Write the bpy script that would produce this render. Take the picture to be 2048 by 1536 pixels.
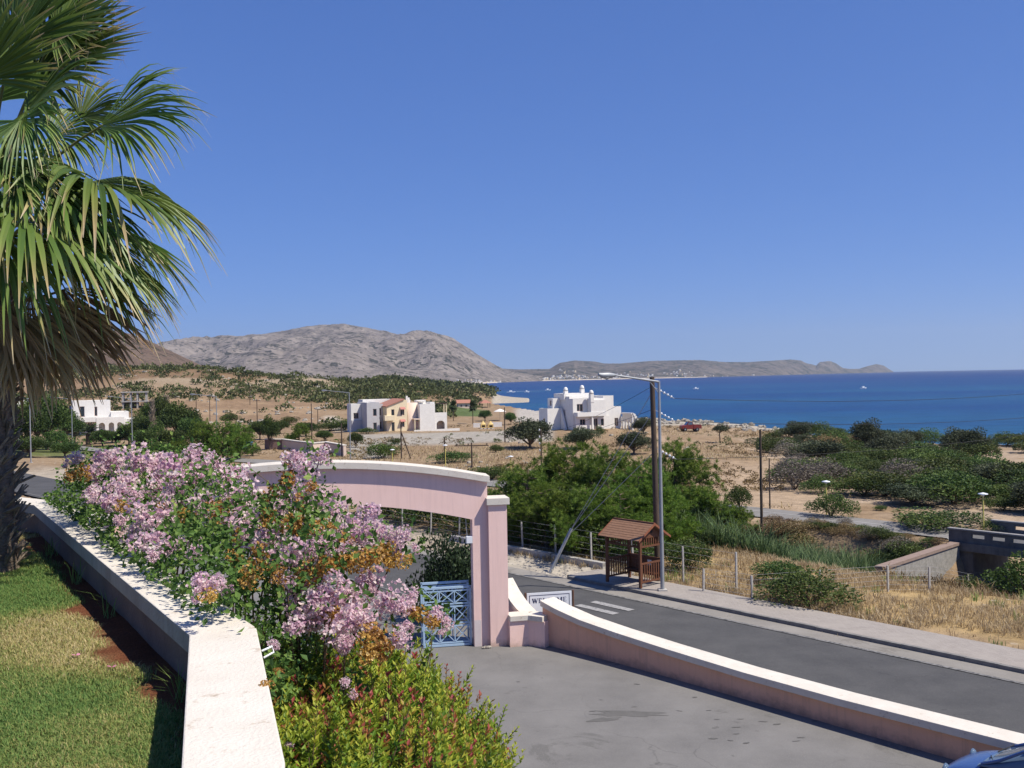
import bpy, math, random
import numpy as np
from mathutils import Vector, Matrix
R = math.radians
sc = bpy.context.scene
for o in list(bpy.data.objects):
    bpy.data.objects.remove(o)

# ------------------------------------------------------------------ camera
F = 2000.0; HX, HY = 1024.0, 755.0; ROLL = R(1.05); PITCH = math.atan((768 - HY) / F)
CAMZ = 8.6
_f = Vector((0, math.cos(PITCH), -math.sin(PITCH))); _u0 = Vector((0, math.sin(PITCH), math.cos(PITCH))); _r0 = Vector((1, 0, 0))
_r = _r0 * math.cos(ROLL) - _u0 * math.sin(ROLL); _u = _r0 * math.sin(ROLL) + _u0 * math.cos(ROLL)
cam_d = bpy.data.cameras.new('camera'); cam = bpy.data.objects.new('camera', cam_d)
sc.collection.objects.link(cam); sc.camera = cam
cam_d.sensor_width = 36.0; cam_d.lens = F / 2048 * 36.0; cam_d.clip_start = 0.1; cam_d.clip_end = 60000
cam.matrix_world = Matrix(((_r.x, _u.x, -_f.x, 0), (_r.y, _u.y, -_f.y, 0), (_r.z, _u.z, -_f.z, CAMZ), (0, 0, 0, 1)))

# ------------------------------------------------------------------ sky and sun
SUN_AZ = Vector((0.935, -0.36, 0)).normalized(); SUN_EL = R(56)
sun_dir = Vector((SUN_AZ.x * math.cos(SUN_EL), SUN_AZ.y * math.cos(SUN_EL), math.sin(SUN_EL)))
w = bpy.data.worlds.new('World'); sc.world = w; w.use_nodes = True
wn = w.node_tree; wn.nodes.clear()
sky = wn.nodes.new('ShaderNodeTexSky'); sky.sky_type = 'NISHITA'; sky.sun_disc = False
sky.sun_elevation = SUN_EL; sky.sun_rotation = math.atan2(sun_dir.x, sun_dir.y)
sky.altitude = 4000; sky.air_density = 1.0; sky.dust_density = 0.0; sky.ozone_density = 10.0
bg = wn.nodes.new('ShaderNodeBackground'); bg.inputs['Strength'].default_value = 0.10
wo = wn.nodes.new('ShaderNodeOutputWorld')
sp_ = wn.nodes.new('ShaderNodeSeparateColor'); cb_ = wn.nodes.new('ShaderNodeCombineColor'); wn.links.new(sky.outputs[0], sp_.inputs[0])
for i_, g_ in enumerate((.747, .655, .52)):
    pw_ = wn.nodes.new('ShaderNodeMath'); pw_.operation = 'POWER'; pw_.inputs[1].default_value = g_
    wn.links.new(sp_.outputs[i_], pw_.inputs[0]); wn.links.new(pw_.outputs[0], cb_.inputs[i_])
tn = wn.nodes.new('ShaderNodeMix'); tn.data_type = 'RGBA'; tn.blend_type = 'MULTIPLY'; tn.inputs[0].default_value = 1.0; tn.clamp_result = False
tn.inputs[7].default_value = (.82, 1.20, 2.38, 1)          # the deep blue of a dry summer sky
wn.links.new(cb_.outputs[0], tn.inputs[6]); wn.links.new(tn.outputs[2], bg.inputs[0]); wn.links.new(bg.outputs[0], wo.inputs[0])
sl = bpy.data.lights.new('sun', 'SUN'); sl.energy = 5.0; sl.angle = R(0.55); sl.color = (1.0, 0.93, 0.81)
so = bpy.data.objects.new('sun', sl); sc.collection.objects.link(so)
so.rotation_euler = (-sun_dir).to_track_quat('-Z', 'Y').to_euler(); so.location = (60, -20, 90)
vs = sc.view_settings; vs.view_transform = 'Standard'; vs.look = 'None'; vs.exposure = 0.32; vs.gamma = 1.0
vs.use_curve_mapping = False
sc.cycles.use_denoising = True
sc.cycles.max_bounces = 6; sc.cycles.diffuse_bounces = 3; sc.cycles.glossy_bounces = 2
sc.cycles.transmission_bounces = 3; sc.cycles.volume_bounces = 0; sc.cycles.transparent_max_bounces = 6

# ------------------------------------------------------------------ helpers: pixels of the photograph to places
def ray(px, py):
    return (_f + _r * ((px - 1024) / F) + _u * ((768 - py) / F))
def P(px, py, z=0.0):
    d = ray(px, py); t = (z - CAMZ) / d.z
    return Vector((d.x * t, d.y * t, z))
def PD(px, py, D):
    d = ray(px, py); t = D / d.y
    return Vector((d.x * t, D, CAMZ + d.z * t))
def pxx(x, y):                                     # picture column of a place (for terrain tables)
    return 1024 + F * x / np.maximum(y, 0.5)

# ------------------------------------------------------------------ helpers: noise
def _h(ix, iy, s):
    v = np.sin(ix * 127.1 + iy * 311.7 + s * 74.7) * 43758.5453
    return v - np.floor(v)
def vn(x, y, s=0):
    x = np.asarray(x, float); y = np.asarray(y, float)
    ix = np.floor(x); iy = np.floor(y); fx = x - ix; fy = y - iy
    fx = fx * fx * (3 - 2 * fx); fy = fy * fy * (3 - 2 * fy)
    a = _h(ix, iy, s); b = _h(ix + 1, iy, s); c = _h(ix, iy + 1, s); d = _h(ix + 1, iy + 1, s)
    return a + (b - a) * fx + (c - a) * fy + (a - b - c + d) * fx * fy
def fbm(x, y, s=0, o=4):
    r = 0; a = .5; t = 0
    for i in range(o):
        r = r + a * vn(x * 2 ** i, y * 2 ** i, s + i * 13); t += a; a *= .5
    return r / t
def ss(a, b, x):
    t = np.clip((np.asarray(x, float) - a) / (b - a), 0, 1); return t * t * (3 - 2 * t)

# ------------------------------------------------------------------ helpers: objects
def link(o):
    sc.collection.objects.link(o); return o
def tag(o, label=None, cat=None, group=None, kind=None):
    if label: o['label'] = label
    if cat: o['category'] = cat
    if group: o['group'] = group
    if kind: o['kind'] = kind
    return o
def empty(name, loc, rz=0.0, label=None, cat=None, group=None):
    o = bpy.data.objects.new(name, None); o.empty_display_size = .3
    o.location = loc; o.rotation_euler = (0, 0, rz); link(o); return tag(o, label, cat, group)
def inst(name, me, parent=None, loc=(0, 0, 0), rot=(0, 0, 0), scale=(1, 1, 1)):
    o = bpy.data.objects.new(name, me); o.location = loc; o.rotation_euler = rot; o.scale = scale
    if parent: o.parent = parent
    return link(o)
def copy_tree(o, parent=None):
    c = o.copy(); link(c)
    if parent: c.parent = parent
    for ch in list(o.children): copy_tree(ch, c)
    return c

class MB:
    """collects shapes for ONE mesh"""
    def __init__(s): s.v = []; s.f = []; s.m = []; s.sm = []
    def add(s, vs, fs, m=0, smooth=False):
        b = len(s.v); s.v += [tuple(v) for v in vs]
        for f in fs: s.f.append([b + i for i in f]); s.m.append(m); s.sm.append(smooth)
        return s
    def box(s, x0, x1, y0, y1, z0, z1, m=0, mat=None):
        v = [Vector((x, y, z)) for z in (z0, z1) for y in (y0, y1) for x in (x0, x1)]
        if mat: v = [mat @ q for q in v]
        return s.add(v, [(0, 2, 3, 1), (4, 5, 7, 6), (0, 1, 5, 4), (2, 6, 7, 3), (0, 4, 6, 2), (1, 3, 7, 5)], m)
    def bar(s, a, b, w, h=None, m=0, up=(0, 0, 1)):
        """square bar from a to b"""
        a = Vector(a); b = Vector(b); h = h or w; d = (b - a).normalized(); up = Vector(up)
        if abs(d.dot(up)) > .98: up = Vector((1, 0, 0))
        x = d.cross(up).normalized() * (w / 2); y = x.cross(d).normalized() * (h / 2)
        v = [p + i * x + j * y for p in (a, b) for i, j in ((-1, -1), (1, -1), (1, 1), (-1, 1))]
        return s.add(v, [(0, 3, 2, 1), (4, 5, 6, 7), (0, 1, 5, 4), (1, 2, 6, 5), (2, 3, 7, 6), (3, 0, 4, 7)], m)
    def tube(s, pts, rad, n=8, m=0, smooth=True, cap=True):
        pts = [Vector(p) for p in pts]; k = len(pts)
        if not hasattr(rad, '__len__'): rad = [rad] * k
        vs = []; ref = None
        for i, p in enumerate(pts):
            d = (pts[min(i + 1, k - 1)] - pts[max(i - 1, 0)]).normalized()
            if ref is None:
                ref = Vector((0, 0, 1)) if abs(d.z) < .9 else Vector((1, 0, 0))
            x = d.cross(ref).normalized(); y = d.cross(x).normalized(); ref = x.cross(d) if x.cross(d).length > 0 else ref
            for j in range(n):
                a = 2 * math.pi * j / n; vs.append(p + (x * math.cos(a) + y * math.sin(a)) * rad[i])
        fs = [(i * n + j, i * n + (j + 1) % n, (i + 1) * n + (j + 1) % n, (i + 1) * n + j) for i in range(k - 1) for j in range(n)]
        s.add(vs, fs, m, smooth)
        if cap:
            s.add(vs[:n], [tuple(range(n))], m); s.add(vs[-n:], [tuple(range(n - 1, -1, -1))], m)
        return s
    def lathe(s, prof, n=16, m=0, c=(0, 0, 0), smooth=True):
        c = Vector(c); vs = []
        for r, z in prof:
            for j in range(n):
                a = 2 * math.pi * j / n; vs.append(c + Vector((r * math.cos(a), r * math.sin(a), z)))
        fs = [(i * n + j, i * n + (j + 1) % n, (i + 1) * n + (j + 1) % n, (i + 1) * n + j) for i in range(len(prof) - 1) for j in range(n)]
        return s.add(vs, fs, m, smooth)
    def prism(s, poly, a, m=0):
        """closed polygon (3D points) extruded by vector a"""
        a = Vector(a); p = [Vector(q) for q in poly]; n = len(p)
        return s.add(p + [q + a for q in p], [tuple(range(n - 1, -1, -1)), tuple(range(n, 2 * n))] + [(i, (i + 1) % n, n + (i + 1) % n, n + i) for i in range(n)], m)
    def mesh(s, name, mats):
        me = bpy.data.meshes.new(name); me.from_pydata(s.v, [], s.f)
        for m in (mats if isinstance(mats, (list, tuple)) else [mats]): me.materials.append(m)
        me.polygons.foreach_set('material_index', s.m); me.polygons.foreach_set('use_smooth', s.sm)
        me.update(); return me
    def obj(s, name, mats, parent=None, label=None, cat=None, group=None, kind=None, bevel=0):
        o = inst(name, s.mesh(name, mats), parent); tag(o, label, cat, group, kind)
        if bevel:
            b = o.modifiers.new('bevel', 'BEVEL'); b.width = bevel; b.segments = 2; b.limit_method = 'ANGLE'
        return o

def npmesh(name, V, faces, mat, t=None, smooth=False):
    """mesh from arrays; t = one number per vertex, read by the material"""
    me = bpy.data.meshes.new(name); V = np.asarray(V, np.float32)
    if not isinstance(faces, list): faces = [faces]
    nl = sum(f.size for f in faces); nf = sum(len(f) for f in faces)
    me.vertices.add(len(V)); me.vertices.foreach_set('co', V.ravel())
    me.loops.add(nl); me.loops.foreach_set('vertex_index', np.concatenate([f.ravel() for f in faces]).astype(np.int32))
    me.polygons.add(nf)
    tot = np.concatenate([np.full(len(f), f.shape[1]) for f in faces]).astype(np.int32)
    me.polygons.foreach_set('loop_start', np.concatenate([[0], np.cumsum(tot)[:-1]]).astype(np.int32))
    try: me.polygons.foreach_set('loop_total', tot)
    except Exception: pass
    me.polygons.foreach_set('use_smooth', np.full(nf, bool(smooth)))
    if t is not None:
        t = np.asarray(t, np.float32)
        if t.ndim == 1:
            a = me.attributes.new('t', 'FLOAT', 'POINT'); a.data.foreach_set('value', t)
        else:
            a = me.attributes.new('t', 'FLOAT_COLOR', 'POINT')
            a.data.foreach_set('color', np.concatenate([t, np.ones((len(t), 1), np.float32)], 1).ravel())
    if mat: me.materials.append(mat)
    me.update(); me.validate(); return me

# ------------------------------------------------------------------ helpers: materials
def _mat(name):
    m = bpy.data.materials.new(name); m.use_nodes = True; nt = m.node_tree; nt.nodes.clear()
    out = nt.nodes.new('ShaderNodeOutputMaterial'); return m, nt, out
def nd(nt, typ, **kw):
    n = nt.nodes.new('ShaderNode' + typ)
    for k, v in kw.items():
        if hasattr(n, k) and not k[0].isupper(): setattr(n, k, v)
        else:
            s = n.inputs[k.replace('_', ' ')]
            if hasattr(v, 'node'): nt.links.new(v, s)
            else: s.default_value = v
    return n
def c4(c): return (c[0], c[1], c[2], 1)
def ramp(nt, fac, cols):
    r = nt.nodes.new('ShaderNodeValToRGB'); nt.links.new(fac, r.inputs[0]); e = r.color_ramp.elements
    while len(e) < len(cols): e.new(.5)
    for i, (p, c) in enumerate(cols): e[i].position = p; e[i].color = c4(c)
    return r.outputs[0]
def mix(nt, fac, a, b, mode='MIX'):
    m = nt.nodes.new('ShaderNodeMix'); m.data_type = 'RGBA'; m.blend_type = mode
    for s, v in ((m.inputs[0], fac), (m.inputs[6], a), (m.inputs[7], b)):
        if hasattr(v, 'node'): nt.links.new(v, s)
        else: s.default_value = c4(v) if isinstance(v, (tuple, list)) else v
    return m.outputs[2]
def surf(name, c1, c2=None, scale=4.0, rough=.85, bump=0.0, bscale=40.0, spots=None, sscale=12, sth=.62, spec=.3, metal=0.0,
         stretch=(1, 1, 1), streak=None, splash=None):
    """painted / plastered / stone surface: two tones of noise, optional spots, fine relief"""
    m, nt, out = _mat(name)
    co = nd(nt, 'TexCoord').outputs['Object']
    mp = nd(nt, 'Mapping', Vector=co, Scale=stretch).outputs[0]
    c2 = c2 or tuple(min(1, k * 1.15 + .01) for k in c1)
    n1 = nd(nt, 'TexNoise', Vector=mp, Scale=scale, Detail=6.0, Roughness=.65).outputs[0]
    col = ramp(nt, n1, [(.3, c1), (.7, c2)])
    if spots:
        n2 = nd(nt, 'TexNoise', Vector=mp, Scale=sscale, Detail=5.0, Roughness=.7).outputs[0]
        k = nd(nt, 'MapRange', Value=n2, From_Min=sth, From_Max=sth + .12).outputs[0]
        col = mix(nt, k, col, spots)
    if streak:
        mp2 = nd(nt, 'Mapping', Vector=co, Scale=(3, 3, .15)).outputs[0]
        n3 = nd(nt, 'TexNoise', Vector=mp2, Scale=2.0, Detail=6.0, Roughness=.7).outputs[0]
        k = nd(nt, 'MapRange', Value=n3, From_Min=.5, From_Max=.8, To_Max=.6).outputs[0]
        col = mix(nt, k, col, streak)
    if splash:                                   # earth splashed up from the ground, ragged upper edge
        zc = nd(nt, 'SeparateXYZ', Vector=co).outputs['Z']; n5 = nd(nt, 'TexNoise', Vector=co, Scale=2.6, Detail=7.0, Roughness=.7).outputs[0]
        hz_ = nd(nt, 'MapRange', Value=n5, From_Min=.3, From_Max=.7, To_Min=.02, To_Max=.42).outputs[0]
        df = nd(nt, 'Math', operation='SUBTRACT'); nt.links.new(hz_, df.inputs[0]); nt.links.new(zc, df.inputs[1])
        col = mix(nt, nd(nt, 'MapRange', Value=df.outputs[0], From_Min=-.05, From_Max=.3, To_Max=.75).outputs[0], col, splash)
        n6 = nd(nt, 'TexNoise', Vector=co, Scale=.8, Detail=4.0, Distortion=.4).outputs[0]
        col = mix(nt, nd(nt, 'MapRange', Value=n6, From_Min=.58, From_Max=.62, To_Max=.22).outputs[0], col, c2)
    p = nd(nt, 'BsdfPrincipled', Base_Color=col, Roughness=rough, Metallic=metal)
    p.inputs['Specular IOR Level'].default_value = spec
    if bump:
        n4 = nd(nt, 'TexNoise', Vector=mp, Scale=bscale, Detail=4.0).outputs[0]
        b = nd(nt, 'Bump', Height=n4, Strength=bump, Distance=.02)
        nt.links.new(b.outputs[0], p.inputs['Normal'])
    nt.links.new(p.outputs[0], out.inputs[0]); return m
def fol(name, cols, trans=.35, vary=.35, rough=.6, spec=.25):
    """leaves: the mesh attribute t picks the tone, the object's own random number shifts it"""
    m, nt, out = _mat(name)
    t = nd(nt, 'Attribute', attribute_name='t').outputs['Fac']
    col = ramp(nt, t, cols)
    rnd = nd(nt, 'ObjectInfo').outputs['Random']
    k = nd(nt, 'MapRange', Value=rnd, To_Min=1 - vary / 2, To_Max=1 + vary / 2).outputs[0]
    hs = nd(nt, 'HueSaturation', Color=col, Value=k)
    h = nd(nt, 'MapRange', Value=rnd, To_Min=.5 - vary * .05, To_Max=.5 + vary * .04).outputs[0]
    nt.links.new(h, hs.inputs['Hue'])
    p = nd(nt, 'BsdfPrincipled', Base_Color=hs.outputs[0], Roughness=rough)
    p.inputs['Specular IOR Level'].default_value = spec
    tr = nd(nt, 'BsdfTranslucent', Color=hs.outputs[0])
    mx = nd(nt, 'MixShader', Fac=trans); nt.links.new(p.outputs[0], mx.inputs[1]); nt.links.new(tr.outputs[0], mx.inputs[2])
    nt.links.new(mx.outputs[0], out.inputs[0]); return m
def glass(name, col=(.02, .03, .04)):
    m, nt, out = _mat(name)
    p = nd(nt, 'BsdfPrincipled', Base_Color=c4(col), Roughness=.08); p.inputs['Specular IOR Level'].default_value = .6
    nt.links.new(p.outputs[0], out.inputs[0]); return m

M = {}
M['white'] = surf('white_render', (.70, .675, .63), (.77, .75, .71), scale=1.5, bump=.15, bscale=25, streak=(.6, .57, .52))
M['cap'] = surf('white_painted_coping', (.60, .55, .475), (.68, .635, .56), scale=2.2, rough=.85, bump=.35, bscale=60, spots=(.42, .34, .26), sscale=7, sth=.60)
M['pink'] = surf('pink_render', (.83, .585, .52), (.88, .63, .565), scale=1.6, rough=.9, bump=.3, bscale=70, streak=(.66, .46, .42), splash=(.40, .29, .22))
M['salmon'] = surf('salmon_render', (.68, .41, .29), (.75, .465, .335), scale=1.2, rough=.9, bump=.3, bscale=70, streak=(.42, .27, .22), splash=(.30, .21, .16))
M['cream'] = surf('cream_render', (.72, .60, .40), (.78, .67, .47), scale=1.0, bump=.1)
M['peach'] = surf('peach_render', (.66, .52, .42), (.70, .56, .46), scale=1.0, bump=.1)
M['greyhouse'] = surf('grey_render', (.44, .43, .44), (.52, .51, .51), scale=1.0, bump=.1)
M['concrete'] = surf('concrete', (.36, .34, .31), (.48, .46, .43), scale=2.5, bump=.4, bscale=30, spots=(.22, .21, .19))
M['darkconcrete'] = surf('weathered_dark_concrete', (.085, .085, .085), (.16, .155, .15), scale=1.8, bump=.4, bscale=20, streak=(.05, .05, .05))
M['galv'] = surf('galvanised_steel', (.27, .285, .30), (.36, .375, .39), scale=3, rough=.5, spec=.5, metal=.3)
M['polewood'] = surf('creosoted_pole_wood', (.055, .038, .028), (.11, .08, .06), scale=6, stretch=(4, 4, .4), bump=.5, bscale=20)
M['shelterwood'] = surf('brown_stained_wood', (.105, .042, .022), (.17, .072, .038), scale=7, rough=.6, stretch=(3, 3, .6), bump=.3, bscale=30)
M['shelterroof'] = surf('brown_wood_shingle', (.20, .105, .062), (.29, .165, .10), scale=9, rough=.75, bump=.4, bscale=35, stretch=(.8, .8, 3))
M['gateblue'] = surf('light_blue_gate_paint', (.36, .51, .66), (.42, .56, .71), scale=4, rough=.45, spec=.5)
M['black'] = surf('black_rubber', (.012, .012, .013), (.02, .02, .02), rough=.6)
M['glass'] = glass('window_glass'); M['glassblue'] = glass('window_glass_blue', (.10, .15, .22))
M['terracotta'] = surf('terracotta_tile', (.34, .15, .10), (.42, .20, .145), scale=6, bump=.3)
M['signwhite'] = surf('sign_white_enamel', (.74, .77, .80), (.79, .81, .83), scale=3, rough=.35, spec=.5)
M['signblue'] = surf('sign_navy_paint', (.03, .035, .09), (.04, .045, .11), rough=.4)
M['yellow'] = surf('yellow_paint', (.55, .48, .12), (.62, .55, .16), scale=5, rough=.5)
M['bark'] = surf('bark', (.10, .072, .05), (.19, .14, .10), scale=9, bump=.8, bscale=20)
M['stone'] = surf('pale_limestone', (.26, .23, .19), (.40, .37, .315), scale=2.5, bump=.8, bscale=6)
M['asphalt'] = None
# ------------------------------------------------------------------ the land: one height function
SEA = -7.0
NX, NY, NC = .766, .643, 28.9            # main road kerb line: NX*x + NY*y - NC = 0
def road_d(x, y): return NX * x + NY * y - NC
def road_s(x, y): return -NY * x + NX * y
def road_xy(d, s):                        # road coordinates to the plane
    c = d + NC; return (NX * c - NY * s, NY * c + NX * s)
WALLPATH = [(-0.35, 0.2), (-1.01, 3.53), (-1.61, 5.48), (-5.40, 11.62), (-9.0, 14.2), (-18.0, 20.0)]   # terrace wall, centre line
def wall_dist(x, y):
    """signed distance to the terrace wall, positive outside (towards the sea)"""
    best = np.full(np.shape(x), 1e9); sg = np.ones(np.shape(x))
    pts = [(-0.35, -60)] + WALLPATH
    for (ax, ay), (bx, by) in zip(pts[:-1], pts[1:]):
        dx, dy = bx - ax, by - ay; t = np.clip(((x - ax) * dx + (y - ay) * dy) / (dx * dx + dy * dy), 0, 1)
        qx, qy = x - ax - t * dx, y - ay - t * dy; d = np.hypot(qx, qy); cr = dx * qy - dy * qx
        k = d < best; best = np.where(k, d, best); sg = np.where(k, np.where(cr < 0, 1, -1), sg)
    return best * sg
RIDGE = np.array([(-3000, 16), (-400, 16), (0, 14.5), (300, 14), (430, 13), (512, 11), (612, 10), (690, 7.0), (787, 6.2), (862, 3), (905, 1), (950, -1.5), (1000, -2), (5000, -2)], float)
SHORE = np.array([(-3000, 2600), (700, 2500), (850, 900), (900, 760), (930, 480), (950, 400), (1000, 362), (1060, 330), (1100, 300), (1150, 262), (1250, 228), (1400, 210), (1550, 205), (1700, 196), (1900, 184), (2048, 176), (2400, 150), (5000, 110)], float)
SPIT = np.array([(840, 3.5), (900, 2.2), (950, .8), (980, -1.0), (1000, -4.2), (1030, -5.6), (1056, -6.5), (1066, -10)], float)
def far_road_d(s): return 31.0 - 10.5 * ss(95, 160, s)      # centre line of the far road in road coordinates
def hf(x, y, rough=True):
    x = np.asarray(x, float); y = np.asarray(y, float); D = np.maximum(y, .5)
    px = np.clip(pxx(x, y), -2900, 4900); d = road_d(x, y); s = road_s(x, y)
    z = -1.5 * ss(3, 26, d) - .5 * ss(60, 120, s) * (1 - ss(3, 26, d))
    z = z - 3.6 * ss(80, 175, D) * ss(1380, 1780, px)
    val = np.maximum(ss(11, 17, d) * (1 - ss(23, 27.6, d)) * ss(4, 14, s) * (1 - ss(50, 74, s)),
                     ss(8.0, 11, s) * (1 - ss(27.3, 28.4, s)) * ss(15, 19, d) * (1 - ss(46, 66, d)))
    z = z - 2.6 * val
    T = np.interp(px, RIDGE[:, 0], RIDGE[:, 1]); z = z + (T + 1.5) * ss(215, 440, D)
    z = z + 1.1 * np.exp(-((x - 13.5) ** 2 + (y - 176) ** 2) / 160.)            # spoil mound in front of the white villa
    if rough:
        fr = np.abs(d - far_road_d(s))
        k = ss(3.0, 9, fr) * ss(5, 12, d)
        z = z + k * (.55 * (fbm(x * .11, y * .11, 3) - .5) + .9 * ss(60, 140, D) * (fbm(x * .035, y * .035, 5) - .5)
                     + 6.0 * ss(230, 420, D) * (fbm(x * .016, y * .016, 8, 5) - .5))
    sh = np.interp(px, SHORE[:, 0], SHORE[:, 1]) + 10 * (fbm(x * .03, y * .03, 11) - .5)
    z = z + (-11 - z) * ss(0, 16, D - sh)
    sp = np.interp(px, SPIT[:, 0], SPIT[:, 1], left=4, right=-11) + 1.6 * (fbm(x * .03, y * .05, 21) - .5)
    k = ss(585, 625, D) * (1 - ss(715, 760, D)) * (px > 700)
    z = np.maximum(z, -11 + (sp + 11) * k)
    wd = wall_dist(x, y); bank = np.where(wd < 0, 5.6, np.clip(5.6 - .60 * wd, 0, 9))
    z = np.where(bank > 0, np.maximum(z, bank * ss(60, 40, y) if False else bank), z)
    z = np.where(y < 60, np.maximum(z, np.where(d < 2, bank, z)), z)
    return z
def H(x, y): return float(hf(np.array([x]), np.array([y]))[0])
def G(px, py, D0=20.0, D1=880.0):
    """the place on the land seen at a pixel"""
    d = ray(px, py); ys = np.exp(np.linspace(math.log(D0), math.log(D1), 900))
    xs = d.x / d.y * ys; zs = CAMZ + d.z / d.y * ys; k = np.nonzero(zs < hf(xs, ys))[0]
    i = int(k[0]) if len(k) else len(ys) - 1
    return Vector((float(xs[i]), float(ys[i]), float(hf(xs[i:i + 1], ys[i:i + 1])[0])))

# ------------------------------------------------------------------ ground sheet with zones of soil colour
def build_ground():
    ang = np.radians(np.concatenate([np.linspace(-70, -33, 50, endpoint=False), np.linspace(-33, 33, 430, endpoint=False), np.linspace(33, 70, 50)]))
    rr = np.concatenate([np.linspace(-40, 2.0, 14), np.exp(np.linspace(math.log(3.0), math.log(900), 330))])
    A, Rr = np.meshgrid(ang, rr)
    x = np.tan(A) * np.maximum(np.abs(Rr), 14) ; y = Rr
    x = np.where(Rr > 14, np.tan(A) * Rr, x)
    z = hf(x, y); d = road_d(x, y); s = road_s(x, y); px = pxx(x, y); D = y
    # sink the sheet a little under roads, pavement and drive
    sink = ((d > -7.3) & (d < 2.2) & (y > -30)) | (np.abs(d - far_road_d(s)) < 2.3) & (y > 30)
    wd = wall_dist(x, y)
    drive = (d <= -7) & (wd > 8.0) & (y < 42)
    z = np.where(sink | drive, z - np.where(d > 20, .04, .14), z)
    V = np.stack([x, y, z], -1).reshape(-1, 3)
    n0, n1 = x.shape; i = np.arange(n0 * n1).reshape(n0, n1)
    Fq = np.stack([i[:-1, :-1], i[:-1, 1:], i[1:, 1:], i[1:, :-1]], -1).reshape(-1, 4)
    def C(*c): return np.array(c, float)
    n = fbm(x * .15, y * .15, 31)[..., None]; n2 = fbm(x * .6, y * .6, 37)[..., None]; n3 = fbm(x * .03, y * .03, 41)[..., None]
    col = C(.225, .150, .085) * (1 - n) + C(.325, .24, .155) * n
    def zone(mask, c, k=1.0):
        nonlocal col
        m = np.clip(mask, 0, 1)[..., None] * k; col = col * (1 - m) + c * m
    zone(ss(33, 36, d) * ss(1300, 1600, px) * ss(0.35, .6, n[..., 0]), C(.36, .275, .195))                # sand by the far road
    zone(ss(60, 70, D) * (1 - ss(95, 120, D)) * ss(1400, 1450, px) * (1 - ss(1640, 1720, px)), C(.37, .275, .185))
    zone(ss(2.0, 4, d) * (1 - ss(13, 18, d)) * (1 - ss(34, 40, s)), C(.38, .27, .13) * (.75 + .5 * n2))    # dry field
    zone(ss(28, 31, s) * (1 - ss(38, 46, s)) * ss(-1.8, -1.2, d) * (1 - ss(3.2, 4.2, d)), C(.42, .375, .31))  # gravel shoulder
    zone(ss(10, 16, d) * (1 - ss(24, 28, d)) * ss(4, 14, s) * (1 - ss(60, 80, s)), C(.11, .085, .05), .9)  # stream bed
    zone(ss(38, 46, s) * (1 - ss(110, 130, s)) * ss(-1.5, 0, d) * (1 - ss(3, 5, d)), C(.40, .35, .28), .8)
    hill = ss(195, 225, D) * (1 - ss(330, 380, D)) * (1 - ss(600, 680, px))
    zone(hill, C(.245, .165, .10) * (.8 + .4 * n2))
    zone(hill * ss(.52, .60, fbm(x * .05, y * .12, 51)), C(.35, .25, .155), .7)
    zone(ss(300, 380, D) * (px < 900), C(.22, .145, .085) * (.75 + .5 * n3))
    zone(ss(300, 380, D) * (px < 900) * ss(.56, .62, fbm(x * .04, y * .04, 57)), C(.32, .25, .17))
    zone((1 - ss(8, 20, np.abs(px - 670 + (D - 230) * .4))) * ss(195, 205, D) * (1 - ss(250, 265, D)), C(.48, .42, .34))
    zone(ss(895, 905, px) * (1 - ss(955, 975, px)) * ss(255, 262, D) * (1 - ss(325, 340, D)), C(.085, .115, .04) * (.6 + .9 * n2))   # watered lawn
    zone(ss(-40, 20, px) * (1 - ss(330, 380, px)) * ss(128, 135, D) * (1 - ss(160, 168, D)), C(.09, .13, .035), .8)
    zone(ss(1020, 1040, px) * (1 - ss(1095, 1105, px)) * ss(225, 235, D) * (1 - ss(330, 345, D)), C(.40, .365, .32))
    zone(ss(1180, 1230, px) * (1 - ss(1600, 1700, px)) * ss(190, 200, D), C(.38, .34, .275))                  # pale shore rock
    zone(ss(560, 600, D) * (px > 985) , C(.36, .32, .26))
    zone(ss(690, 705, px) * (1 - ss(1095, 1115, px)) * ss(150 , 158, D + np.clip(px - 690, 0, 90) * .0) * (1 - ss(182, 190, D)), C(.33, .30, .255))      # gravel track by the houses
    zone(ss(690, 700, px) * (1 - ss(760, 790, px)) * ss(128, 134, D) * (1 - ss(160, 170, D)), C(.33, .30, .255))
    tr = np.abs(px - (1340 + (y - 120) * -.6))                                                               # dirt track down to the sand
    zone((1 - ss(8, 22, tr)) * ss(95, 105, D) * (1 - ss(160, 175, D)), C(.38, .275, .18))
    zone((wd < 14) * (y < 26) * 1.0, C(.13, .085, .05))
    me = npmesh('ground', V, Fq, M['ground'], t=col.reshape(-1, 3), smooth=True)
    tag(inst('ground', me), kind='structure')

m, nt, out = _mat('dry_soil_ground')
at = nd(nt, 'Attribute', attribute_name='t').outputs['Color']; pos = nd(nt, 'NewGeometry').outputs['Position']
n1 = nd(nt, 'TexNoise', Vector=pos, Scale=.9, Detail=8.0, Roughness=.7).outputs[0]
k = nd(nt, 'MapRange', Value=n1, From_Min=.25, From_Max=.75, To_Min=.62, To_Max=1.35).outputs[0]
hs = nd(nt, 'HueSaturation', Color=at, Value=k)
v = nd(nt, 'TexVoronoi', Vector=pos, Scale=1.1, Randomness=1.0)
st = nd(nt, 'MapRange', Value=v.outputs['Distance'], From_Min=.12, From_Max=.18, To_Min=1.0, To_Max=0.0).outputs[0]
vs_ = nd(nt, 'TexNoise', Vector=pos, Scale=.12, Detail=3.0).outputs[0]
vk = nd(nt, 'MapRange', Value=vs_, From_Min=.5, From_Max=.62).outputs[0]
mul = nd(nt, 'Math', operation='MULTIPLY'); nt.links.new(st, mul.inputs[0]); nt.links.new(vk, mul.inputs[1])
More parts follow.
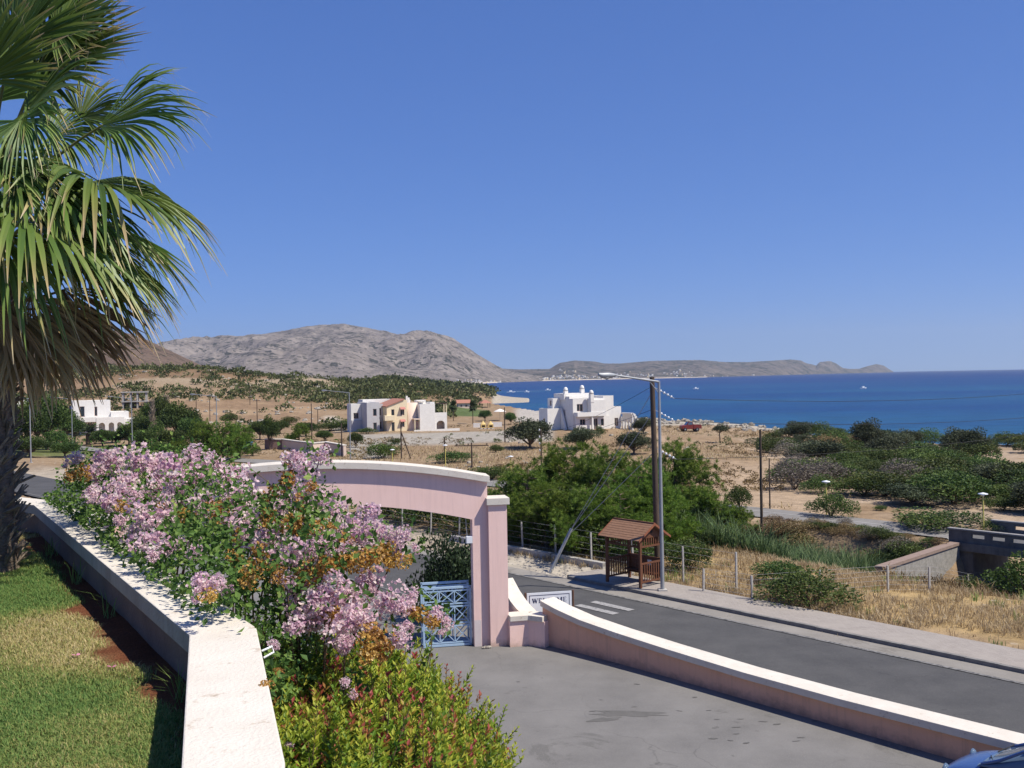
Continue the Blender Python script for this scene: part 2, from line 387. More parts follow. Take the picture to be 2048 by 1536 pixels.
col = mix(nt, mul.outputs[0], hs.outputs[0], (.5, .45, .38))
p = nd(nt, 'BsdfPrincipled', Base_Color=col, Roughness=.95); p.inputs['Specular IOR Level'].default_value = .1
b = nd(nt, 'Bump', Height=n1, Strength=.8, Distance=.25); nt.links.new(b.outputs[0], p.inputs['Normal'])
nt.links.new(p.outputs[0], out.inputs[0]); M['ground'] = m
build_ground()

# ------------------------------------------------------------------ sea
m, nt, out = _mat('sea_water')
pos = nd(nt, 'NewGeometry').outputs['Position']
dist = nd(nt, 'VectorMath', operation='LENGTH'); nt.links.new(pos, dist.inputs[0])
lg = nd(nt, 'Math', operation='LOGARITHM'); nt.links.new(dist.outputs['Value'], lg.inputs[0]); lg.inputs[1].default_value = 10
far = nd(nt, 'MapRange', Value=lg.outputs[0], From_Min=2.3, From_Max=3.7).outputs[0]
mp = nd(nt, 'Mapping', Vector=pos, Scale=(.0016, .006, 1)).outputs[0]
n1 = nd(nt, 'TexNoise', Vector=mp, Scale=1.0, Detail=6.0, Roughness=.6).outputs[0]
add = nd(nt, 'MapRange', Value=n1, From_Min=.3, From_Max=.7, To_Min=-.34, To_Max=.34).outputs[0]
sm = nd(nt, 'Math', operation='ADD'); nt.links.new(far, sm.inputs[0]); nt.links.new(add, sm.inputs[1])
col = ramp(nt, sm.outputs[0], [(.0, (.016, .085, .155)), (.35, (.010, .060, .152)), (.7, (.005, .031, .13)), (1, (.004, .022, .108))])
mp2 = nd(nt, 'Mapping', Vector=pos, Scale=(.05, .16, 1)).outputs[0]
n2 = nd(nt, 'TexNoise', Vector=mp2, Scale=1.0, Detail=8.0, Roughness=.7).outputs[0]
k2 = nd(nt, 'MapRange', Value=n2, From_Min=.3, From_Max=.7, To_Min=.60, To_Max=1.40).outputs[0]
hs = nd(nt, 'HueSaturation', Color=col, Value=k2)
p = nd(nt, 'BsdfPrincipled', Base_Color=hs.outputs[0], Roughness=.38); p.inputs['Specular IOR Level'].default_value = .12
b = nd(nt, 'Bump', Height=n2, Strength=.6, Distance=1.5); nt.links.new(b.outputs[0], p.inputs['Normal'])
nt.links.new(p.outputs[0], out.inputs[0]); M['sea'] = m
rr = np.array([60, 150, 300, 600, 1200, 2400, 5000, 9000, 14000.]); aa = np.radians(np.linspace(-80, 80, 65))
x = np.sin(aa)[None] * rr[:, None]; y = np.cos(aa)[None] * rr[:, None]
i = np.arange(x.size).reshape(x.shape)
Fq = np.stack([i[:-1, :-1], i[1:, :-1], i[1:, 1:], i[:-1, 1:]], -1).reshape(-1, 4)
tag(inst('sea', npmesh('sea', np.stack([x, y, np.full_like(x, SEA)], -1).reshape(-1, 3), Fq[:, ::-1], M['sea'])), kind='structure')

# ------------------------------------------------------------------ mountains (heightfields)
def rock_mat(name, c1, c2, green, gth, gs=.02):
    m, nt, out = _mat(name); pos = nd(nt, 'NewGeometry').outputs['Position']
    n1 = nd(nt, 'TexNoise', Vector=pos, Scale=.012, Detail=10.0, Roughness=.74).outputs[0]
    col = ramp(nt, n1, [(.36, c1), (.62, c2)])
    nz = nd(nt, 'TexNoise', Vector=pos, Scale=gs * 1.5, Detail=3.0, Roughness=.6).outputs[0]
    v = nd(nt, 'MapRange', Value=nz, From_Min=.72, From_Max=.3).outputs[0]
    n2 = nd(nt, 'TexNoise', Vector=pos, Scale=.004, Detail=6.0, Roughness=.65).outputs[0]
    lim = nd(nt, 'MapRange', Value=n2, From_Min=.35, From_Max=.7, To_Min=gth - .20, To_Max=gth + .22).outputs[0]
    df = nd(nt, 'Math', operation='SUBTRACT'); nt.links.new(lim, df.inputs[0]); nt.links.new(v, df.inputs[1])
    k = nd(nt, 'MapRange', Value=df.outputs[0], From_Min=0, From_Max=.06, To_Max=.85).outputs[0]
    col = mix(nt, k, col, green)
    vd = nd(nt, 'TexVoronoi', Vector=pos, Scale=gs * 1.9, Randomness=1.0).outputs['Distance']
    kd = nd(nt, 'MapRange', Value=vd, From_Min=.30, From_Max=.20, To_Min=0.0, To_Max=.75).outputs[0]
    col = mix(nt, kd, col, green)
    p = nd(nt, 'BsdfPrincipled', Base_Color=col, Roughness=1.0); p.inputs['Specular IOR Level'].default_value = 0
    b = nd(nt, 'Bump', Height=n1, Strength=1.0, Distance=25.0); nt.links.new(b.outputs[0], p.inputs['Normal'])
    nt.links.new(p.outputs[0], out.inputs[0]); return m
def horizon(px): return HY - math.tan(ROLL) * (px - 1024)
def massif(name, sil, near, depth, mat, amp, seed, step=3.0, power=.9):
    """ridge line from the silhouette, slope falling forward to the shore and back behind"""
    sil = np.array(sil, float); near = np.array(near, float)
    px = np.arange(sil[0, 0], sil[-1, 0] + .1, step)
    rb = np.interp(px, near[:, 0], near[:, 1]); dep = depth if np.isscalar(depth) else np.interp(px, np.array(depth)[:, 0], np.array(depth)[:, 1])
    rr = rb + dep
    ysil = np.interp(px, sil[:, 0], sil[:, 1]); top = CAMZ + (horizon(px) - ysil) / F * rr
    q = np.concatenate([np.linspace(0, 1, 46), np.linspace(1.04, 1.6, 10)])
    Q, PX = np.meshgrid(q, px, indexing='ij'); D = rb + (rr - rb) * Q; X = (PX - 1024) / F * D
    base = SEA - 2
    prof = np.where(Q <= 1, np.clip(Q, 0, 1) ** power, 1 - (Q - 1) * 1.3)
    n = fbm(X / 260., D / 420., seed, 6); r = 1 - np.abs(2 * fbm(X / 340., D / 600., seed + 5, 5) - 1)
    env = np.where(Q < 1, np.sin(np.pi * np.clip(Q, 0, 1)) ** .8, 0)
    hgt = np.maximum(top - base, 3)
    Z = base + hgt * prof + env * np.minimum(amp, hgt * .5) * ((n - .5) * 1.9 + (r - .7) * 1.3)
    Z = Z + (np.abs(Q - 1) < .03) * hgt * .012 * (vn(PX * .35, 0 * PX, seed) - .5)
    V = np.stack([X, D, Z], -1).reshape(-1, 3); i = np.arange(X.size).reshape(X.shape)
    Fq = np.stack([i[:-1, :-1], i[:-1, 1:], i[1:, 1:], i[1:, :-1]], -1).reshape(-1, 4)
    tag(inst(name, npmesh(name, V, Fq, mat, smooth=False)), kind='structure')
    def zf(pxv, qv): return Vector(V[int(np.argmin(np.abs(q - qv))) * len(px) + int(np.argmin(np.abs(px - pxv)))])
    return zf
M['rock'] = rock_mat('bare_limestone_mountain', (.135, .117, .106), (.35, .30, .262), (.035, .04, .03), .34, .022)
M['rock2'] = rock_mat('scrubby_headland', (.115, .10, .095), (.215, .18, .155), (.035, .045, .035), .48, .016)
M['rock3'] = rock_mat('brown_hillside', (.17, .115, .085), (.27, .195, .145), (.05, .05, .028), .28, .05)
zf_far = massif('headland', [(985, 742), (1000, 737), (1040, 739), (1100, 738), (1108, 733), (1120, 726), (1150, 721), (1190, 723), (1210, 727), (1240, 727), (1300, 722), (1340, 721), (1400, 720), (1450, 724), (1500, 724), (1550, 721), (1582, 719), (1603, 721), (1612, 726), (1633, 731), (1640, 724), (1661, 722), (1673, 727), (1686, 736), (1701, 738), (1718, 738), (1736, 732), (1753, 728), (1768, 731), (1781, 740), (1787, 743)],
       [(985, 3500), (1100, 3850), (1400, 4600), (1536, 5600), (1640, 6900), (1787, 8600)], [(985, 1500), (1400, 1300), (1640, 700), (1787, 300)], M['rock2'], 24, 7, 2.0)
zf_mtn = massif('mountain', [(-700, 700), (150, 705), (250, 712), (345, 696), (400, 686), (430, 683), (512, 672), (560, 664), (612, 654), (640, 650), (690, 648), (735, 657), (760, 665), (800, 671), (840, 667), (870, 667), (905, 679), (930, 694), (960, 711), (985, 726), (1005, 737), (1040, 746), (1085, 753)],
       [(-700, 2300), (860, 2520), (960, 2880), (1085, 3700)], [(-700, 1900), (900, 1700), (1000, 900), (1085, 250)], M['rock'], 75, 3, 2.5)
massif('brown_hill', [(-1100, 600), (0, 634), (100, 645), (200, 655), (260, 667), (300, 681), (345, 703), (400, 729), (450, 752)],
       [(-1100, 900), (450, 1000)], 650, M['rock3'], 16, 13, 3.0)
# ------------------------------------------------------------------ roads, pavement, drive
def asphalt(name, c1, c2, patch, wear, bs=90):
    m, nt, out = _mat(name); pos = nd(nt, 'NewGeometry').outputs['Position']
    n1 = nd(nt, 'TexNoise', Vector=pos, Scale=.55, Detail=7.0, Roughness=.65).outputs[0]
    col = ramp(nt, n1, [(.32, c1), (.66, c2)])
    n2 = nd(nt, 'TexNoise', Vector=pos, Scale=.35, Detail=6.0, Roughness=.7, Distortion=.6).outputs[0]
    col = mix(nt, nd(nt, 'MapRange', Value=n2, From_Min=.60, From_Max=.64, To_Max=.8).outputs[0], col, patch)
    n3 = nd(nt, 'TexNoise', Vector=pos, Scale=30.0, Detail=4.0, Roughness=.8).outputs[0]
    col = mix(nt, nd(nt, 'MapRange', Value=n3, From_Min=.5, From_Max=.72, To_Max=.55).outputs[0], col, wear)
    n5 = nd(nt, 'TexNoise', Vector=pos, Scale=2.2, Detail=3.0, Roughness=.5).outputs[0]
    col = mix(nt, nd(nt, 'MapRange', Value=n5, From_Min=.70, From_Max=.74, To_Max=.45).outputs[0], col, tuple(k * .5 for k in c1))
    wv = nd(nt, 'TexNoise', Vector=pos, Scale=.9, Detail=4.0).outputs['Color']
    ad = nd(nt, 'VectorMath', operation='ADD'); nt.links.new(pos, ad.inputs[0]); nt.links.new(wv, ad.inputs[1])
    vc = nd(nt, 'TexVoronoi', Vector=ad.outputs[0], Scale=.33, feature='DISTANCE_TO_EDGE').outputs['Distance']
    n7 = nd(nt, 'TexNoise', Vector=pos, Scale=.25, Detail=2.0).outputs[0]
    ck = nd(nt, 'MapRange', Value=vc, From_Min=.008, From_Max=.003, To_Min=0.0, To_Max=1.0).outputs[0]
    cm_ = nd(nt, 'Math', operation='MULTIPLY'); nt.links.new(ck, cm_.inputs[0]); nt.links.new(nd(nt, 'MapRange', Value=n7, From_Min=.48, From_Max=.62, To_Max=.28).outputs[0], cm_.inputs[1])
    col = mix(nt, cm_.outputs[0], col, tuple(k * .45 for k in c1))
    p = nd(nt, 'BsdfPrincipled', Base_Color=col, Roughness=.9); p.inputs['Specular IOR Level'].default_value = .2
    b = nd(nt, 'Bump', Height=n3, Strength=.35, Distance=.01); nt.links.new(b.outputs[0], p.inputs['Normal'])
    nt.links.new(p.outputs[0], out.inputs[0]); return m
M['asphalt'] = asphalt('dark_road_asphalt', (.060, .060, .062), (.088, .087, .087), (.068, .067, .067), (.15, .145, .14))
M['drive'] = asphalt('pale_drive_asphalt', (.14, .135, .13), (.19, .183, .175), (.12, .116, .11), (.26, .25, .235))
M['verge'] = asphalt('gritty_verge', (.20, .185, .165), (.27, .25, .225), (.17, .155, .135), (.33, .31, .28))
M['farroad'] = asphalt('bleached_asphalt', (.185, .175, .165), (.235, .225, .215), (.20, .19, .18), (.28, .265, .245))
M['pave'] = None
m, nt, out = _mat('pavement_slabs'); co = nd(nt, 'TexCoord').outputs['UV'] if False else nd(nt, 'NewGeometry').outputs['Position']
rot = nd(nt, 'Mapping', Vector=co, Rotation=(0, 0, math.atan2(.766, .643)))
br = nd(nt, 'TexBrick', Vector=rot.outputs[0], Scale=2.5, Color1=c4((.28, .25, .225)), Color2=c4((.33, .295, .265)), Mortar=c4((.21, .185, .16)), Mortar_Size=.012)
n1 = nd(nt, 'TexNoise', Vector=co, Scale=1.3, Detail=8.0, Roughness=.7).outputs[0]
col = mix(nt, nd(nt, 'MapRange', Value=n1, From_Min=.35, From_Max=.75, To_Max=.8).outputs[0], br.outputs[0], (.35, .315, .28))
p = nd(nt, 'BsdfPrincipled', Base_Color=col, Roughness=.9); p.inputs['Specular IOR Level'].default_value = .2
b = nd(nt, 'Bump', Height=br.outputs['Fac'], Strength=.3, Distance=.01, invert=True); nt.links.new(b.outputs[0], p.inputs['Normal'])
nt.links.new(p.outputs[0], out.inputs[0]); M['pave'] = m

def strip(name, mat, d0f, d1f, s0, s1, zoff, ds=1.0, n=5, smoothz=True, kind='structure', parent=None, skip=None):
    """sheet along the road between offsets d0 and d1, draped on the land"""
    S = np.arange(s0, s1 + .01, ds); t = np.linspace(0, 1, n)
    d0 = d0f(S) if callable(d0f) else np.full(S.shape, d0f); d1 = d1f(S) if callable(d1f) else np.full(S.shape, d1f)
    d = d0[:, None] + (d1 - d0)[:, None] * t[None]; s = np.repeat(S[:, None], n, 1)
    x = NX * (d + NC) - NY * s; y = NY * (d + NC) + NX * s
    z = hf(x, y, False) + zoff
    i = np.arange(x.size).reshape(x.shape)
    Fq = np.stack([i[:-1, :-1], i[:-1, 1:], i[1:, 1:], i[1:, :-1]], -1).reshape(-1, 4)
    o = inst(name, npmesh(name, np.stack([x, y, z], -1).reshape(-1, 3), Fq[:, ::-1], mat, smooth=True), parent)
    if kind: tag(o, kind=kind)
    return o
road = strip('road', M['asphalt'], -7.0, -.9, -12, 190, .012)
strip('road_verge', M['verge'], -.95, .05, -12, 46, .020)
paintm = surf('worn_road_paint', (.17, .165, .16), (.27, .26, .25), scale=3, spots=(.08, .08, .08), sscale=6, sth=.46)
strip('edge_line', paintm, -1.0, -.86, -12, 150, .03, parent=road, n=2, kind=None)
strip('edge_line', paintm, -6.7, -6.58, -12, 150, .03, parent=road, n=2, kind=None)
for d0 in (-2.25, -3.05):
    strip('stop_bar', surf('white_bar_paint', (.27, .265, .255), (.37, .36, .35), scale=8, spots=(.11, .11, .11), sscale=10, sth=.52), d0 - .17, d0 + .17, 25.2, 27.2, .03, ds=.5, n=2, parent=road, kind=None)
# pavement with kerb stones
pv = MB()
s0, s1 = -12, 31.2
for a in np.arange(s0, s1, 1.2):
    b_ = min(a + 1.2, s1)
    q = [road_xy(.16, a), road_xy(2.05, a), road_xy(2.05, b_), road_xy(.16, b_)]
    pv.add([(x, y, .135) for x, y in q], [(0, 1, 2, 3)[::-1] if False else (0, 1, 2, 3)])
q = [road_xy(.16, s1), road_xy(2.05, s1)]
pv.add([(q[0][0], q[0][1], .135), (q[1][0], q[1][1], .135), (q[1][0], q[1][1], -.2), (q[0][0], q[0][1], -.2)], [(0, 1, 2, 3)])
qa, qb = road_xy(2.05, s0), road_xy(2.05, s1)
pv.add([(qa[0], qa[1], .135), (qb[0], qb[1], .135), (qb[0], qb[1], -.4), (qa[0], qa[1], -.4)], [(0, 1, 2, 3)])
pave = pv.obj('pavement', M['pave'], kind='structure')
kerbm = surf('dark_kerb_concrete', (.13, .125, .12), (.24, .23, .215), scale=3, bump=.5, bscale=25, spots=(.08, .08, .08))
ks = MB(); ks.box(0, .15, -.495, .495, -.15, .142); kme = ks.mesh('kerb_stone', kerbm)
rz = math.atan2(NY, NX)
for a in np.arange(s0 + .5, s1, 1.0):
    x, y = road_xy(.005, a)
    inst('kerb_stone', kme, pave, (x, y, random.Random(a).uniform(-.008, .008)), (0, 0, rz))
# far road
frd = strip('far_road', M['farroad'], lambda s: far_road_d(s) - 2.0, lambda s: far_road_d(s) + 2.0, -10, 230, .07)
strip('centre_line', surf('pale_line_paint', (.38, .37, .36), (.48, .47, .46)), lambda s: far_road_d(s) + .2, lambda s: far_road_d(s) + .32, -10, 150, .085, parent=frd, n=2, kind=None)
# hotel drive
dv = MB()
pts = [road_xy(-6.99, 60), road_xy(-6.99, -12), (14, 2), (2.5, 2), (2.0, 12), (-2.5, 17), (-10, 22), (-20, 30), (-34, 48)]
dv.add([(x, y, .006) for x, y in pts], [tuple(range(len(pts)))[::-1]])
drive = dv.obj('driveway', M['drive'], kind='structure')
# stains and scuffs on the drive: thin sheets with outlines of their own
def stain(px, py, w_, l_, ang, seed, mat, name, z=.011):
    c = P(px, py, 0); r_ = random.Random(seed); n = 18; mb = MB(); ca, sa = math.cos(ang), math.sin(ang); v = []
    for i in range(n):
        a = 2 * math.pi * i / n; k = r_.uniform(.55, 1.1); x, y = math.cos(a) * l_ * k, math.sin(a) * w_ * k; v.append((c.x + x * ca - y * sa, c.y + x * sa + y * ca, z))
    mb.add(v, [tuple(range(n))]); mb.obj(name, mat, drive)
stm = surf('damp_drive_stain', (.10, .096, .09), (.135, .13, .122), scale=3); scm = surf('dark_scuff', (.095, .092, .088), (.13, .126, .12), scale=8)
ltm = surf('pale_worn_asphalt', (.17, .163, .152), (.205, .197, .185), scale=2)
stain(1255, 1428, .28, 1.05, -.1, 1, stm, 'damp_stain'); stain(1205, 1440, .15, .5, .3, 2, stm, 'damp_stain')
r_ = random.Random(3)
for i in range(24):
    t_ = r_.random(); stain(1130 + 560 * t_ + r_.uniform(-120, 120), 1345 + 150 * t_ + r_.uniform(-45, 45), r_.uniform(.015, .05), r_.uniform(.04, .16), r_.uniform(-.5, .3), 10 + i, scm, 'scuff_mark', .015)
# ------------------------------------------------------------------ terrace wall with white coping
CAPZ = 7.24
def offset_path(pts, d):
    """polyline moved sideways (positive = to the right of travel), mitred"""
    out = []; n = len(pts)
    for i in range(n):
        p = Vector((pts[i][0], pts[i][1]))
        a = (p - Vector(pts[i - 1][:2])).normalized() if i else None
        b = (Vector(pts[i + 1][:2]) - p).normalized() if i < n - 1 else None
        a = a or b; b = b or a
        na = Vector((a.y, -a.x)); nb = Vector((b.y, -b.x)); m = (na + nb).normalized()
        out.append(p + m * (d / max(.3, m.dot(na))))
    return out
def wall_run(mb, pts, w, z0, z1f, m=0, ma=None):
    """solid wall of width w along a path; z0/z1 numbers or lists per point"""
    a = offset_path(pts, -w / 2); b = offset_path(pts, w / 2); n = len(pts)
    z0 = z0 if hasattr(z0, '__len__') else [z0] * n; z1 = z1f if hasattr(z1f, '__len__') else [z1f] * n
    vs = []
    for i in range(n):
        vs += [(a[i].x, a[i].y, z0[i]), (b[i].x, b[i].y, z0[i]), (b[i].x, b[i].y, z1[i]), (a[i].x, a[i].y, z1[i])]
    fs = [(0, 1, 2, 3), tuple((n - 1) * 4 + k for k in (3, 2, 1, 0))]
    for i in range(n - 1):
        for k in range(4): fs.append((i * 4 + k, (i + 1) * 4 + k, (i + 1) * 4 + (k + 1) % 4, i * 4 + (k + 1) % 4))
    mb.add(vs, fs, m)
    if ma is not None:
        for i in range(n - 1): mb.m[-(n - 1) * 4 + i * 4 + 3] = ma
    return mb
tw = empty('terrace_wall', (0, 0, 0), 0, 'low cream terrace wall with broad white coping beside the lawn', 'wall')
wall_run(MB(), WALLPATH, .25, 4.6, CAPZ - .11).obj('wall_body', surf('shade_brown_render', (.13, .085, .065), (.20, .135, .105), scale=3, bump=.4), tw)  # render colour darkened to carry the shadow under the coping
cside = surf('shaded_streaky_coping_edge', (.27, .235, .20), (.37, .33, .285), scale=2.5, bump=.4, streak=(.16, .13, .11))  # lawn-side fascia: shade painted into the base tone, plus weather streaks
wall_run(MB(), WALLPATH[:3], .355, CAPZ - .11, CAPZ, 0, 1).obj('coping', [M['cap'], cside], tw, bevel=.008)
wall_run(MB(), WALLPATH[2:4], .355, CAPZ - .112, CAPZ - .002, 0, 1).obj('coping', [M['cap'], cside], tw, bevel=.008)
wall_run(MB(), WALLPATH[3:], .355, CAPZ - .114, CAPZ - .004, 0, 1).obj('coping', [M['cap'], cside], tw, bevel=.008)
hk = MB(); c0 = offset_path(WALLPATH, .185)
hp = Vector((c0[1].x, c0[1].y)).lerp(Vector((c0[2].x, c0[2].y)), .80)
hk.tube([(hp.x, hp.y, CAPZ - .03), (hp.x + .05, hp.y + .012, CAPZ - .01), (hp.x + .06, hp.y + .014, CAPZ - .04), (hp.x + .01, hp.y, CAPZ - .065)], .006, 6)
hk.obj('hook', M['signwhite'], tw)
pn = MB(); b2 = Vector(WALLPATH[2][:2]).lerp(Vector(WALLPATH[3][:2]), .03)
pn.tube([(b2.x, b2.y, CAPZ - .01), (b2.x, b2.y, CAPZ + .05)], .007, 6); pn.obj('pipe_stub', M['galv'], tw)

# ------------------------------------------------------------------ lawn and its grass
LAWNZ = 6.90
inner = offset_path(WALLPATH, -.10)
def lawn_bare(x, y):
    """how far the bare red soil reaches out from the wall"""
    return .10 + .30 * vn(x * 2.2, y * 2.2, 3) * ss(4.2, 5.2, y) + .24 * ss(.40, .7, fbm(x * 1.6, y * 1.6, 12)) * ss(5, 5.8, y) * (1 - ss(6.8, 9.5, y))
def lawn_dry(x, y):
    g = lambda cx, cy, a, b: np.exp(-((x - cx) ** 2 / a + (y - cy) ** 2 / b))
    return ss(.30, .60, fbm(x * .55 + 3, y * .55, 9) + .22 * g(-2.9, 6.7, 1.2, 1.6) + .10 * g(-2.2, 4.5, .8, .8) - .25 * g(-4.1, 7.9, 1.0, .5) - .12 * g(-2.8, 4.0, .6, .3) - .3 * g(-4.6, 10.5, 1.5, 2))
xs = np.concatenate([[-30, -20, -12], np.arange(-8, -.2, .06)]); ys = np.concatenate([[-8, 0], np.arange(2.5, 14.5, .08), [18, 24]])
X, Y = np.meshgrid(xs, ys); wdl = -wall_dist(X, Y); i = np.arange(X.size).reshape(X.shape)
Fq = np.stack([i[:-1, :-1], i[:-1, 1:], i[1:, 1:], i[1:, :-1]], -1).reshape(-1, 4)
ok = (wdl > 0.02).ravel(); Fq = Fq[ok[Fq].all(1)]
red = (1 - ss(-.06, .22, wdl - lawn_bare(X, Y) + .25 * (fbm(X * 6, Y * 6, 15) - .5)))[..., None]; dr = lawn_dry(X, Y)[..., None]
nn = fbm(X * 4, Y * 4, 44)[..., None]
thatch = (np.array([.15, .18, .055]) * (1 - dr) + np.array([.36, .28, .13]) * dr) * (.7 + .6 * nn)
soil = np.array([.15, .058, .03]) * (.6 + .8 * nn)
Z = LAWNZ + .02 * (fbm(X * .8, Y * .8, 61) - .5) + .02 * red[..., 0] * (nn[..., 0] - .6)
m, nt, out = _mat('lawn_thatch_and_red_soil'); pos = nd(nt, 'NewGeometry').outputs['Position']
at = nd(nt, 'Attribute', attribute_name='t').outputs['Color']
n1 = nd(nt, 'TexNoise', Vector=pos, Scale=60.0, Detail=5.0, Roughness=.7).outputs[0]
hs = nd(nt, 'HueSaturation', Color=at, Value=nd(nt, 'MapRange', Value=n1, From_Min=.3, From_Max=.7, To_Min=.55, To_Max=1.4).outputs[0])
p = nd(nt, 'BsdfPrincipled', Base_Color=hs.outputs[0], Roughness=1.0); p.inputs['Specular IOR Level'].default_value = .05
b = nd(nt, 'Bump', Height=n1, Strength=.9, Distance=.03); nt.links.new(b.outputs[0], p.inputs['Normal'])
nt.links.new(p.outputs[0], out.inputs[0])
tag(inst('lawn', npmesh('lawn', np.stack([X, Y, Z], -1).reshape(-1, 3), Fq, m, t=(soil * red + thatch * (1 - red)).reshape(-1, 3), smooth=True)), kind='structure')

def blades(x, y, z, L, W, lean, rng, t, tipdrop=0.0):
    """grass blades: two-segment strips; returns vertices, triangles, tones"""
    n = len(x); a = rng.uniform(0, 2 * np.pi, n); ca, sa = np.cos(a), np.sin(a)
    ln = lean * L; b0 = np.stack([x, y, z], -1)
    side = np.stack([-sa, ca, 0 * a], -1) * (W / 2)[:, None]
    mid = b0 + np.stack([ca * ln * .35, sa * ln * .35, L * .6], -1)
    tip = b0 + np.stack([ca * ln, sa * ln, L * (1 - .35 * np.minimum(lean, 1.4) ** 2 * .6) - tipdrop], -1)
    V = np.stack([b0 - side, b0 + side, mid + side * .8, mid - side * .8, tip], 1).reshape(-1, 3)
    k = np.arange(n)[:, None] * 5
    T = np.concatenate([k + np.array([[0, 1, 2]]), k + np.array([[0, 2, 3]]), k + np.array([[3, 2, 4]])])
    return V, T, np.repeat(t, 5)
rng = np.random.default_rng(4)
n = 620000; y = 3.3 + (12.8 - 3.3) * rng.random(n) ** 1.25; x = rng.uniform(-.62, -.14, n) * y - .2
wd = -wall_dist(x, y)
dens = ss(-.05, .2, wd - lawn_bare(x, y)) * (.45 + .55 * ss(.3, .5, fbm(x * 1.3, y * 1.3, 5)))
k = (rng.random(n) < dens) & (wd > .12); x, y = x[k], y[k]; n = len(x)
t = np.clip(lawn_dry(x, y) * .62 + .16 + rng.normal(0, .19, n), 0, 1)
V, T, tt = blades(x, y, np.full(n, LAWNZ - .003), rng.uniform(.015, .042, n), rng.uniform(.0035, .006, n), rng.uniform(.2, 1.3, n), rng, t)
M['lawngrass'] = fol('lawn_grass', [(0, (.10, .20, .05)), (.35, (.20, .29, .075)), (.6, (.32, .32, .10)), (.85, (.52, .42, .19)), (1, (.60, .50, .28))], .3, 0)
tag(inst('grass', npmesh('grass', V, T, M['lawngrass'], tt)), 'short green lawn grass with dry straw patches', 'grass', kind='stuff')
# weeds at the foot of the wall
n = 900; q = rng.random(n); wx, wy = [], []
seg = [(Vector(inner[i]), Vector(inner[i + 1])) for i in (1, 2)]
for u in q:
    a, b_ = seg[0] if u < .35 else seg[1]; f = rng.random(); pnt = a.lerp(b_, f); wx.append(pnt.x - .05 - rng.random() * .10); wy.append(pnt.y - rng.random() * .06)
wx = np.array(wx); wy = np.array(wy); kk = vn(wx * 3, wy * 3, 77) > .62; wx, wy = wx[kk], wy[kk]; n = len(wx)
V, T, tt = blades(wx, wy, np.full(n, LAWNZ), rng.uniform(.08, .26, n), rng.uniform(.004, .007, n), rng.uniform(.3, 1.1, n), rng, rng.uniform(0, .5, n))
tag(inst('weeds', npmesh('weeds', V, T, M['lawngrass'], tt)), 'long grass weeds at the foot of the terrace wall', 'weeds', kind='stuff')
# fallen bracts
brm = surf('fallen_bract', (.45, .16, .24), (.55, .25, .32))
for i, (px, py, lab) in enumerate([(148, 1128, 'pink fallen bract near the palm foot'), (223, 1334, 'purplish fallen bract in the middle of the lawn'), (152, 1311, 'pale fallen bract on the dry part of the lawn'), (288, 1205, 'fallen bract on the red soil by the wall')]):
    c = P(px, py, LAWNZ + .03); mb = MB(); r = random.Random(i)
    for j in range(3):
        a = j * 2.1 + r.random(); d = Vector((math.cos(a), math.sin(a), .3)) * .028; e = Vector((-math.sin(a), math.cos(a), .2)) * .016
        mb.add([c, c + d * .6 + e, c + d, c + d * .6 - e], [(0, 1, 2), (0, 2, 3)])
    mb.obj('fallen_bract', brm, None, lab, 'petal', 'fallen bracts on the lawn')

# ------------------------------------------------------------------ garden spotlight
g = P(205, 1172, LAWNZ); gs = empty('garden_spotlight', g, 0, 'small yellowed glass garden spotlight on a spike by the terrace wall', 'lamp')
mb = MB(); mb.tube([(0, 0, -.02), (0, 0, .10)], .009, 6); mb.obj('spike', M['black'], gs)
mb = MB(); ax = Matrix.Translation((0, 0, .14)) @ Matrix.Rotation(R(70), 4, 'X') @ Matrix.Rotation(R(20), 4, 'Y')
mb.lathe([(.012, -.09), (.03, -.08), (.036, -.04), (.054, -.005), (.058, .01)], 16); mb.v = [tuple(ax @ Vector(v)) for v in mb.v]; mb.obj('housing', M['black'], gs)
mb = MB(); mb.lathe([(.056, .01), (.050, .028), (.03, .040), (.001, .045)], 16); mb.v = [tuple(ax @ Vector(v)) for v in mb.v]
mb.obj('lens', surf('yellowed_lens', (.42, .36, .10), (.62, .58, .34), scale=15, rough=.15, spec=.6), gs)

# ------------------------------------------------------------------ entrance arch
AR0 = Vector((-0.86, 32.05, 0)); AANG = R(11)                       # right end of the arch, direction of its face
au = Vector((math.cos(AANG), math.sin(AANG), 0)); an = Vector((math.sin(AANG), -math.cos(AANG), 0))   # along face to the right, towards the drive
arch = empty('entrance_arch', AR0, 0, 'pink rendered entrance arch with white coping over the hotel drive', 'arch')
SPAN = 11.3; TH = .46
def az(t):    # top of the arch body, t metres left of the right end
    return 5.27 + .62 * (1 - ((t - SPAN / 2) / (SPAN / 2)) ** 2)
def sz(t, j=.50):    # underside
    return 4.08 + .66 * (1 - ((t - SPAN / 2) / (SPAN / 2 - j)) ** 2)
J = .50
def ap(t, d, z): return -au * t + an * d + Vector((0, 0, z))
mb = MB(); N = 40
tl = [J + (SPAN - 2 * J) * i / N for i in range(N + 1)]
for fd, flip in ((0, 1), (-TH, -1)):
    vs = [ap(t, fd, az(t)) for t in tl] + [ap(t, fd, sz(t)) for t in tl]
    mb.add(vs, [((i, i + 1, N + 2 + i, N + 1 + i) if flip < 0 else (i + 1, i, N + 1 + i, N + 2 + i)) for i in range(N)])
for fn in (az, sz):
    vs = [ap(t, 0, fn(t)) for t in tl] + [ap(t, -TH, fn(t)) for t in tl]
    mb.add(vs, [(i, i + 1, N + 2 + i, N + 1 + i) for i in range(N)])
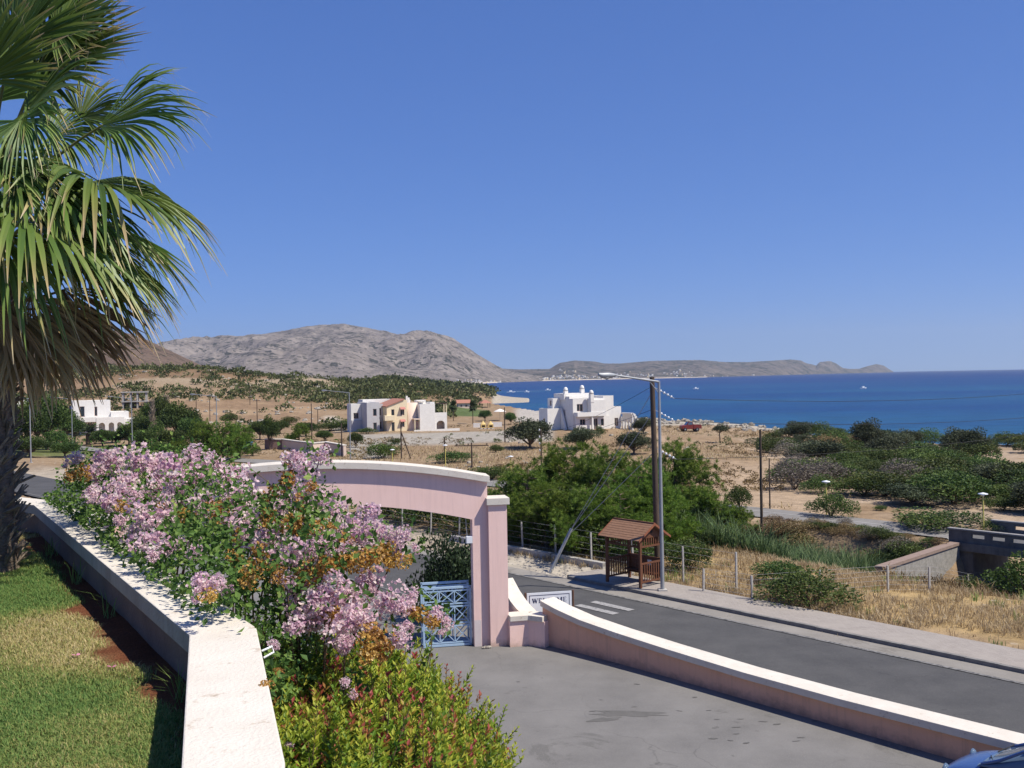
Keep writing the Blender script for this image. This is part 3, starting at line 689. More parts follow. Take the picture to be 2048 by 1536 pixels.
for t0, t1 in ((0, J), (SPAN - J, SPAN)):                           # the legs
    tt_ = [t0, t1]
    v = [ap(t, d, z) for z in (0, None) for d in (0, -TH) for t in tt_ for z in ([z] if z == 0 else [az(t)])]
    mb.add(v, [(0, 2, 3, 1), (4, 5, 7, 6), (0, 1, 5, 4), (2, 6, 7, 3), (0, 4, 6, 2), (1, 3, 7, 5)])
mb.obj('arch_wall', M['pink'], arch)
mb = MB(); tl = [-.06 + (SPAN + .12) * i / 48 for i in range(49)]
prof = [(.17, -.01), (.17, .20), (-TH - .12, .22), (-TH - .12, -.01)]
vs = [ap(t, d, az(min(max(t, 0), SPAN)) + z) for t in tl for d, z in prof]
fs = [(i * 4 + k, i * 4 + (k + 1) % 4, (i + 1) * 4 + (k + 1) % 4, (i + 1) * 4 + k) for i in range(48) for k in range(4)] + [(3, 2, 1, 0), tuple(48 * 4 + k for k in range(4))]
mb.add(vs, fs); mb.obj('coping', M['cap'], arch, bevel=.012)
for t0, lab in ((-.60, None), (SPAN, None)):                       # pilasters at both ends, standing proud
    mb = MB(); v = [ap(t, d, z) for z in (0, 4.55) for d in (.16, -TH - .05) for t in (t0 + .60, t0)]
    mb.add(v, [(0, 2, 3, 1), (4, 5, 7, 6), (0, 1, 5, 4), (2, 6, 7, 3), (0, 4, 6, 2), (1, 3, 7, 5)])
    pil = mb.obj('pilaster', M['pink'], arch)
    mb = MB(); v = [ap(t, d, z) for z in (4.54, 4.76) for d in (.24, -TH - .13) for t in (t0 + .66, t0 - .08)]
    mb.add(v, [(0, 2, 3, 1), (4, 5, 7, 6), (0, 1, 5, 4), (2, 6, 7, 3), (0, 4, 6, 2), (1, 3, 7, 5)])
    mb.obj('pilaster_cap', M['cap'], pil, bevel=.012)
mb = MB(); v = [ap(t, d, z) for z in (0, .85) for d in (.003, -.01) for t in (J - .01, .27)]
mb.add(v, [(0, 2, 3, 1), (4, 5, 7, 6), (0, 1, 5, 4), (2, 6, 7, 3), (0, 4, 6, 2), (1, 3, 7, 5)]); mb.obj('repair_patch', surf('pale_filler', (.60, .52, .51), (.66, .59, .57)), arch)
mb = MB(); v = [ap(t, d, z) for z in (3.32, 3.54) for d in (.0, -.20) for t in (J + .20, J + .002)]
mb.add(v, [(0, 2, 3, 1), (4, 5, 7, 6), (0, 1, 5, 4), (2, 6, 7, 3), (0, 4, 6, 2), (1, 3, 7, 5)])
tag(mb.obj('gate_motor_box', M['signwhite'], arch, bevel=.01))
mb = MB(); mb.bar(ap(J + .16, -.1, 3.54), ap(J + .20, -.1, 4.1), .025); mb.obj('conduit', M['galv'], arch)
mb = MB(); rr_ = random.Random(5)
for i in range(6):
    c = ap(.05 + .05 * i, .28 + rr_.uniform(-.05, .05), .04); k = rr_.uniform(.03, .06)
    mb.lathe([(.001, -k), (k * .8, -k * .4), (k, .1 * k), (k * .6, k * .7), (.001, k)], 6, c=c, smooth=False)
o = mb.obj('rubble_heap', M['stone'], None, 'small heap of white rubble at the foot of the arch', 'rubble', kind='stuff'); o.location = AR0

# ------------------------------------------------------------------ blue gate leaves, slid open side by side
def gate_leaf(off, dd, zt, lab):
    t0, t1 = J + .05 + off, J + 1.62 + off
    g = empty('gate_leaf', AR0 + ap(t1, dd, 0), 0, lab, 'gate', 'gate leaves of the drive')
    def q(t, z): return ap(t, dd, z) - ap(t1, dd, 0)
    mb = MB()
    for t in (t0 + .03, t1 - .03): mb.bar(q(t, .05), q(t, zt), .06, up=an)
    for z in (.06, zt - .03): mb.bar(q(t0, z), q(t1, z), .06, .07, up=(0, 0, 1))
    mb.obj('frame', M['gateblue'], g)
    H3 = [(.10, .72), (.72, 1.34), (1.34, zt - .08)]
    for r_, (za, zb) in enumerate(H3):
        mb = MB()
        for z in (za + .04, zb - .05): mb.bar(q(t0 + .06, z), q(t1 - .06, z), .025, .045)
        mb.obj('rail', M['gateblue'], g)
        for c in range(3):
            ta, tb = t0 + .06 + (t1 - t0 - .12) * c / 3, t0 + .06 + (t1 - t0 - .12) * (c + 1) / 3
            mb = MB(); za2, zb2 = za + .07, zb - .08
            mb.bar(q(ta + .02, za2), q(tb - .02, zb2), .022, .038, up=an); mb.bar(q(tb - .02, za2), q(ta + .02, zb2), .024, .038, up=an)
            if c < 2: mb.bar(q(tb, za2), q(tb, zb2), .03, .042, up=an)
            mb.obj('cross_bars', M['gateblue'], g)
    return g
gate_leaf(0, -.22, 1.93, 'light blue metal gate leaf with crossed bars, the front one')
gate_leaf(.02, -.62, 2.02, 'light blue metal gate leaf showing just behind the front one')

# ------------------------------------------------------------------ walls by the arch and the long drive wall
ARW = AR0 + ap(-.60, 0, 0)
sw = empty('link_wall', (0, 0, 0), 0, 'short pink wall with stepped white coping right of the arch', 'wall')
LP = [(ARW.x, ARW.y - .12), (.42, 32.22), (1.02, 31.86)]
wall_run(MB(), LP, .5, 0, .83).obj('wall_body', M['pink'], sw)
wall_run(MB(), LP[:2], .62, .83, 1.0).obj('coping', M['cap'], sw, bevel=.01)
wall_run(MB(), [LP[1], (.98, 31.90)], .615, .828, .998).obj('coping', M['cap'], sw, bevel=.01)
wp = [(.40, 32.40), (.26, 32.75), (.08, 33.15), (-.12, 33.55), (-.34, 33.95)]
cw = empty('curved_wing_wall', (0, 0, 0), 0, 'pink wing wall behind the pier with coping curving upwards', 'wall')
zt = [.82, .88, 1.02, 1.25, 1.60]
wall_run(MB(), wp, .38, 0, zt).obj('wall_body', M['pink'], cw)
wall_run(MB(), wp, .56, [z + .002 for z in zt], [z + .17 for z in zt]).obj('coping', M['cap'], cw)
DW = [(1.00, 32.20), (1.5, 31.75), (2.2, 31.05), (3.2, 29.95), (4.5, 28.45), (6.2, 26.4), (8.0, 24.2), (10.0, 21.8), (12.5, 18.8), (16.5, 14.0)]
dzt = [1.27, 1.08, .90, .77, .66, .57, .55, .58, .62, .66]
dw = empty('drive_wall', (0, 0, 0), 0, 'long low pink wall with white coping between drive and road', 'wall')
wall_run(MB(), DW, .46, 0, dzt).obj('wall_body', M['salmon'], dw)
wall_run(MB(), DW, .70, [z + .002 for z in dzt], [z + .185 for z in dzt]).obj('coping', M['cap'], dw, bevel=.012)

# ------------------------------------------------------------------ welcome sign
sg0 = P(1150, 1262, 0) + Vector((.25, .75, 0)); a0 = PD(1054, 1189, sg0.y - .32); a1 = PD(1143, 1182, sg0.y)
sg = empty('welcome_sign', (a0.x, a0.y, 0), 0, 'white welcome sign board with navy border behind the drive wall', 'sign')
su = Vector((a1.x - a0.x, a1.y - a0.y, 0)); SL = su.length; su.normalize(); sn = Vector((su.y, -su.x, 0)); ztop = (a0.z + a1.z) / 2 + .02; SHT = 1.05
def sp(u, v, d=0): return su * u + sn * d + Vector((0, 0, ztop - v))
def sbox(mb, u0, u1, v0, v1, d0, d1):
    v = [sp(u, vv, d) for vv in (v1, v0) for d in (d1, d0) for u in (u0, u1)]
    return mb.add(v, [(0, 2, 3, 1), (4, 5, 7, 6), (0, 1, 5, 4), (2, 6, 7, 3), (0, 4, 6, 2), (1, 3, 7, 5)])
board = sbox(MB(), 0, SL, 0, SHT, -.04, 0).obj('board', M['signwhite'], sg)
mb = MB(); bw = .022; e = .075
for a in ((e, SL - e, e, e + bw), (e, SL - e, SHT - e - bw, SHT - e), (e, e + bw, e + bw, SHT - e - bw), (SL - e - bw, SL - e, e + bw, SHT - e - bw)): sbox(mb, *a, .0005, .004)
mb.obj('border', M['signblue'], board)
for u, ln in ((-.05, None), (SL + .06, None)):
    mb = MB(); mb.tube([sp(u, -.02, -.03), sp(u, ztop + .1, -.03)], .035, 8); mb.obj('post', surf('rusty_brown_post', (.10, .05, .035), (.16, .09, .06)), sg)
def letter(mb, ch, u, v, w, h):
    """slab-serif capitals from bars; u,v = top left corner"""
    T_, t_ = w * .24, w * .10
    def r(a, b, c, d): sbox(mb, u + a * w, u + b * w, v + c * h, v + d * h, .0005, .005)
    def dg(x0, y0, x1, y1, th):
        p0, p1 = [sp(u + x * w, v + y * h, .0005) for x, y in ((x0, y0), (x1, y1))]; q = su * th
        mb.prism([p0 - q / 2, p0 + q / 2, p1 + q / 2, p1 - q / 2], sn * .0045)
    if ch == 'W':
        dg(.08, 0, .30, 1, T_ * .9); dg(.30, 1, .52, .05, t_); dg(.48, .05, .72, 1, T_ * .9); dg(.72, 1, .95, 0, t_); r(-.04, .24, 0, .06); r(.40, .62, 0, .06); r(.84, 1.06, 0, .06)
    elif ch == 'E':
        r(.08, .30, 0, 1); r(.30, .85, 0, .07); r(.30, .68, .46, .53); r(.30, .88, .93, 1); r(.80, .86, .07, .24); r(.83, .89, .74, .93); r(0, .08, 0, .06); r(0, .08, .94, 1)
    elif ch == 'L':
        r(.08, .32, 0, 1); r(.32, .85, .93, 1); r(.80, .87, .72, .93); r(-.02, .08, 0, .06); r(.32, .44, 0, .06); r(-.02, .08, .94, 1)
    elif ch == 'T':
        r(.38, .62, .07, 1); r(.05, .95, 0, .07); r(.05, .11, .07, .26); r(.89, .95, .07, .26); r(.28, .38, .94, 1); r(.62, .72, .94, 1)
    elif ch == 'M':
        r(.06, .14, .06, 1); r(.76, .96, .06, 1); dg(.12, .02, .46, .95, T_ * .8); dg(.46, .95, .78, .05, t_); r(-.04, .22, 0, .06); r(.70, 1.04, 0, .06); r(-.04, .06, .94, 1); r(.14, .22, .94, 1); r(.66, .76, .94, 1)
    elif ch in 'CO':
        n = 22; a0_, a1_ = (0, 2 * math.pi) if ch == 'O' else (R(38), R(322))
        for i in range(n):
            a, b_ = a0_ + (a1_ - a0_) * i / n, a0_ + (a1_ - a0_) * (i + 1) / n
            def pt(an_, k):
                th = (.10 + .20 * abs(math.cos(an_))) if k else 0
                return sp(u + w * (.5 + (.5 - th * .8) * math.cos(an_)), v + h * (.5 - (.5 - (.075 if k else 0)) * math.sin(an_)), .0005)
            mb.prism([pt(a, 0), pt(b_, 0), pt(b_, 1), pt(a, 1)], sn * .0045)
        if ch == 'C': r(.86, .93, .06, .34)
def word(tx, cu, v, h, gap=.2):
    ws = {'W': 1.25, 'E': .8, 'L': .8, 'C': .9, 'O': .95, 'M': 1.15, 'T': .9}; tot = sum(ws[c] for c in tx) * h + gap * h * (len(tx) - 1); u = cu - tot / 2
    for c in tx:
        mb = MB(); letter(mb, c, u, v, ws[c] * h, h); mb.obj('letter', M['signblue'], board); u += (ws[c] + gap) * h
word('WELCOME', SL * .50, .19, .155)
word('TO', SL * .50, .45, .155)
mb = MB(); u = .33
for c, wd_ in (('W', 1.25), ('O', .95)):
    mb = MB(); letter(mb, c, u, .71, wd_ * .155, .155); mb.obj('letter', M['signblue'], board); u += (wd_ + .2) * .155

# ------------------------------------------------------------------ bus shelter
shp = P(1238, 1172, .135); rzs = math.atan2(-.766, .643)
shx, shy = road_xy(1.05, road_s(shp.x, shp.y))
sh = empty('bus_shelter', (shx, shy, .135), rzs, 'small brown wooden bus shelter with pitched roof on the pavement', 'bus shelter')
# local x runs along the kerb towards the camera's right, local y away from the road
LX, LY, EH, RH = .92, .66, 1.98, 2.52
for sx in (-1, 1):
    for sy in (-1, 1):
        mb = MB(); mb.box(sx * LX - .05, sx * LX + .05, sy * LY - .05, sy * LY + .05, 0, EH + .02); mb.obj('post', M['shelterwood'], sh, bevel=.006)
def slats(a, b, z0, z1, n, name, rails=True, w=.05):
    a = Vector(a); b = Vector(b)
    if rails:
        for z in (z0, z1):
            mb = MB(); mb.bar(a + Vector((0, 0, z)), b + Vector((0, 0, z)), .045, .07); mb.obj('rail', M['shelterwood'], sh)
    sm = MB(); sm.box(-w / 2, w / 2, -.011, .011, z0, z1); me = sm.mesh(name, M['shelterwood'])
    an_ = math.atan2(b.y - a.y, b.x - a.x)
    for i in range(n):
        p_ = a.lerp(b, (i + .5) / n); inst(name, me, sh, (p_.x, p_.y, 0), (0, 0, an_))
for sx in (-1, 1):
    slats((sx * LX, -LY + .05, 0), (sx * LX, LY - .05, 0), .22, .95, 9, 'slat')
    slats((sx * LX, -LY + .05, 0), (sx * LX, LY - .05, 0), 1.62, 1.98, 9, 'frieze_slat')
slats((-LX + .05, -LY, 0), (LX - .05, -LY, 0), 1.62, 1.98, 13, 'frieze_slat')
slats((-LX + .05, LY, 0), (LX - .05, LY, 0), 1.62, 1.98, 13, 'frieze_slat')
for i in range(6):
    mb = MB(); mb.box(-LX + .05, LX - .05, LY - .012, LY + .012, .25 + i * .118, .25 + i * .118 + .112); mb.obj('back_board', M['shelterwood'], sh)
mb = MB(); mb.bar((-LX + .05, LY, .99), (LX - .05, LY, .99), .06, .07); mb.obj('rail', M['shelterwood'], sh)
for i in range(3):
    mb = MB(); mb.box(-LX + .06, LX - .06, LY - .40 + i * .125, LY - .40 + i * .125 + .11, .42, .45); mb.obj('bench_plank', M['shelterwood'], sh)
mb = MB(); mb.box(.12, .34, LY - .02, LY - .016, .66, .88); mb.obj('notice', M['signwhite'], sh)
OV = .20; ey = LY + .26; ez = EH - .06
slope = Vector((0, ey, ez - RH)); NCR = 8
for sy in (-1, 1):
    for i in range(NCR):
        f0, f1 = i / NCR, (i + 1) / NCR + .02
        y0, z0 = sy * ey * f0, RH + (ez - RH) * f0; y1, z1 = sy * ey * f1, RH + (ez - RH) * f1
        mb = MB(); q = [(-LX - OV, y0, z0 + .008), (-LX - OV, y1, z1 + .020), (-LX - OV, y1, z1), (-LX - OV, y0, z0 - .012)]
        mb.prism(q, (2 * (LX + OV), 0, 0)); mb.obj('roof_shingle_course', M['shelterroof'], sh)
mb = MB(); mb.bar((-LX - OV, 0, RH + .012), (LX + OV, 0, RH + .012), .09, .04); mb.obj('ridge_board', M['shelterwood'], sh)
redw = surf('reddish_barge_wood', (.21, .075, .04), (.28, .11, .06), scale=7, rough=.6)
for sx in (-1, 1):
    for sy in (-1, 1):
        mb = MB(); mb.bar((sx * (LX + OV + .012), 0, RH), (sx * (LX + OV + .012), sy * ey, ez), .025, .10, up=(1, 0, 0)) if False else mb.prism([(sx * (LX + OV) , 0, RH + .03), (sx * (LX + OV), sy * (ey + .02), ez + .03), (sx * (LX + OV), sy * (ey + .02), ez - .06), (sx * (LX + OV), 0, RH - .07)], (sx * .025, 0, 0)); mb.obj('barge_board', redw, sh)
    n = 16; cz = EH + .22; out_ = [(sx * LX, -LY, EH), (sx * LX, LY, EH), (sx * LX, 0.02, RH - .06), (sx * LX, -.02, RH - .06)]
    mb = MB(); mb.prism(out_, (sx * .02, 0, 0)); gb = mb.obj('gable_board', M['shelterwood'], sh)
    mb = MB(); mb.add([(sx * (LX + .023), .075 * math.cos(2 * math.pi * i / n), cz + .075 * math.sin(2 * math.pi * i / n)) for i in range(n)], [tuple(range(n))]); mb.obj('round_hole', M['black'], gb)

# ------------------------------------------------------------------ street lamps
def street_lamp(base, height, arm_dir, arm, label, rise=.22, group='tall street lamps'):
    r0 = height / 8.4
    L = empty('street_lamp', base, 0, label, 'street lamp', group)
    mb = MB(); mb.tube([(0, 0, -.3), (0, 0, .5), (0, 0, height)], [.085, .08, .052], 10); mb.obj('pole', M['galv'], L)
    mb = MB(); mb.box(-.17, .17, -.17, .17, -.1, .06); mb.obj('base_plate', M['concrete'], L)
    d = Vector((arm_dir[0], arm_dir[1], 0)).normalized(); e = d * arm + Vector((0, 0, height + rise))
    mb = MB(); mb.tube([(0, 0, height - .03), e], [.045, .035], 8); mb.obj('arm', M['galv'], L)
    mb = MB(); mb.tube([(0, 0, height - .5), d * .45 + Vector((0, 0, height + .02))], .018, 6); mb.obj('bracket', M['galv'], L)
    mb = MB(); f = e + d * .72 + Vector((0, 0, .05)); mb.tube([e - d * .05, e + d * .1, e + d * .3, e + d * .55, f], [.05, .085, .12, .115, .05], 10)
    hd = mb.obj('lamp_head', M['galv'], L)
    mb = MB(); mb.tube([e + d * .20 - Vector((0, 0, .03)), e + d * .35 - Vector((0, 0, .07)), e + d * .56 - Vector((0, 0, .03))], [.06, .10, .05], 10); mb.obj('lamp_glass', glass('lamp_glass', (.5, .5, .46)), hd)
    return L
lp = P(1325, 1181, .135)
street_lamp((lp.x, lp.y, .135), 8.22, (-.90, -.42), 2.0, 'tall grey street lamp beside the bus shelter, arm over the road', .26)
for px, top, base, lab in ((62, 798, 926, 'grey street lamp beside the palm trunk, on a concrete foot'), (145, 798, 903, 'grey street lamp in front of the white villa garden, left of the date palm'),
                      (265, 797, 909, 'grey street lamp in front of the white villa, right of the date palm'), (435, 793, 920, 'grey street lamp in front of the dark pines by the junction'),
                      (701, 785, 921, 'grey street lamp left of the cream and grey house')):
    g = G(px, base, 60); street_lamp(g, (base - top) / F * g.y, (-.92, .18), 2.6 + .4, lab, .3)
# ------------------------------------------------------------------ leaf-cloud builders
def unit(v): return v / np.maximum(np.linalg.norm(v, axis=-1, keepdims=True), 1e-9)
def leaf_quads(C, Dr, Nn, L, W, t, cup=.0):
    """kite-shaped leaves: centre of base C, direction Dr, facing Nn"""
    Dr = unit(Dr); S = unit(np.cross(Dr, Nn)); Nn = np.cross(S, Dr)
    L = np.broadcast_to(L, (len(C),))[:, None]; W = np.broadcast_to(W, (len(C),))[:, None]
    mid = C + Dr * L * .5 + Nn * (W * cup)
    V = np.stack([C, mid + S * W / 2, C + Dr * L, mid - S * W / 2], 1).reshape(-1, 3)
    k = np.arange(len(C))[:, None] * 4
    T = np.concatenate([k + np.array([[0, 1, 2]]), k + np.array([[0, 2, 3]])]); return V, T, np.repeat(t, 4)
def join(parts):
    o = 0; V = []; T = []; t = []
    for v, f, c in parts: V.append(v); T.append(f + o); t.append(c); o += len(v)
    return np.concatenate(V), np.concatenate(T), np.concatenate(t)
def sphere_pts(n, rng, up=-.3):
    v = unit(rng.normal(size=(n * 4 + 24, 3))); v = v[v[:, 2] > up][:n]; return v
def clump_cloud(rng, clumps, n, size, aspect=.55, shell=.75, up=.35, tone=(.2, .8)):
    """leaves over lumpy ellipsoids; clumps = list of (centre, radii)"""
    areas = np.array([np.prod(r) ** (2 / 3) for c, r in clumps]); ns = np.maximum(6, (n * areas / areas.sum())).astype(int); out = []
    for (c, r), k in zip(clumps, ns):
        v = sphere_pts(k, rng, -.6); k = len(v); rad = shell + (1.08 - shell) * rng.random((k, 1)) ** .6
        p = np.array(c) + v * np.array(r) * rad
        d = unit(v * .7 + rng.normal(size=(k, 3)) * .7 + np.array([0, 0, up])); nn = unit(v + rng.normal(size=(k, 3)) * .6)
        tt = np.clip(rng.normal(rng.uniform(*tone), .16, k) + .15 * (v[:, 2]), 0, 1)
        sz = size * rng.uniform(.6, 1.3, k)
        out.append(leaf_quads(p, d, nn, sz, sz * aspect, tt, .1))
    return join(out)
def dome_clumps(rng, n, lump=(.16, .30), flat=.85, base=.25):
    cl = []
    for i in range(n):
        v = sphere_pts(1, rng, -.05)[0]; q = rng.uniform(.25, .72)
        r = rng.uniform(*lump); c = np.array([v[0] * .5 * q * 1.35, v[1] * .5 * q * 1.35, base + v[2] * q * (1 - base) * flat])
        cl.append((c, (r, r * rng.uniform(.8, 1.1), r * rng.uniform(.7, 1.0))))
    cl.append((np.array([0, 0, base + .08]), (.40, .40, .35))); return cl

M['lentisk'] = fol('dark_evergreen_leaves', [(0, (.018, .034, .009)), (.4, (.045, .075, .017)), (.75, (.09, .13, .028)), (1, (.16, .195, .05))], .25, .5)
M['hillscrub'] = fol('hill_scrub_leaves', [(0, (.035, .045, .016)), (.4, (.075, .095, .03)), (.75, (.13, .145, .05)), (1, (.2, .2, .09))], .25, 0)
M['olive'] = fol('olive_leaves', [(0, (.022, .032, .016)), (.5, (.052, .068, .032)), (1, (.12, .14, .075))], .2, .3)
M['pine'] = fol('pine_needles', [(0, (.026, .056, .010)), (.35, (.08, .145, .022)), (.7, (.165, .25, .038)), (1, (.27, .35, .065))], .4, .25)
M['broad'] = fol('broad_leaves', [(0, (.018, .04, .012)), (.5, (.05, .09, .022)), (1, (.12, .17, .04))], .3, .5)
M['dryshrub'] = fol('dry_brown_shrub', [(0, (.07, .045, .022)), (.5, (.16, .105, .05)), (1, (.26, .18, .09))], .2, .5)
M['greyshrub'] = fol('grey_thorny_shrub', [(0, (.075, .065, .05)), (.5, (.15, .13, .105)), (1, (.24, .21, .17))], .2, .3)
M['reed'] = fol('reed_leaves', [(0, (.04, .075, .03)), (.5, (.10, .165, .06)), (1, (.24, .30, .13))], .3, .1)
M['straw'] = fol('dry_grass', [(0, (.25, .17, .09)), (.4, (.43, .335, .185)), (.8, (.58, .48, .30)), (1, (.68, .60, .43))], .3, .25)
M['cypress'] = fol('dark_conifer_needles', [(0, (.010, .020, .010)), (.5, (.024, .045, .020)), (1, (.055, .085, .035))], .15, .2)
M['twig'] = surf('bare_grey_twigs', (.22, .17, .13), (.34, .28, .22), scale=20)
M['datepalm'] = fol('date_palm_leaflets', [(0, (.02, .035, .015)), (.5, (.05, .08, .03)), (1, (.13, .16, .06))], .2, .2)

TPL = {}
def shrub_tpl(key, seed, mat, n=3200, lumps=13, size=.055, **kw):
    rng = np.random.default_rng(seed); V, T, t = clump_cloud(rng, dome_clumps(rng, lumps, **kw), n, size)
    V[:, 2] = np.maximum(V[:, 2], -.02)
    st = MB(); r = random.Random(seed)
    for i in range(7):
        a = r.uniform(0, 6.28); st.tube([(0, 0, -.05), (.1 * math.cos(a), .1 * math.sin(a), .2), (.3 * math.cos(a), .3 * math.sin(a), .45)], [.014, .010, .005], 5)
    TPL[key] = [('foliage', npmesh('foliage', V, T, M[mat], t)), ('stems', st.mesh('stems', M['bark']))]
for i in range(4): shrub_tpl('lentisk%d' % i, 100 + i, 'lentisk', 4200, 15, .05)
for i in range(2): shrub_tpl('dry%d' % i, 120 + i, 'dryshrub', 2400, 12, .045)
shrub_tpl('grey0', 125, 'greyshrub', 2400, 12, .045)
for i in range(2): shrub_tpl('greenshrub%d' % i, 130 + i, 'broad', 3800, 14, .05)
shrub_tpl('darkbush', 136, 'cypress', 7000, 20, .045, base=.12)
def tree_tpl(key, seed, mat, n, size, crown0=.28, lumps=16, lump=(.13, .24), trunk_r=.035, lean=0.0, wide=1.0):
    rng = np.random.default_rng(seed); r = random.Random(seed); cl = []; tr = MB()
    top = np.array([lean * .5, 0, crown0 + .12]); tr.tube([(0, 0, -.06), (lean * .2, .01, crown0 * .5), tuple(top)], [trunk_r * 1.25, trunk_r, trunk_r * .75], 8)
    for i in range(lumps):
        v = sphere_pts(1, rng, -.25)[0]; q = rng.uniform(.4, .95); rr_ = rng.uniform(*lump)
        c = np.array([v[0] * .40 * q * wide + lean, v[1] * .40 * q * wide, crown0 + (1 - crown0) * .48 + v[2] * q * (1 - crown0) * .40])
        cl.append((c, (rr_, rr_, rr_ * .8)))
        m_ = top * .5 + c * .5 + np.array([0, 0, -.03]); tr.tube([tuple(top), tuple(m_), tuple(c)], [trunk_r * .5, trunk_r * .32, trunk_r * .12], 5)
    V, T, t = clump_cloud(rng, cl, n, size, shell=.35)
    TPL[key] = [('crown', npmesh('crown', V, T, M[mat], t)), ('trunk', tr.mesh('trunk', M['bark']))]
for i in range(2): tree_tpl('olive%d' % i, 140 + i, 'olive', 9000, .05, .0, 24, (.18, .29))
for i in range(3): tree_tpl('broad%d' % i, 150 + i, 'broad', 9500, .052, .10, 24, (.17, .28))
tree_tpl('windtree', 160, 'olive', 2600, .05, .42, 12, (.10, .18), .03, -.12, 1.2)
def pine_tpl(key, seed, nt_=1000, nn=34, crown0=.10, needle=.058, mat='pine', open_=1.0, cone=False):
    """Aleppo pine: limbs ending in tufts of needles"""
    rng = np.random.default_rng(seed); tr = MB(); tufts = []
    tr.tube([(0, 0, -.08), (.02, .01, .3), (-.01, .02, .62), (.02, 0, .92)], [.035, .03, .02, .006], 8)
    for i in range(26):
        h = crown0 + (.92 - crown0) * (i + rng.random()) / 26; a = rng.uniform(0, 6.283)
        ln = (.56 * (1 - ((h - crown0) / (1 - crown0)) ** 1.8) + .10) * rng.uniform(.65, 1.1)
        if cone: ln = .42 * (1 - (h - crown0) / (1 - crown0)) * rng.uniform(.7, 1.1) + .04
        d = np.array([math.cos(a), math.sin(a), .0]); p0 = np.array([0, 0, h]); p1 = p0 + d * ln * .55 + [0, 0, .05 * ln]; p2 = p0 + d * ln + [0, 0, .28 * ln]
        tr.tube([tuple(p0), tuple(p1), tuple(p2)], [.011, .007, .003], 5)
        k = max(6, int(nt_ / 26 * (ln / .35)))
        for j in range(k):
            f = rng.uniform(.35, 1.05); b = p0 + (p1 - p0) * min(1, f * 2) + (p2 - p1) * max(0, f * 2 - 1)
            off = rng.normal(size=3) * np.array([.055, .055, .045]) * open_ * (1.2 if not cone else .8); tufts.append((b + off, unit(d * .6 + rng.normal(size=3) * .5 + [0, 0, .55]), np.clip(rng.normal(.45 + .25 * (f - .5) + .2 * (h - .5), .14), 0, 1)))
    C = np.array([q[0] for q in tufts]); A = np.array([q[1] for q in tufts]); tn = np.array([q[2] for q in tufts])
    C = np.repeat(C, nn, 0); A = np.repeat(A, nn, 0); tn = np.repeat(tn, nn) + rng.normal(0, .08, len(C))
    Dr = unit(A * .9 + rng.normal(size=C.shape) * .62); L = needle * rng.uniform(.6, 1.15, len(C))
    V, T, t = leaf_quads(C, Dr, rng.normal(size=C.shape), L, L * .10, np.clip(tn, 0, 1))
    TPL[key] = [('crown', npmesh('crown', V, T, M[mat], t)), ('trunk', tr.mesh('trunk', M['bark']))]
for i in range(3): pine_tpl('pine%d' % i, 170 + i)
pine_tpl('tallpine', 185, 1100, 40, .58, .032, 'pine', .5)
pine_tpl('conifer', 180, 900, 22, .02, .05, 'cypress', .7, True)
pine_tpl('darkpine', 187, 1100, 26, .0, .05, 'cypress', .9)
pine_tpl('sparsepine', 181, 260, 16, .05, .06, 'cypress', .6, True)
def poplar_tpl(key, seed):
    r = random.Random(seed); mb = MB(); mb.tube([(0, 0, -.05), (.005, 0, .5), (0, 0, 1)], [.012, .008, .002], 6)
    for i in range(150):
        h = r.uniform(.12, .93); a = r.uniform(0, 6.28); ln = .11 * (1 - h * .55) * r.uniform(.6, 1.2)
        p0 = Vector((0, 0, h)); p1 = p0 + Vector((math.cos(a) * ln * .5, math.sin(a) * ln * .5, ln * .7)); p2 = p1 + Vector((math.cos(a) * ln * .25, math.sin(a) * ln * .25, ln * .9))
        mb.tube([p0, p1, p2], [.005, .0035, .0018], 4, cap=False)
        for q in range(3):
            b = a + r.uniform(-1.2, 1.2); c = p0.lerp(p1, r.random()); mb.tube([c, c + Vector((math.cos(b) * .03, math.sin(b) * .03, .06))], [.003, .0012], 4, cap=False)
    TPL[key] = [('twigs', mb.mesh('twigs', M['twig']))]
poplar_tpl('poplar', 190)
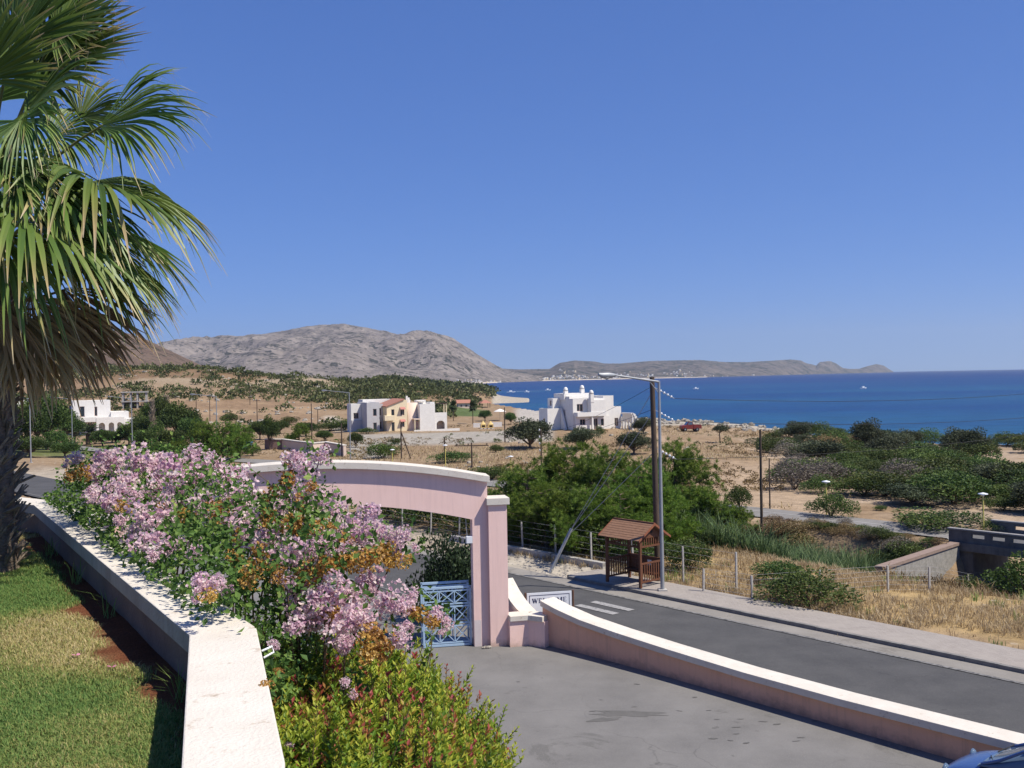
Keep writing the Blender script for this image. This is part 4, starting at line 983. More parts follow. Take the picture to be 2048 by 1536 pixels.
def datepalm_tpl(key, seed, trunk_h=.42, nfr=34, fan=False):
    rng = np.random.default_rng(seed); tr = MB(); tr.tube([(0, 0, -.05), (0, 0, trunk_h * .5), (0, 0, trunk_h)], [.07, .055, .06] if not fan else [.04, .028, .026], 9); parts = []
    for i in range(nfr):
        a = rng.uniform(0, 6.283); el = rng.uniform(-.5, 1.35); ln = rng.uniform(.42, .56) * (.62 if fan else 1); d = np.array([math.cos(a), math.sin(a), 0])
        k = np.linspace(0, 1, 9); hor = np.cos(el) * k * ln; ver = np.sin(el) * k * ln - .30 * ln * k ** 2 * (1.0 if el > 0 else .5)
        ctr = np.array([0, 0, trunk_h]) + d * hor[:, None] + np.array([0, 0, 1.]) * ver[:, None]
        if fan:
            m = 26; th = np.linspace(-2.0, 2.0, m); b = ctr[4]; ax = unit(ctr[5] - ctr[4]); sd = np.cross(ax, [0, 0, 1.]); sd = unit(sd)
            Dr = np.cos(th)[:, None] * ax + np.sin(th)[:, None] * sd - np.array([0, 0, .25]); parts.append(leaf_quads(np.repeat(b[None], m, 0), Dr, np.cross(ax, sd)[None].repeat(m, 0) + rng.normal(size=(m, 3)) * .2, ln * .55, .02, np.clip(rng.normal(.45 if el > 0 else .2, .15, m), 0, 1)))
            continue
        f = rng.uniform(.12, 1, 70); idx = f * 8; i0 = np.minimum(idx.astype(int), 7); fr = (idx - i0)[:, None]; C = ctr[i0] * (1 - fr) + ctr[i0 + 1] * fr; ax = unit(ctr[i0 + 1] - ctr[i0])
        side = unit(np.cross(ax, [0, 0, 1.])) * np.where(rng.random(70) < .5, 1, -1)[:, None]
        Dr = ax * .7 + side + np.array([0, 0, -.15]); parts.append(leaf_quads(C, Dr, rng.normal(size=(70, 3)) + [0, 0, 1.5], .13 * (1.1 - .6 * f), .014, np.clip(rng.normal(.5, .2, 70), 0, 1)))
    V, T, t = join(parts); TPL[key] = [('fronds', npmesh('fronds', V, T, M['datepalm'], t)), ('trunk', tr.mesh('trunk', M['bark']))]
datepalm_tpl('datepalm', 200); datepalm_tpl('fanpalm', 201, .62, 46, True)

_rr = random.Random(77)
def plant(key, name, px, base, hpx, wpx, label, cat, group=None, D0=20.0, at=None, rot=None):
    """one plant standing where its foot is seen; sizes given in picture units at that distance"""
    g = at or G(px, base, D0); k = g.y / F
    e = empty(name, g, _rr.uniform(0, 6.28) if rot is None else rot, label, cat, group); e.scale = (wpx * k, wpx * k, hpx * k)
    for nm, me in TPL[key]: inst(nm, me, e)
    return e
# ------------------------------------------------------------------ fan palm beside the lawn
M['frond'] = fol('fan_palm_blade', [(0, (.04, .09, .02)), (.30, (.11, .19, .04)), (.52, (.21, .275, .07)), (.66, (.32, .30, .11)), (.82, (.50, .39, .20)), (1, (.58, .50, .36))], .28, .25, .45, .4)
M['deadfrond'] = fol('dead_palm_blade', [(0, (.06, .04, .02)), (.35, (.20, .135, .065)), (.7, (.42, .30, .15)), (1, (.58, .45, .27))], .2, .3)
M['petiole'] = surf('palm_leaf_stalk', (.10, .13, .035), (.20, .19, .07), scale=6, rough=.5)
M['deadpetiole'] = surf('dead_palm_stalk', (.12, .07, .04), (.22, .14, .08), scale=6)
pc = P(-22, 1143, LAWNZ); PX0 = Vector((pc.x, pc.y, LAWNZ))
palm = empty('fan_palm', PX0, 0, 'tall fan palm with shaggy trunk and drooping fronds on the lawn', 'palm tree')
rng = np.random.default_rng(21); r = random.Random(21)
TR = .235; th_ = 2.75
tm = surf('fibrous_palm_trunk', (.115, .082, .058), (.235, .185, .145), scale=14, bump=1.0, bscale=30, stretch=(1, 1, 2))
mb = MB(); mb.lathe([(TR * 1.12, -.05), (TR * 1.08, .12), (TR * .98, .5), (TR * .93, 1.2), (TR * .95, 2.0), (TR * 1.0, 2.5), (TR * .7, 2.9), (.05, 3.1)], 22); trunk = mb.obj('trunk', tm, palm)
# woven leaf-base stubs
bm_ = surf('leaf_base_stub', (.16, .12, .09), (.34, .275, .21), scale=18, bump=.6, bscale=40)
sv = []
for v in range(6):
    mb = MB(); rr_ = random.Random(v)
    w_ = rr_.uniform(.05, .08); ln = rr_.uniform(.08, .15)
    for q in range(3):
        a = rr_.uniform(-.7, .7); mb.prism([(-w_ * .18 + q * .01, 0, 0), (w_ * .18 + q * .01, 0, 0), (w_ * .1 + a * ln * .6, .05 + .02 * q, ln), (-w_ * .1 + a * ln * .6, .05 + .02 * q, ln)], (0, -.014, 0))
    sv.append(mb.mesh('leaf_stub', bm_))
for i in range(300):
    z = .02 + 2.55 * (i / 300) + rng.uniform(-.02, .02); a = i * 2.399963 + rng.uniform(-.15, .15)
    rad = TR * (1.07 - .13 * min(1, z / .9))
    inst('leaf_stub', sv[i % 6], trunk, (math.cos(a) * rad * .97, math.sin(a) * rad * .97, z), (rng.uniform(-.5, .25), rng.uniform(-.5, .5), a - math.pi / 2), [rng.uniform(.8, 1.25)] * 3)

def frond(hub, tip, crown, seed, length=None, dead=0.0, spread=2.0, droop=.5, nseg=54, nrm=None):
    """one fan leaf: stalk from the crown to hub, blade of pleated segments towards tip"""
    rg = np.random.default_rng(seed); hub = np.array(hub, float); tip = np.array(tip, float); crown = np.array(crown, float)
    L = length or np.linalg.norm(tip - hub); ax = unit(tip - hub)
    n0 = np.array([0, 0, 1.]) if nrm is None else np.array(nrm, float)
    sd = unit(np.cross(ax, n0)); nn = np.cross(sd, ax)
    V = []; T = []; t = []; o = 0; K = 8
    for i in range(nseg):
        u = (i + .5) / nseg * 2 - 1; th = u * spread + rg.normal(0, .03); ln = L * (.66 + .34 * math.cos(th * .62)) * rg.uniform(.9, 1.08)
        d = ax * math.cos(th) + sd * math.sin(th); d = unit(d + nn * (.22 * abs(u) ** 1.5) * (1 - dead))
        wmax = L * math.tan(spread / nseg) * 1.3; k = np.linspace(0.02, 1, K)
        dr = droop * .78 * rg.uniform(.5, 1.35) * L * np.clip((k - .42) / .58, 0, 1) ** 1.7 + dead * .18 * L * k ** 2
        c = hub + d * (k * ln * (1 - .18 * np.clip((k - .5) / .5, 0, 1) ** 2 * droop))[:, None] - np.array([0, 0, 1.]) * dr[:, None]
        c[1:] += (rg.normal(size=3) * .05 * L)[None] * (k[1:, None] ** 2.5)
        w_ = np.minimum(wmax * k * 2.1, wmax * 1.05) * np.clip((1.03 - k) / .36, .05, 1); s_ = unit(np.cross(d, nn))[None]
        fold = nn[None] * (w_ * .38)[:, None] * (1 if i % 2 else 1)
        a = c + s_ * w_[:, None] / 2 + fold; b = c - s_ * w_[:, None] / 2 + fold
        V += [np.stack([a, c, b], 1).reshape(-1, 3)]
        for q in range(K - 1):
            p_ = o + q * 3; T += [(p_, p_ + 1, p_ + 4), (p_, p_ + 4, p_ + 3), (p_ + 1, p_ + 2, p_ + 5), (p_ + 1, p_ + 5, p_ + 4)]
        o += K * 3
        tone = np.clip(rg.normal(.24, .09) + np.clip((k - .62) / .38, 0, 1) ** 1.6 * rg.uniform(.25, .8) + dead * .2 + .12 * rg.random(), 0, 1); t.append(np.repeat(tone, 3))
        if rg.random() < .5 and not dead:      # pale threads hanging between the tips
            e = c[-2]; m_ = rg.normal(size=3) * .03; p2 = e + m_ + [0, 0, -.07 * rg.random() - .03]; p3 = p2 + rg.normal(size=3) * .03 + [0, 0, -.06]; q_ = np.array([.0018, 0, 0])
            V += [np.array([e, e + q_, p2 + q_, p2, p3])]; T += [(o, o + 1, o + 2), (o, o + 2, o + 3), (o + 3, o + 2, o + 4)]; o += 5; t.append(np.full(5, .95))
    V = np.concatenate(V); me = npmesh('blade', V - np.array(PX0)[None], np.array(T), M['deadfrond'] if dead > .5 else M['frond'], np.concatenate(t))
    f = inst('frond', me, palm)
    mb = MB(); cz = np.array(PX0); mid = (crown + hub) / 2 + np.array([0, 0, .12 * np.linalg.norm(hub - crown)]) * (1 if dead < .5 else -.3)
    pts = [tuple((1 - s) ** 2 * crown + 2 * s * (1 - s) * mid + s * s * (hub + ax * .03) - cz) for s in np.linspace(0, 1, 7)]
    mb.tube(pts, [.024, .02, .017, .015, .013, .012, .01], 6); mb.obj('stalk', M['deadpetiole'] if dead > .5 else M['petiole'], f)
    return f
CZ = 9.75
def cw_(z): return np.array([PX0.x, PX0.y, z])
FR = [  # hub (px,py,D), tip (px,py,D), dead, droop, spread
    (70, 150, 9.1, 290, 25, 8.9, 0, .10, 1.5), (95, 130, 9.3, 190, -90, 9.2, 0, .05, 1.4), (20, 95, 9.0, 80, -150, 9.0, 0, .05, 1.5),
    (55, 220, 8.5, 190, 110, 8.0, 0, .35, 1.7), (200, 252, 9.0, 425, 185, 8.7, 0, .40, .95), (160, 235, 9.7, 260, 150, 9.8, 0, .3, 1.5), (100, 270, 9.6, 250, 240, 9.6, 0, .5, 1.6),
    (185, 362, 8.7, 400, 440, 8.3, 0, .42, 1.75), (130, 430, 9.5, 400, 520, 9.7, 0, .45, 1.7), (55, 437, 8.2, 300, 560, 7.9, 0.1, .42, 1.7), (120, 520, 9.3, 330, 620, 9.3, .15, .45, 1.6),
    (40, 240, 8.0, 50, 330, 7.7, 0, .55, 1.8), (-40, 160, 8.6, -80, -70, 8.4, 0, .1, 1.8), (-120, 250, 9.0, -330, 160, 9.0, 0, .3, 1.6), (-140, 380, 9.0, -360, 440, 8.9, 0, .4, 1.7),
    (-90, 450, 8.4, -260, 580, 8.1, .1, .4, 1.7), (-30, 330, 7.9, -60, 500, 7.6, 0, .4, 1.8), (-60, 220, 10.0, -110, 40, 10.3, 0, .2, 1.7), (0, 470, 8.0, 80, 640, 7.8, .2, .5, 1.6),
    (90, 380, 8.4, 270, 470, 8.1, 0, .45, 1.7), (30, 330, 8.3, 170, 420, 7.9, 0, .5, 1.8), (110, 60, 9.0, 270, -40, 8.9, 0, .1, 1.5), (150, 480, 9.0, 370, 590, 9.0, .1, .4, 1.6), (10, 20, 9.5, 30, -190, 9.6, 0, .05, 1.5)]
for i, (a, b, D, c, d, E, dead, dp, spd) in enumerate(FR):
    h_ = PD(a, b, D); t_ = PD(c, d, E); vw = np.array(h_) - np.array([0, 0, CAMZ])
    nr = np.array([0, 0, 1.]) if d > b else np.array([0, -.75, .6])
    if (a, b) == (40, 240): nr = np.array([0, -1, .2])
    frond(h_, t_, cw_(CZ + (.25 if b < 300 else -.05)), 300 + i, None, dead, spd, dp, nrm=nr)
DF = [(60, 590, 8.7, 150, 750, 8.6), (125, 575, 9.2, 255, 720, 9.3), (20, 610, 8.6, 60, 790, 8.5), (95, 610, 9.1, 200, 770, 9.2), (-15, 600, 8.5, -20, 770, 8.4), (35, 630, 9.4, 110, 780, 9.5), (-70, 580, 8.9, -150, 740, 8.9), (-100, 560, 9.3, -220, 690, 9.4), (-40, 620, 9.3, -90, 770, 9.4)]
for i, (a, b, D, c, d, E) in enumerate(DF):
    frond(PD(a, b, D), PD(c, d, E), cw_(CZ - .45), 400 + i, None, .75 if i % 3 else .6, .95, .16, 30, nrm=np.array([0, -.6, .7]))
# ------------------------------------------------------------------ pine standing behind the palm
plant('tallpine', 'pine_tree', 20, 900, 660, 360, 'bright green pine tree standing behind the fan palm', 'pine tree', None, at=Vector((-8.6, 16.0, 6.6)))

# ------------------------------------------------------------------ bougainvillea over the terrace wall
M['bract'] = fol('pink_bracts', [(0, (.58, .32, .45)), (.3, (.78, .55, .63)), (.65, (.87, .69, .71)), (1, (.90, .82, .75))], .48, .12, .7, .1)
M['drybract'] = fol('dried_brown_bracts', [(0, (.28, .14, .035)), (.45, (.54, .31, .085)), (.8, (.68, .45, .16)), (1, (.78, .58, .30))], .4, .25, .8, .1)
M['bougleaf'] = fol('bougainvillea_leaves', [(0, (.03, .075, .016)), (.45, (.09, .175, .034)), (.8, (.18, .28, .06)), (1, (.30, .38, .10))], .35, 0)
M['bougstem'] = surf('thorny_brown_stem', (.09, .06, .035), (.16, .11, .06), scale=20)
def bract_cluster(seed, mat, n, droop=.0):
    """panicle of flowers, each of three papery bracts; about one unit across"""
    rg = np.random.default_rng(seed); P_ = []
    lob = [(rg.normal(size=3) * .20, rg.uniform(.22, .34)) for _ in range(6)]
    for i in range(n):
        c, rr_ = lob[rg.integers(6)]; v = unit(rg.normal(size=3)); p = c + v * rr_ * rg.uniform(.75, 1.05); ax = unit(v + rg.normal(size=3) * .35)
        e1 = unit(np.cross(ax, rg.normal(size=3))); e2 = np.cross(ax, e1); t0 = np.clip(rg.normal(.5, .24), 0, 1); s = rg.uniform(.75, 1.15); opn = rg.uniform(.35, .95)
        for j in range(3):
            a = j * 2.094 + rg.normal(0, .15); o_ = e1 * math.cos(a) + e2 * math.sin(a); d = unit(ax * (1 - opn * .6) + o_ * opn); sd = unit(np.cross(d, ax)); up_ = np.cross(sd, d); L = .155 * s; W = .115 * s
            b = p; P_.append((np.array([b, b + d * L * .35 + sd * W * .5 + up_ * W * .16, b + d * L * .75 + sd * W * .36 + up_ * W * .1, b + d * L, b + d * L * .75 - sd * W * .36 + up_ * W * .1, b + d * L * .35 - sd * W * .5 + up_ * W * .16]), np.clip(t0 + rg.normal(0, .08), 0, 1)))
    V = np.concatenate([q[0] for q in P_]); k = np.arange(len(P_))[:, None] * 6
    T = np.concatenate([k + np.array([[0, 1, 5]]), k + np.array([[1, 2, 4]]), k + np.array([[1, 4, 5]]), k + np.array([[2, 3, 4]])])
    return npmesh('flower_cluster', V, T, M[mat], np.repeat([q[1] for q in P_], 6))
BC = [bract_cluster(500 + i, 'bract', 120) for i in range(5)]; DC = [bract_cluster(520 + i, 'drybract', 90) for i in range(4)]
boug = empty('bougainvillea', (-2.6, 8.0, 5.2), 0, 'sprawling bougainvillea with pink and dried brown bracts over the terrace wall', 'shrub')
B0 = Vector((-2.6, 8.0, 5.2))
def bD(px, py):
    left = 5.95 + (1300 - py) / 400 * 4.1; right = 6.05 + (1300 - py) / 400 * 1.5
    left -= .42 * min(1, max(0, (py - 930) / 80)); left = min(left, 1.20 * F / max(60, py - 768)) ; k = min(1, max(0, (px - 470) / 130)); return left * (1 - k) + right * k
PK = [(330, 945, 45), (388, 905, 24), (410, 940, 38), (280, 925, 32), (225, 922, 34), (180, 942, 26), (255, 968, 34), (350, 985, 38), (448, 972, 38), (402, 1012, 32), (230, 1000, 34), (185, 990, 24), (300, 1028, 34), (480, 1000, 38), (500, 1052, 42), (520, 1088, 32), (468, 1048, 28), (592, 925, 26), (640, 910, 20), (612, 945, 26), (577, 962, 16), (608, 990, 27), (650, 1002, 24), (675, 1022, 22), (560, 1012, 18), (702, 1055, 28), (740, 1032, 30), (722, 1080, 28), (762, 1060, 22), (806, 1072, 20), (800, 1100, 20), (742, 1090, 14), (690, 1095, 15), (650, 1090, 20), (590, 1110, 28), (612, 1132, 22), (640, 1072, 18), (300, 1085, 30), (338, 1096, 24), (388, 1106, 18), (408, 1172, 27), (440, 1166, 18), (600, 1180, 36), (650, 1190, 38), (700, 1190, 32), (742, 1180, 32), (780, 1202, 32), (620, 1232, 38), (680, 1250, 38), (722, 1240, 38), (690, 1282, 22), (812, 1210, 24), (870, 1230, 18), (892, 1246, 18), (802, 1276, 24), (820, 1250, 14), (548, 1290, 11), (590, 1250, 24), (570, 1090, 22), (560, 1060, 20), (380, 960, 30), (310, 975, 28), (440, 930, 22), (475, 945, 22), (690, 1365, 12), (710, 1390, 10), (578, 1490, 9), (150, 915, 18), (270, 1060, 20), (335, 1010, 20), (545, 1120, 16)]
DK = [(165, 945, 20), (140, 955, 18), (250, 1015, 16), (310, 1020, 18), (440, 1022, 24), (540, 1042, 28), (520, 1112, 26), (572, 958, 22), (550, 1000, 28), (590, 1045, 28), (632, 1060, 24), (690, 1122, 27), (742, 1115, 27), (782, 1118, 22), (650, 1132, 24), (600, 1152, 24), (560, 1152, 20), (662, 1225, 22), (842, 1230, 22), (862, 1242, 18), (762, 1288, 36), (732, 1302, 28), (422, 1192, 16), (530, 1372, 14), (500, 1152, 24), (470, 1112, 18), (600, 1000, 18), (620, 975, 16), (690, 1085, 20), (560, 1345, 12), (720, 1120, 22), (480, 1080, 18), (370, 1030, 16), (770, 1095, 20), (815, 1120, 14), (825, 1222, 18), (740, 1265, 24), (640, 1150, 20)]
rb = random.Random(9); HUBS = []
PK = PK + [(x + rb.uniform(-34, 34), y + rb.uniform(-22, 26), r_ * rb.uniform(.35, .75)) for x, y, r_ in PK if rb.random() < .75 and r_ > 15]
# open air between the arching sprays of the bush
GAPS = [[(475, 900), (560, 900), (550, 985), (505, 990)], [(650, 1138), (720, 1140), (860, 1125), (860, 1175), (780, 1165), (700, 1160), (640, 1172)], [(660, 930), (860, 930), (860, 1045), (770, 1010), (690, 1000)], [(905, 1150), (980, 1150), (980, 1290), (915, 1290)]]
def in_gap(V3):
    V3 = np.asarray(V3, float) - np.array([0, 0, CAMZ]); dz = V3 @ np.array(_f); qx_ = 1024 + F * (V3 @ np.array(_r)) / dz; qy_ = 768 - F * (V3 @ np.array(_u)) / dz
    return np.any([inpoly(qx_, qy_, g_) for g_ in GAPS], 0)
def inpoly(px, py, poly):
    ins = np.zeros(len(px), bool); j = len(poly) - 1
    for i in range(len(poly)):
        xi, yi = poly[i]; xj, yj = poly[j]; ins ^= ((yi > py) != (yj > py)) & (px < (xj - xi) * (py - yi) / (yj - yi + 1e-9) + xi); j = i
    return ins
PK = [q for q in PK if not any(inpoly(np.array([q[0]]), np.array([q[1]]), g_)[0] for g_ in GAPS)]
for lst, meshes, nm in ((PK, BC, 'flower_cluster'), (DK, DC, 'dried_flower_cluster')):
    for i, (px, py, rr_) in enumerate(lst):
        D = bD(px, py) + rb.uniform(-.12, .12) + ((-.22 if nm[0] == 'd' else -.12) - (.22 if 280 < px < 600 and 1010 < py < 1180 else 0)); c = PD(px, py, D); s = rr_ / F * D * (1.6 if px < 480 and py < 1010 else 1.95 if px < 600 else 1.8)
        _o = inst(nm, meshes[i % len(meshes)], boug, c - B0, (rb.uniform(0, 6.28), rb.uniform(0, 6.28), rb.uniform(0, 6.28)), (s, s, s * rb.uniform(.8, 1.1))); _o['kind'] = 'stuff'; HUBS.append((c, s))
# leaves fill the bush behind and between the clusters
rng = np.random.default_rng(33); C = []
BPOLY = [(130, 935), (180, 905), (300, 892), (390, 890), (470, 930), (500, 970), (560, 990), (650, 1010), (700, 1060), (790, 1085), (790, 1115), (690, 1140), (640, 1180), (620, 1250), (660, 1290), (640, 1340), (590, 1400), (545, 1400), (505, 1290), (480, 1235), (400, 1195), (330, 1150), (270, 1095), (200, 1050), (150, 1000)]
def inpoly(px, py, poly):
    ins = np.zeros(len(px), bool); j = len(poly) - 1
    for i in range(len(poly)):
        xi, yi = poly[i]; xj, yj = poly[j]; ins ^= ((yi > py) != (yj > py)) & (px < (xj - xi) * (py - yi) / (yj - yi + 1e-9) + xi); j = i
    return ins
qx = rng.uniform(120, 800, 40000); qy = rng.uniform(880, 1410, 40000); k = inpoly(qx, qy, BPOLY); k &= fbm(qx / 38, qy / 38, 4) > .33; qx, qy = qx[k][:6500], qy[k][:6500]
for a, b in zip(qx, qy): C.append(PD(a, b, bD(a, b) + .22 + rng.random() * .75))
for c, s in HUBS:
    for _ in range(22 if c.x < -1.35 else 15): C.append(Vector(np.array(c) + rng.normal(size=3) * s * np.array([.62, .45, .42]) + np.array([0, .24, -.22 * s])))
# the bush leans over the coping along the wall
w2a, w2b = np.array(WALLPATH[2]), np.array(WALLPATH[3]); wdir = unit(w2b - w2a); wout = np.array([wdir[1], -wdir[0]])
f = rng.random(9000) * 1.02 ; q = w2a + (w2b - w2a) * f[:, None]; off = rng.uniform(-.06, .95, 9000); zz = CAPZ + .02 + rng.random(9000) * (.10 + .85 * np.clip(off, 0, .6)) + (rng.random(9000) < .28) * rng.random(9000) * .35 * (off > 0)
lump = fbm(f * 14, off * 3, 6) > .36
for a, b in zip(np.concatenate([q + wout * off[:, None], zz[:, None]], 1)[lump], f): C.append(a)
C = np.array([tuple(c) for c in C]); n = len(C)
wdc = wall_dist(C[:, 0], C[:, 1]); C = C[((C[:, 2] > CAPZ + .02) | (wdc > .2)) & ~in_gap(C)]; n = len(C)
Dr = unit(rng.normal(size=(n, 3)) + np.array([.1, -.2, -.15])); Nn = unit(rng.normal(size=(n, 3)) * .8 + np.array([.3, -.3, .9])); L = rng.uniform(.030, .062, n)
V, T, t = leaf_quads(C - np.array(B0), Dr, Nn, L, L * .68, np.clip(rng.normal(.45, .22, n), 0, 1), .18)
o = inst('leaves', npmesh('leaves', V, T, M['bougleaf'], t), boug); o['kind'] = 'stuff'
mb = MB(); rb = random.Random(12)
for i, (c, s) in enumerate(HUBS):
    if i % 2 or (c.x > -1.25 and i % 10) or wall_dist(np.array([c.x]), np.array([c.y]))[0] < .35: continue
    w0 = Vector(WALLPATH[2][:2]).lerp(Vector(WALLPATH[3][:2]), min(1, max(0, (c.y - 5.6) / 5.0))); base = Vector((w0.x + .75, w0.y + .45, 0)); base.z = H(base.x, base.y)
    mid = base.lerp(c, .5) + Vector((rb.uniform(-.1, .1), rb.uniform(-.1, .1), .35)); pts = [((1 - q) ** 2 * base + 2 * q * (1 - q) * mid + q * q * c) - B0 for q in [0, .25, .5, .75, 1]]
    mb.tube(pts, [.016, .012, .009, .007, .004], 5)
mb.obj('stems', M['bougstem'], boug)
# a few bare shoots reaching above the arch
mb = MB(); parts = []
for (x0, y0, x1, y1) in [(440, 960, 470, 905), (560, 1000, 505, 940), (505, 1000, 495, 950), (400, 940, 455, 900), (850, 1345, 862, 1265)]:
    a = PD(x0, y0, bD(x0, y0)); b = PD(x1, y1, bD(x0, y0)); mb.tube([a - B0, a.lerp(b, .5) + Vector((.02, 0, .02)) - B0, b - B0], [.004, .003, .002], 4)
    n = 14; f = rng.random(n)[:, None]; Cc = np.array(a - B0) * (1 - f) + np.array(b - B0) * f; parts.append(leaf_quads(Cc, rng.normal(size=(n, 3)), rng.normal(size=(n, 3)), .045, .03, np.clip(rng.normal(.6, .2, n), 0, 1), .15))
V, T, t = join(parts); mb.obj('young_shoots', M['bougstem'], boug); o = inst('shoot_leaves', npmesh('shoot_leaves', V, T, M['bougleaf'], t), boug); o['kind'] = 'stuff'

# ------------------------------------------------------------------ hedge shrubs with red young tips below the wall
M['hedgeleaf'] = fol('hedge_leaves_red_tips', [(0, (.03, .08, .014)), (.22, (.09, .18, .022)), (.42, (.21, .30, .03)), (.66, (.42, .43, .05)), (.76, (.34, .16, .05)), (.88, (.32, .075, .045)), (1, (.36, .07, .07))], .35, .12, .5, .25)
def hedge_tpl(seed, redness, ns=460):
    rg = np.random.default_rng(seed); parts = []; st = MB()
    for i in range(ns):
        v = sphere_pts(1, rg, .0)[0]; q = rg.uniform(.25, 1.0) ** .5; p = np.array([v[0] * .5 * q, v[1] * .5 * q, .25 + .62 * v[2] * q]); d = unit(np.array([v[0] * .35, v[1] * .35, 1]) + rg.normal(size=3) * .16); ln = rg.uniform(.16, .34)
        k = rg.integers(18, 30); f = np.sort(rg.random(k)); az_ = np.arange(k) * 2.4 + rg.uniform(0, 6); e1 = unit(np.cross(d, [1, 0, .1])); e2 = np.cross(d, e1); Cn = p + d * (f * ln)[:, None]
        rad = e1 * np.cos(az_)[:, None] + e2 * np.sin(az_)[:, None]; red = rg.random() < redness; base = rg.uniform(.12, .5)
        tone = np.clip(base + .22 * f + (np.clip((f - .35) / .65, 0, 1) * rg.uniform(.3, .6) if red else 0) + rg.normal(0, .06, k), 0, .66 if not red else 1)
        Ls = (.058 - .024 * f) * rg.uniform(.8, 1.2, k); parts.append(leaf_quads(Cn, rad * .85 + d * (.5 + .6 * f)[:, None], d * .9 - rad * .5, Ls, Ls * .46, tone, .12))
        if i % 4 == 0: st.tube([tuple(p - d * .2), tuple(p + d * ln)], [.005, .002], 4)
    V, T, t = join(parts); return [('foliage', npmesh('foliage', V, T, M['hedgeleaf'], t)), ('stems', st.mesh('stems', M['bougstem']))]
for i, rd in enumerate((.14, .30, .48)): TPL['hedge%d' % i] = hedge_tpl(600 + i, rd)
HS = [(585, 1425, 6.6, 1.05, 0), (650, 1430, 7.6, 1.25, 0), (730, 1415, 8.6, 1.3, 0), (640, 1510, 6.2, 1.1, 2), (745, 1495, 7.0, 1.2, 1), (825, 1470, 8.0, 1.15, 0), (880, 1525, 7.4, 1.0, 1), (700, 1580, 5.5, 1.05, 2), (800, 1580, 6.2, 1.1, 2), (580, 1580, 5.0, .9, 1), (890, 1600, 6.6, .95, 1), (780, 1435, 9.4, 1.2, 0)]
names_ = ['tucked against the terrace wall below the bougainvillea', 'below the lowest pink cluster', 'dark green, at the back beside the drive', 'beside the white coping with scarlet tips', 'in the middle of the hedge with russet tips', 'yellow green, next to the drive', 'at the outer corner with long wispy shoots', 'at the lower edge with many red tips', 'at the lower edge, orange tipped and broad', 'lowest beside the white coping', 'lowest beside the drive', 'farthest back, behind the yellow green ones']
for (px, py, D, wm, kk), nm in zip(HS, names_):
    c = PD(px, py, D); w_ = wm; hgt = 1.25 * wm; zb = c.z - .62 * hgt
    gnd = H(c.x, c.y)
    e = empty('hedge_shrub', (c.x, c.y, gnd), rb.uniform(0, 6.28), 'leafy hedge shrub ' + nm, 'shrub', 'hedge shrubs below the terrace wall'); zt_ = c.z + .28 * hgt - gnd; z_ = max(0, zt_ - w_ * 1.05)
    while True:
        for nm2, me in TPL['hedge%d' % kk]: inst(nm2, me, e, (0, 0, z_), (0, 0, z_ * 2), (w_ * 1.12, w_ * 1.12, w_ * 1.1))
        if z_ < .05: break
        z_ = max(0, z_ - w_ * .7)
# tall single shoots standing out of the hedge
par = bpy.data.objects['hedge_shrub.006']; parts = []; st = MB(); rg = np.random.default_rng(5)
for (x0, y0, x1, y1, D, red) in [(852, 1400, 866, 1262, 8.2, 0), (905, 1440, 920, 1345, 7.8, .5), (890, 1430, 893, 1330, 7.9, .5), (985, 1490, 1012, 1412, 7.4, 0), (975, 1520, 1036, 1455, 7.2, .1), (940, 1470, 975, 1395, 7.5, .1), (780, 1360, 806, 1305, 8.8, .4), (925, 1450, 938, 1372, 7.7, .5)]:
    a = np.array(PD(x0, y0, D)); b = np.array(PD(x1, y1, D - .1)); k = 30; f = np.linspace(.05, 1, k); C_ = a + (b - a) * f[:, None]; d = unit(b - a); az_ = np.arange(k) * 2.4; e1 = unit(np.cross(d, [0, 1, .1])); e2 = np.cross(d, e1)
    rad = e1 * np.cos(az_)[:, None] + e2 * np.sin(az_)[:, None]; parts.append(leaf_quads(C_, rad + d * .8, d - rad * .5, .05 - .02 * f, .018, np.clip(.2 + .25 * f + red * f + rg.normal(0, .05, k), 0, 1), .1)); st.tube([tuple(a - (b - a) * .6), tuple(b)], [.005, .002], 4)
V, T, t = join(parts)
for nm, me in (('long_shoot_leaves', npmesh('long_shoot_leaves', V, T, M['hedgeleaf'], t)), ('long_shoots', st.mesh('long_shoots', M['bougstem']))):
    o = inst(nm, me); o.parent = par; bpy.context.view_layer.update(); o.matrix_parent_inverse = par.matrix_world.inverted(); o['kind'] = 'stuff'
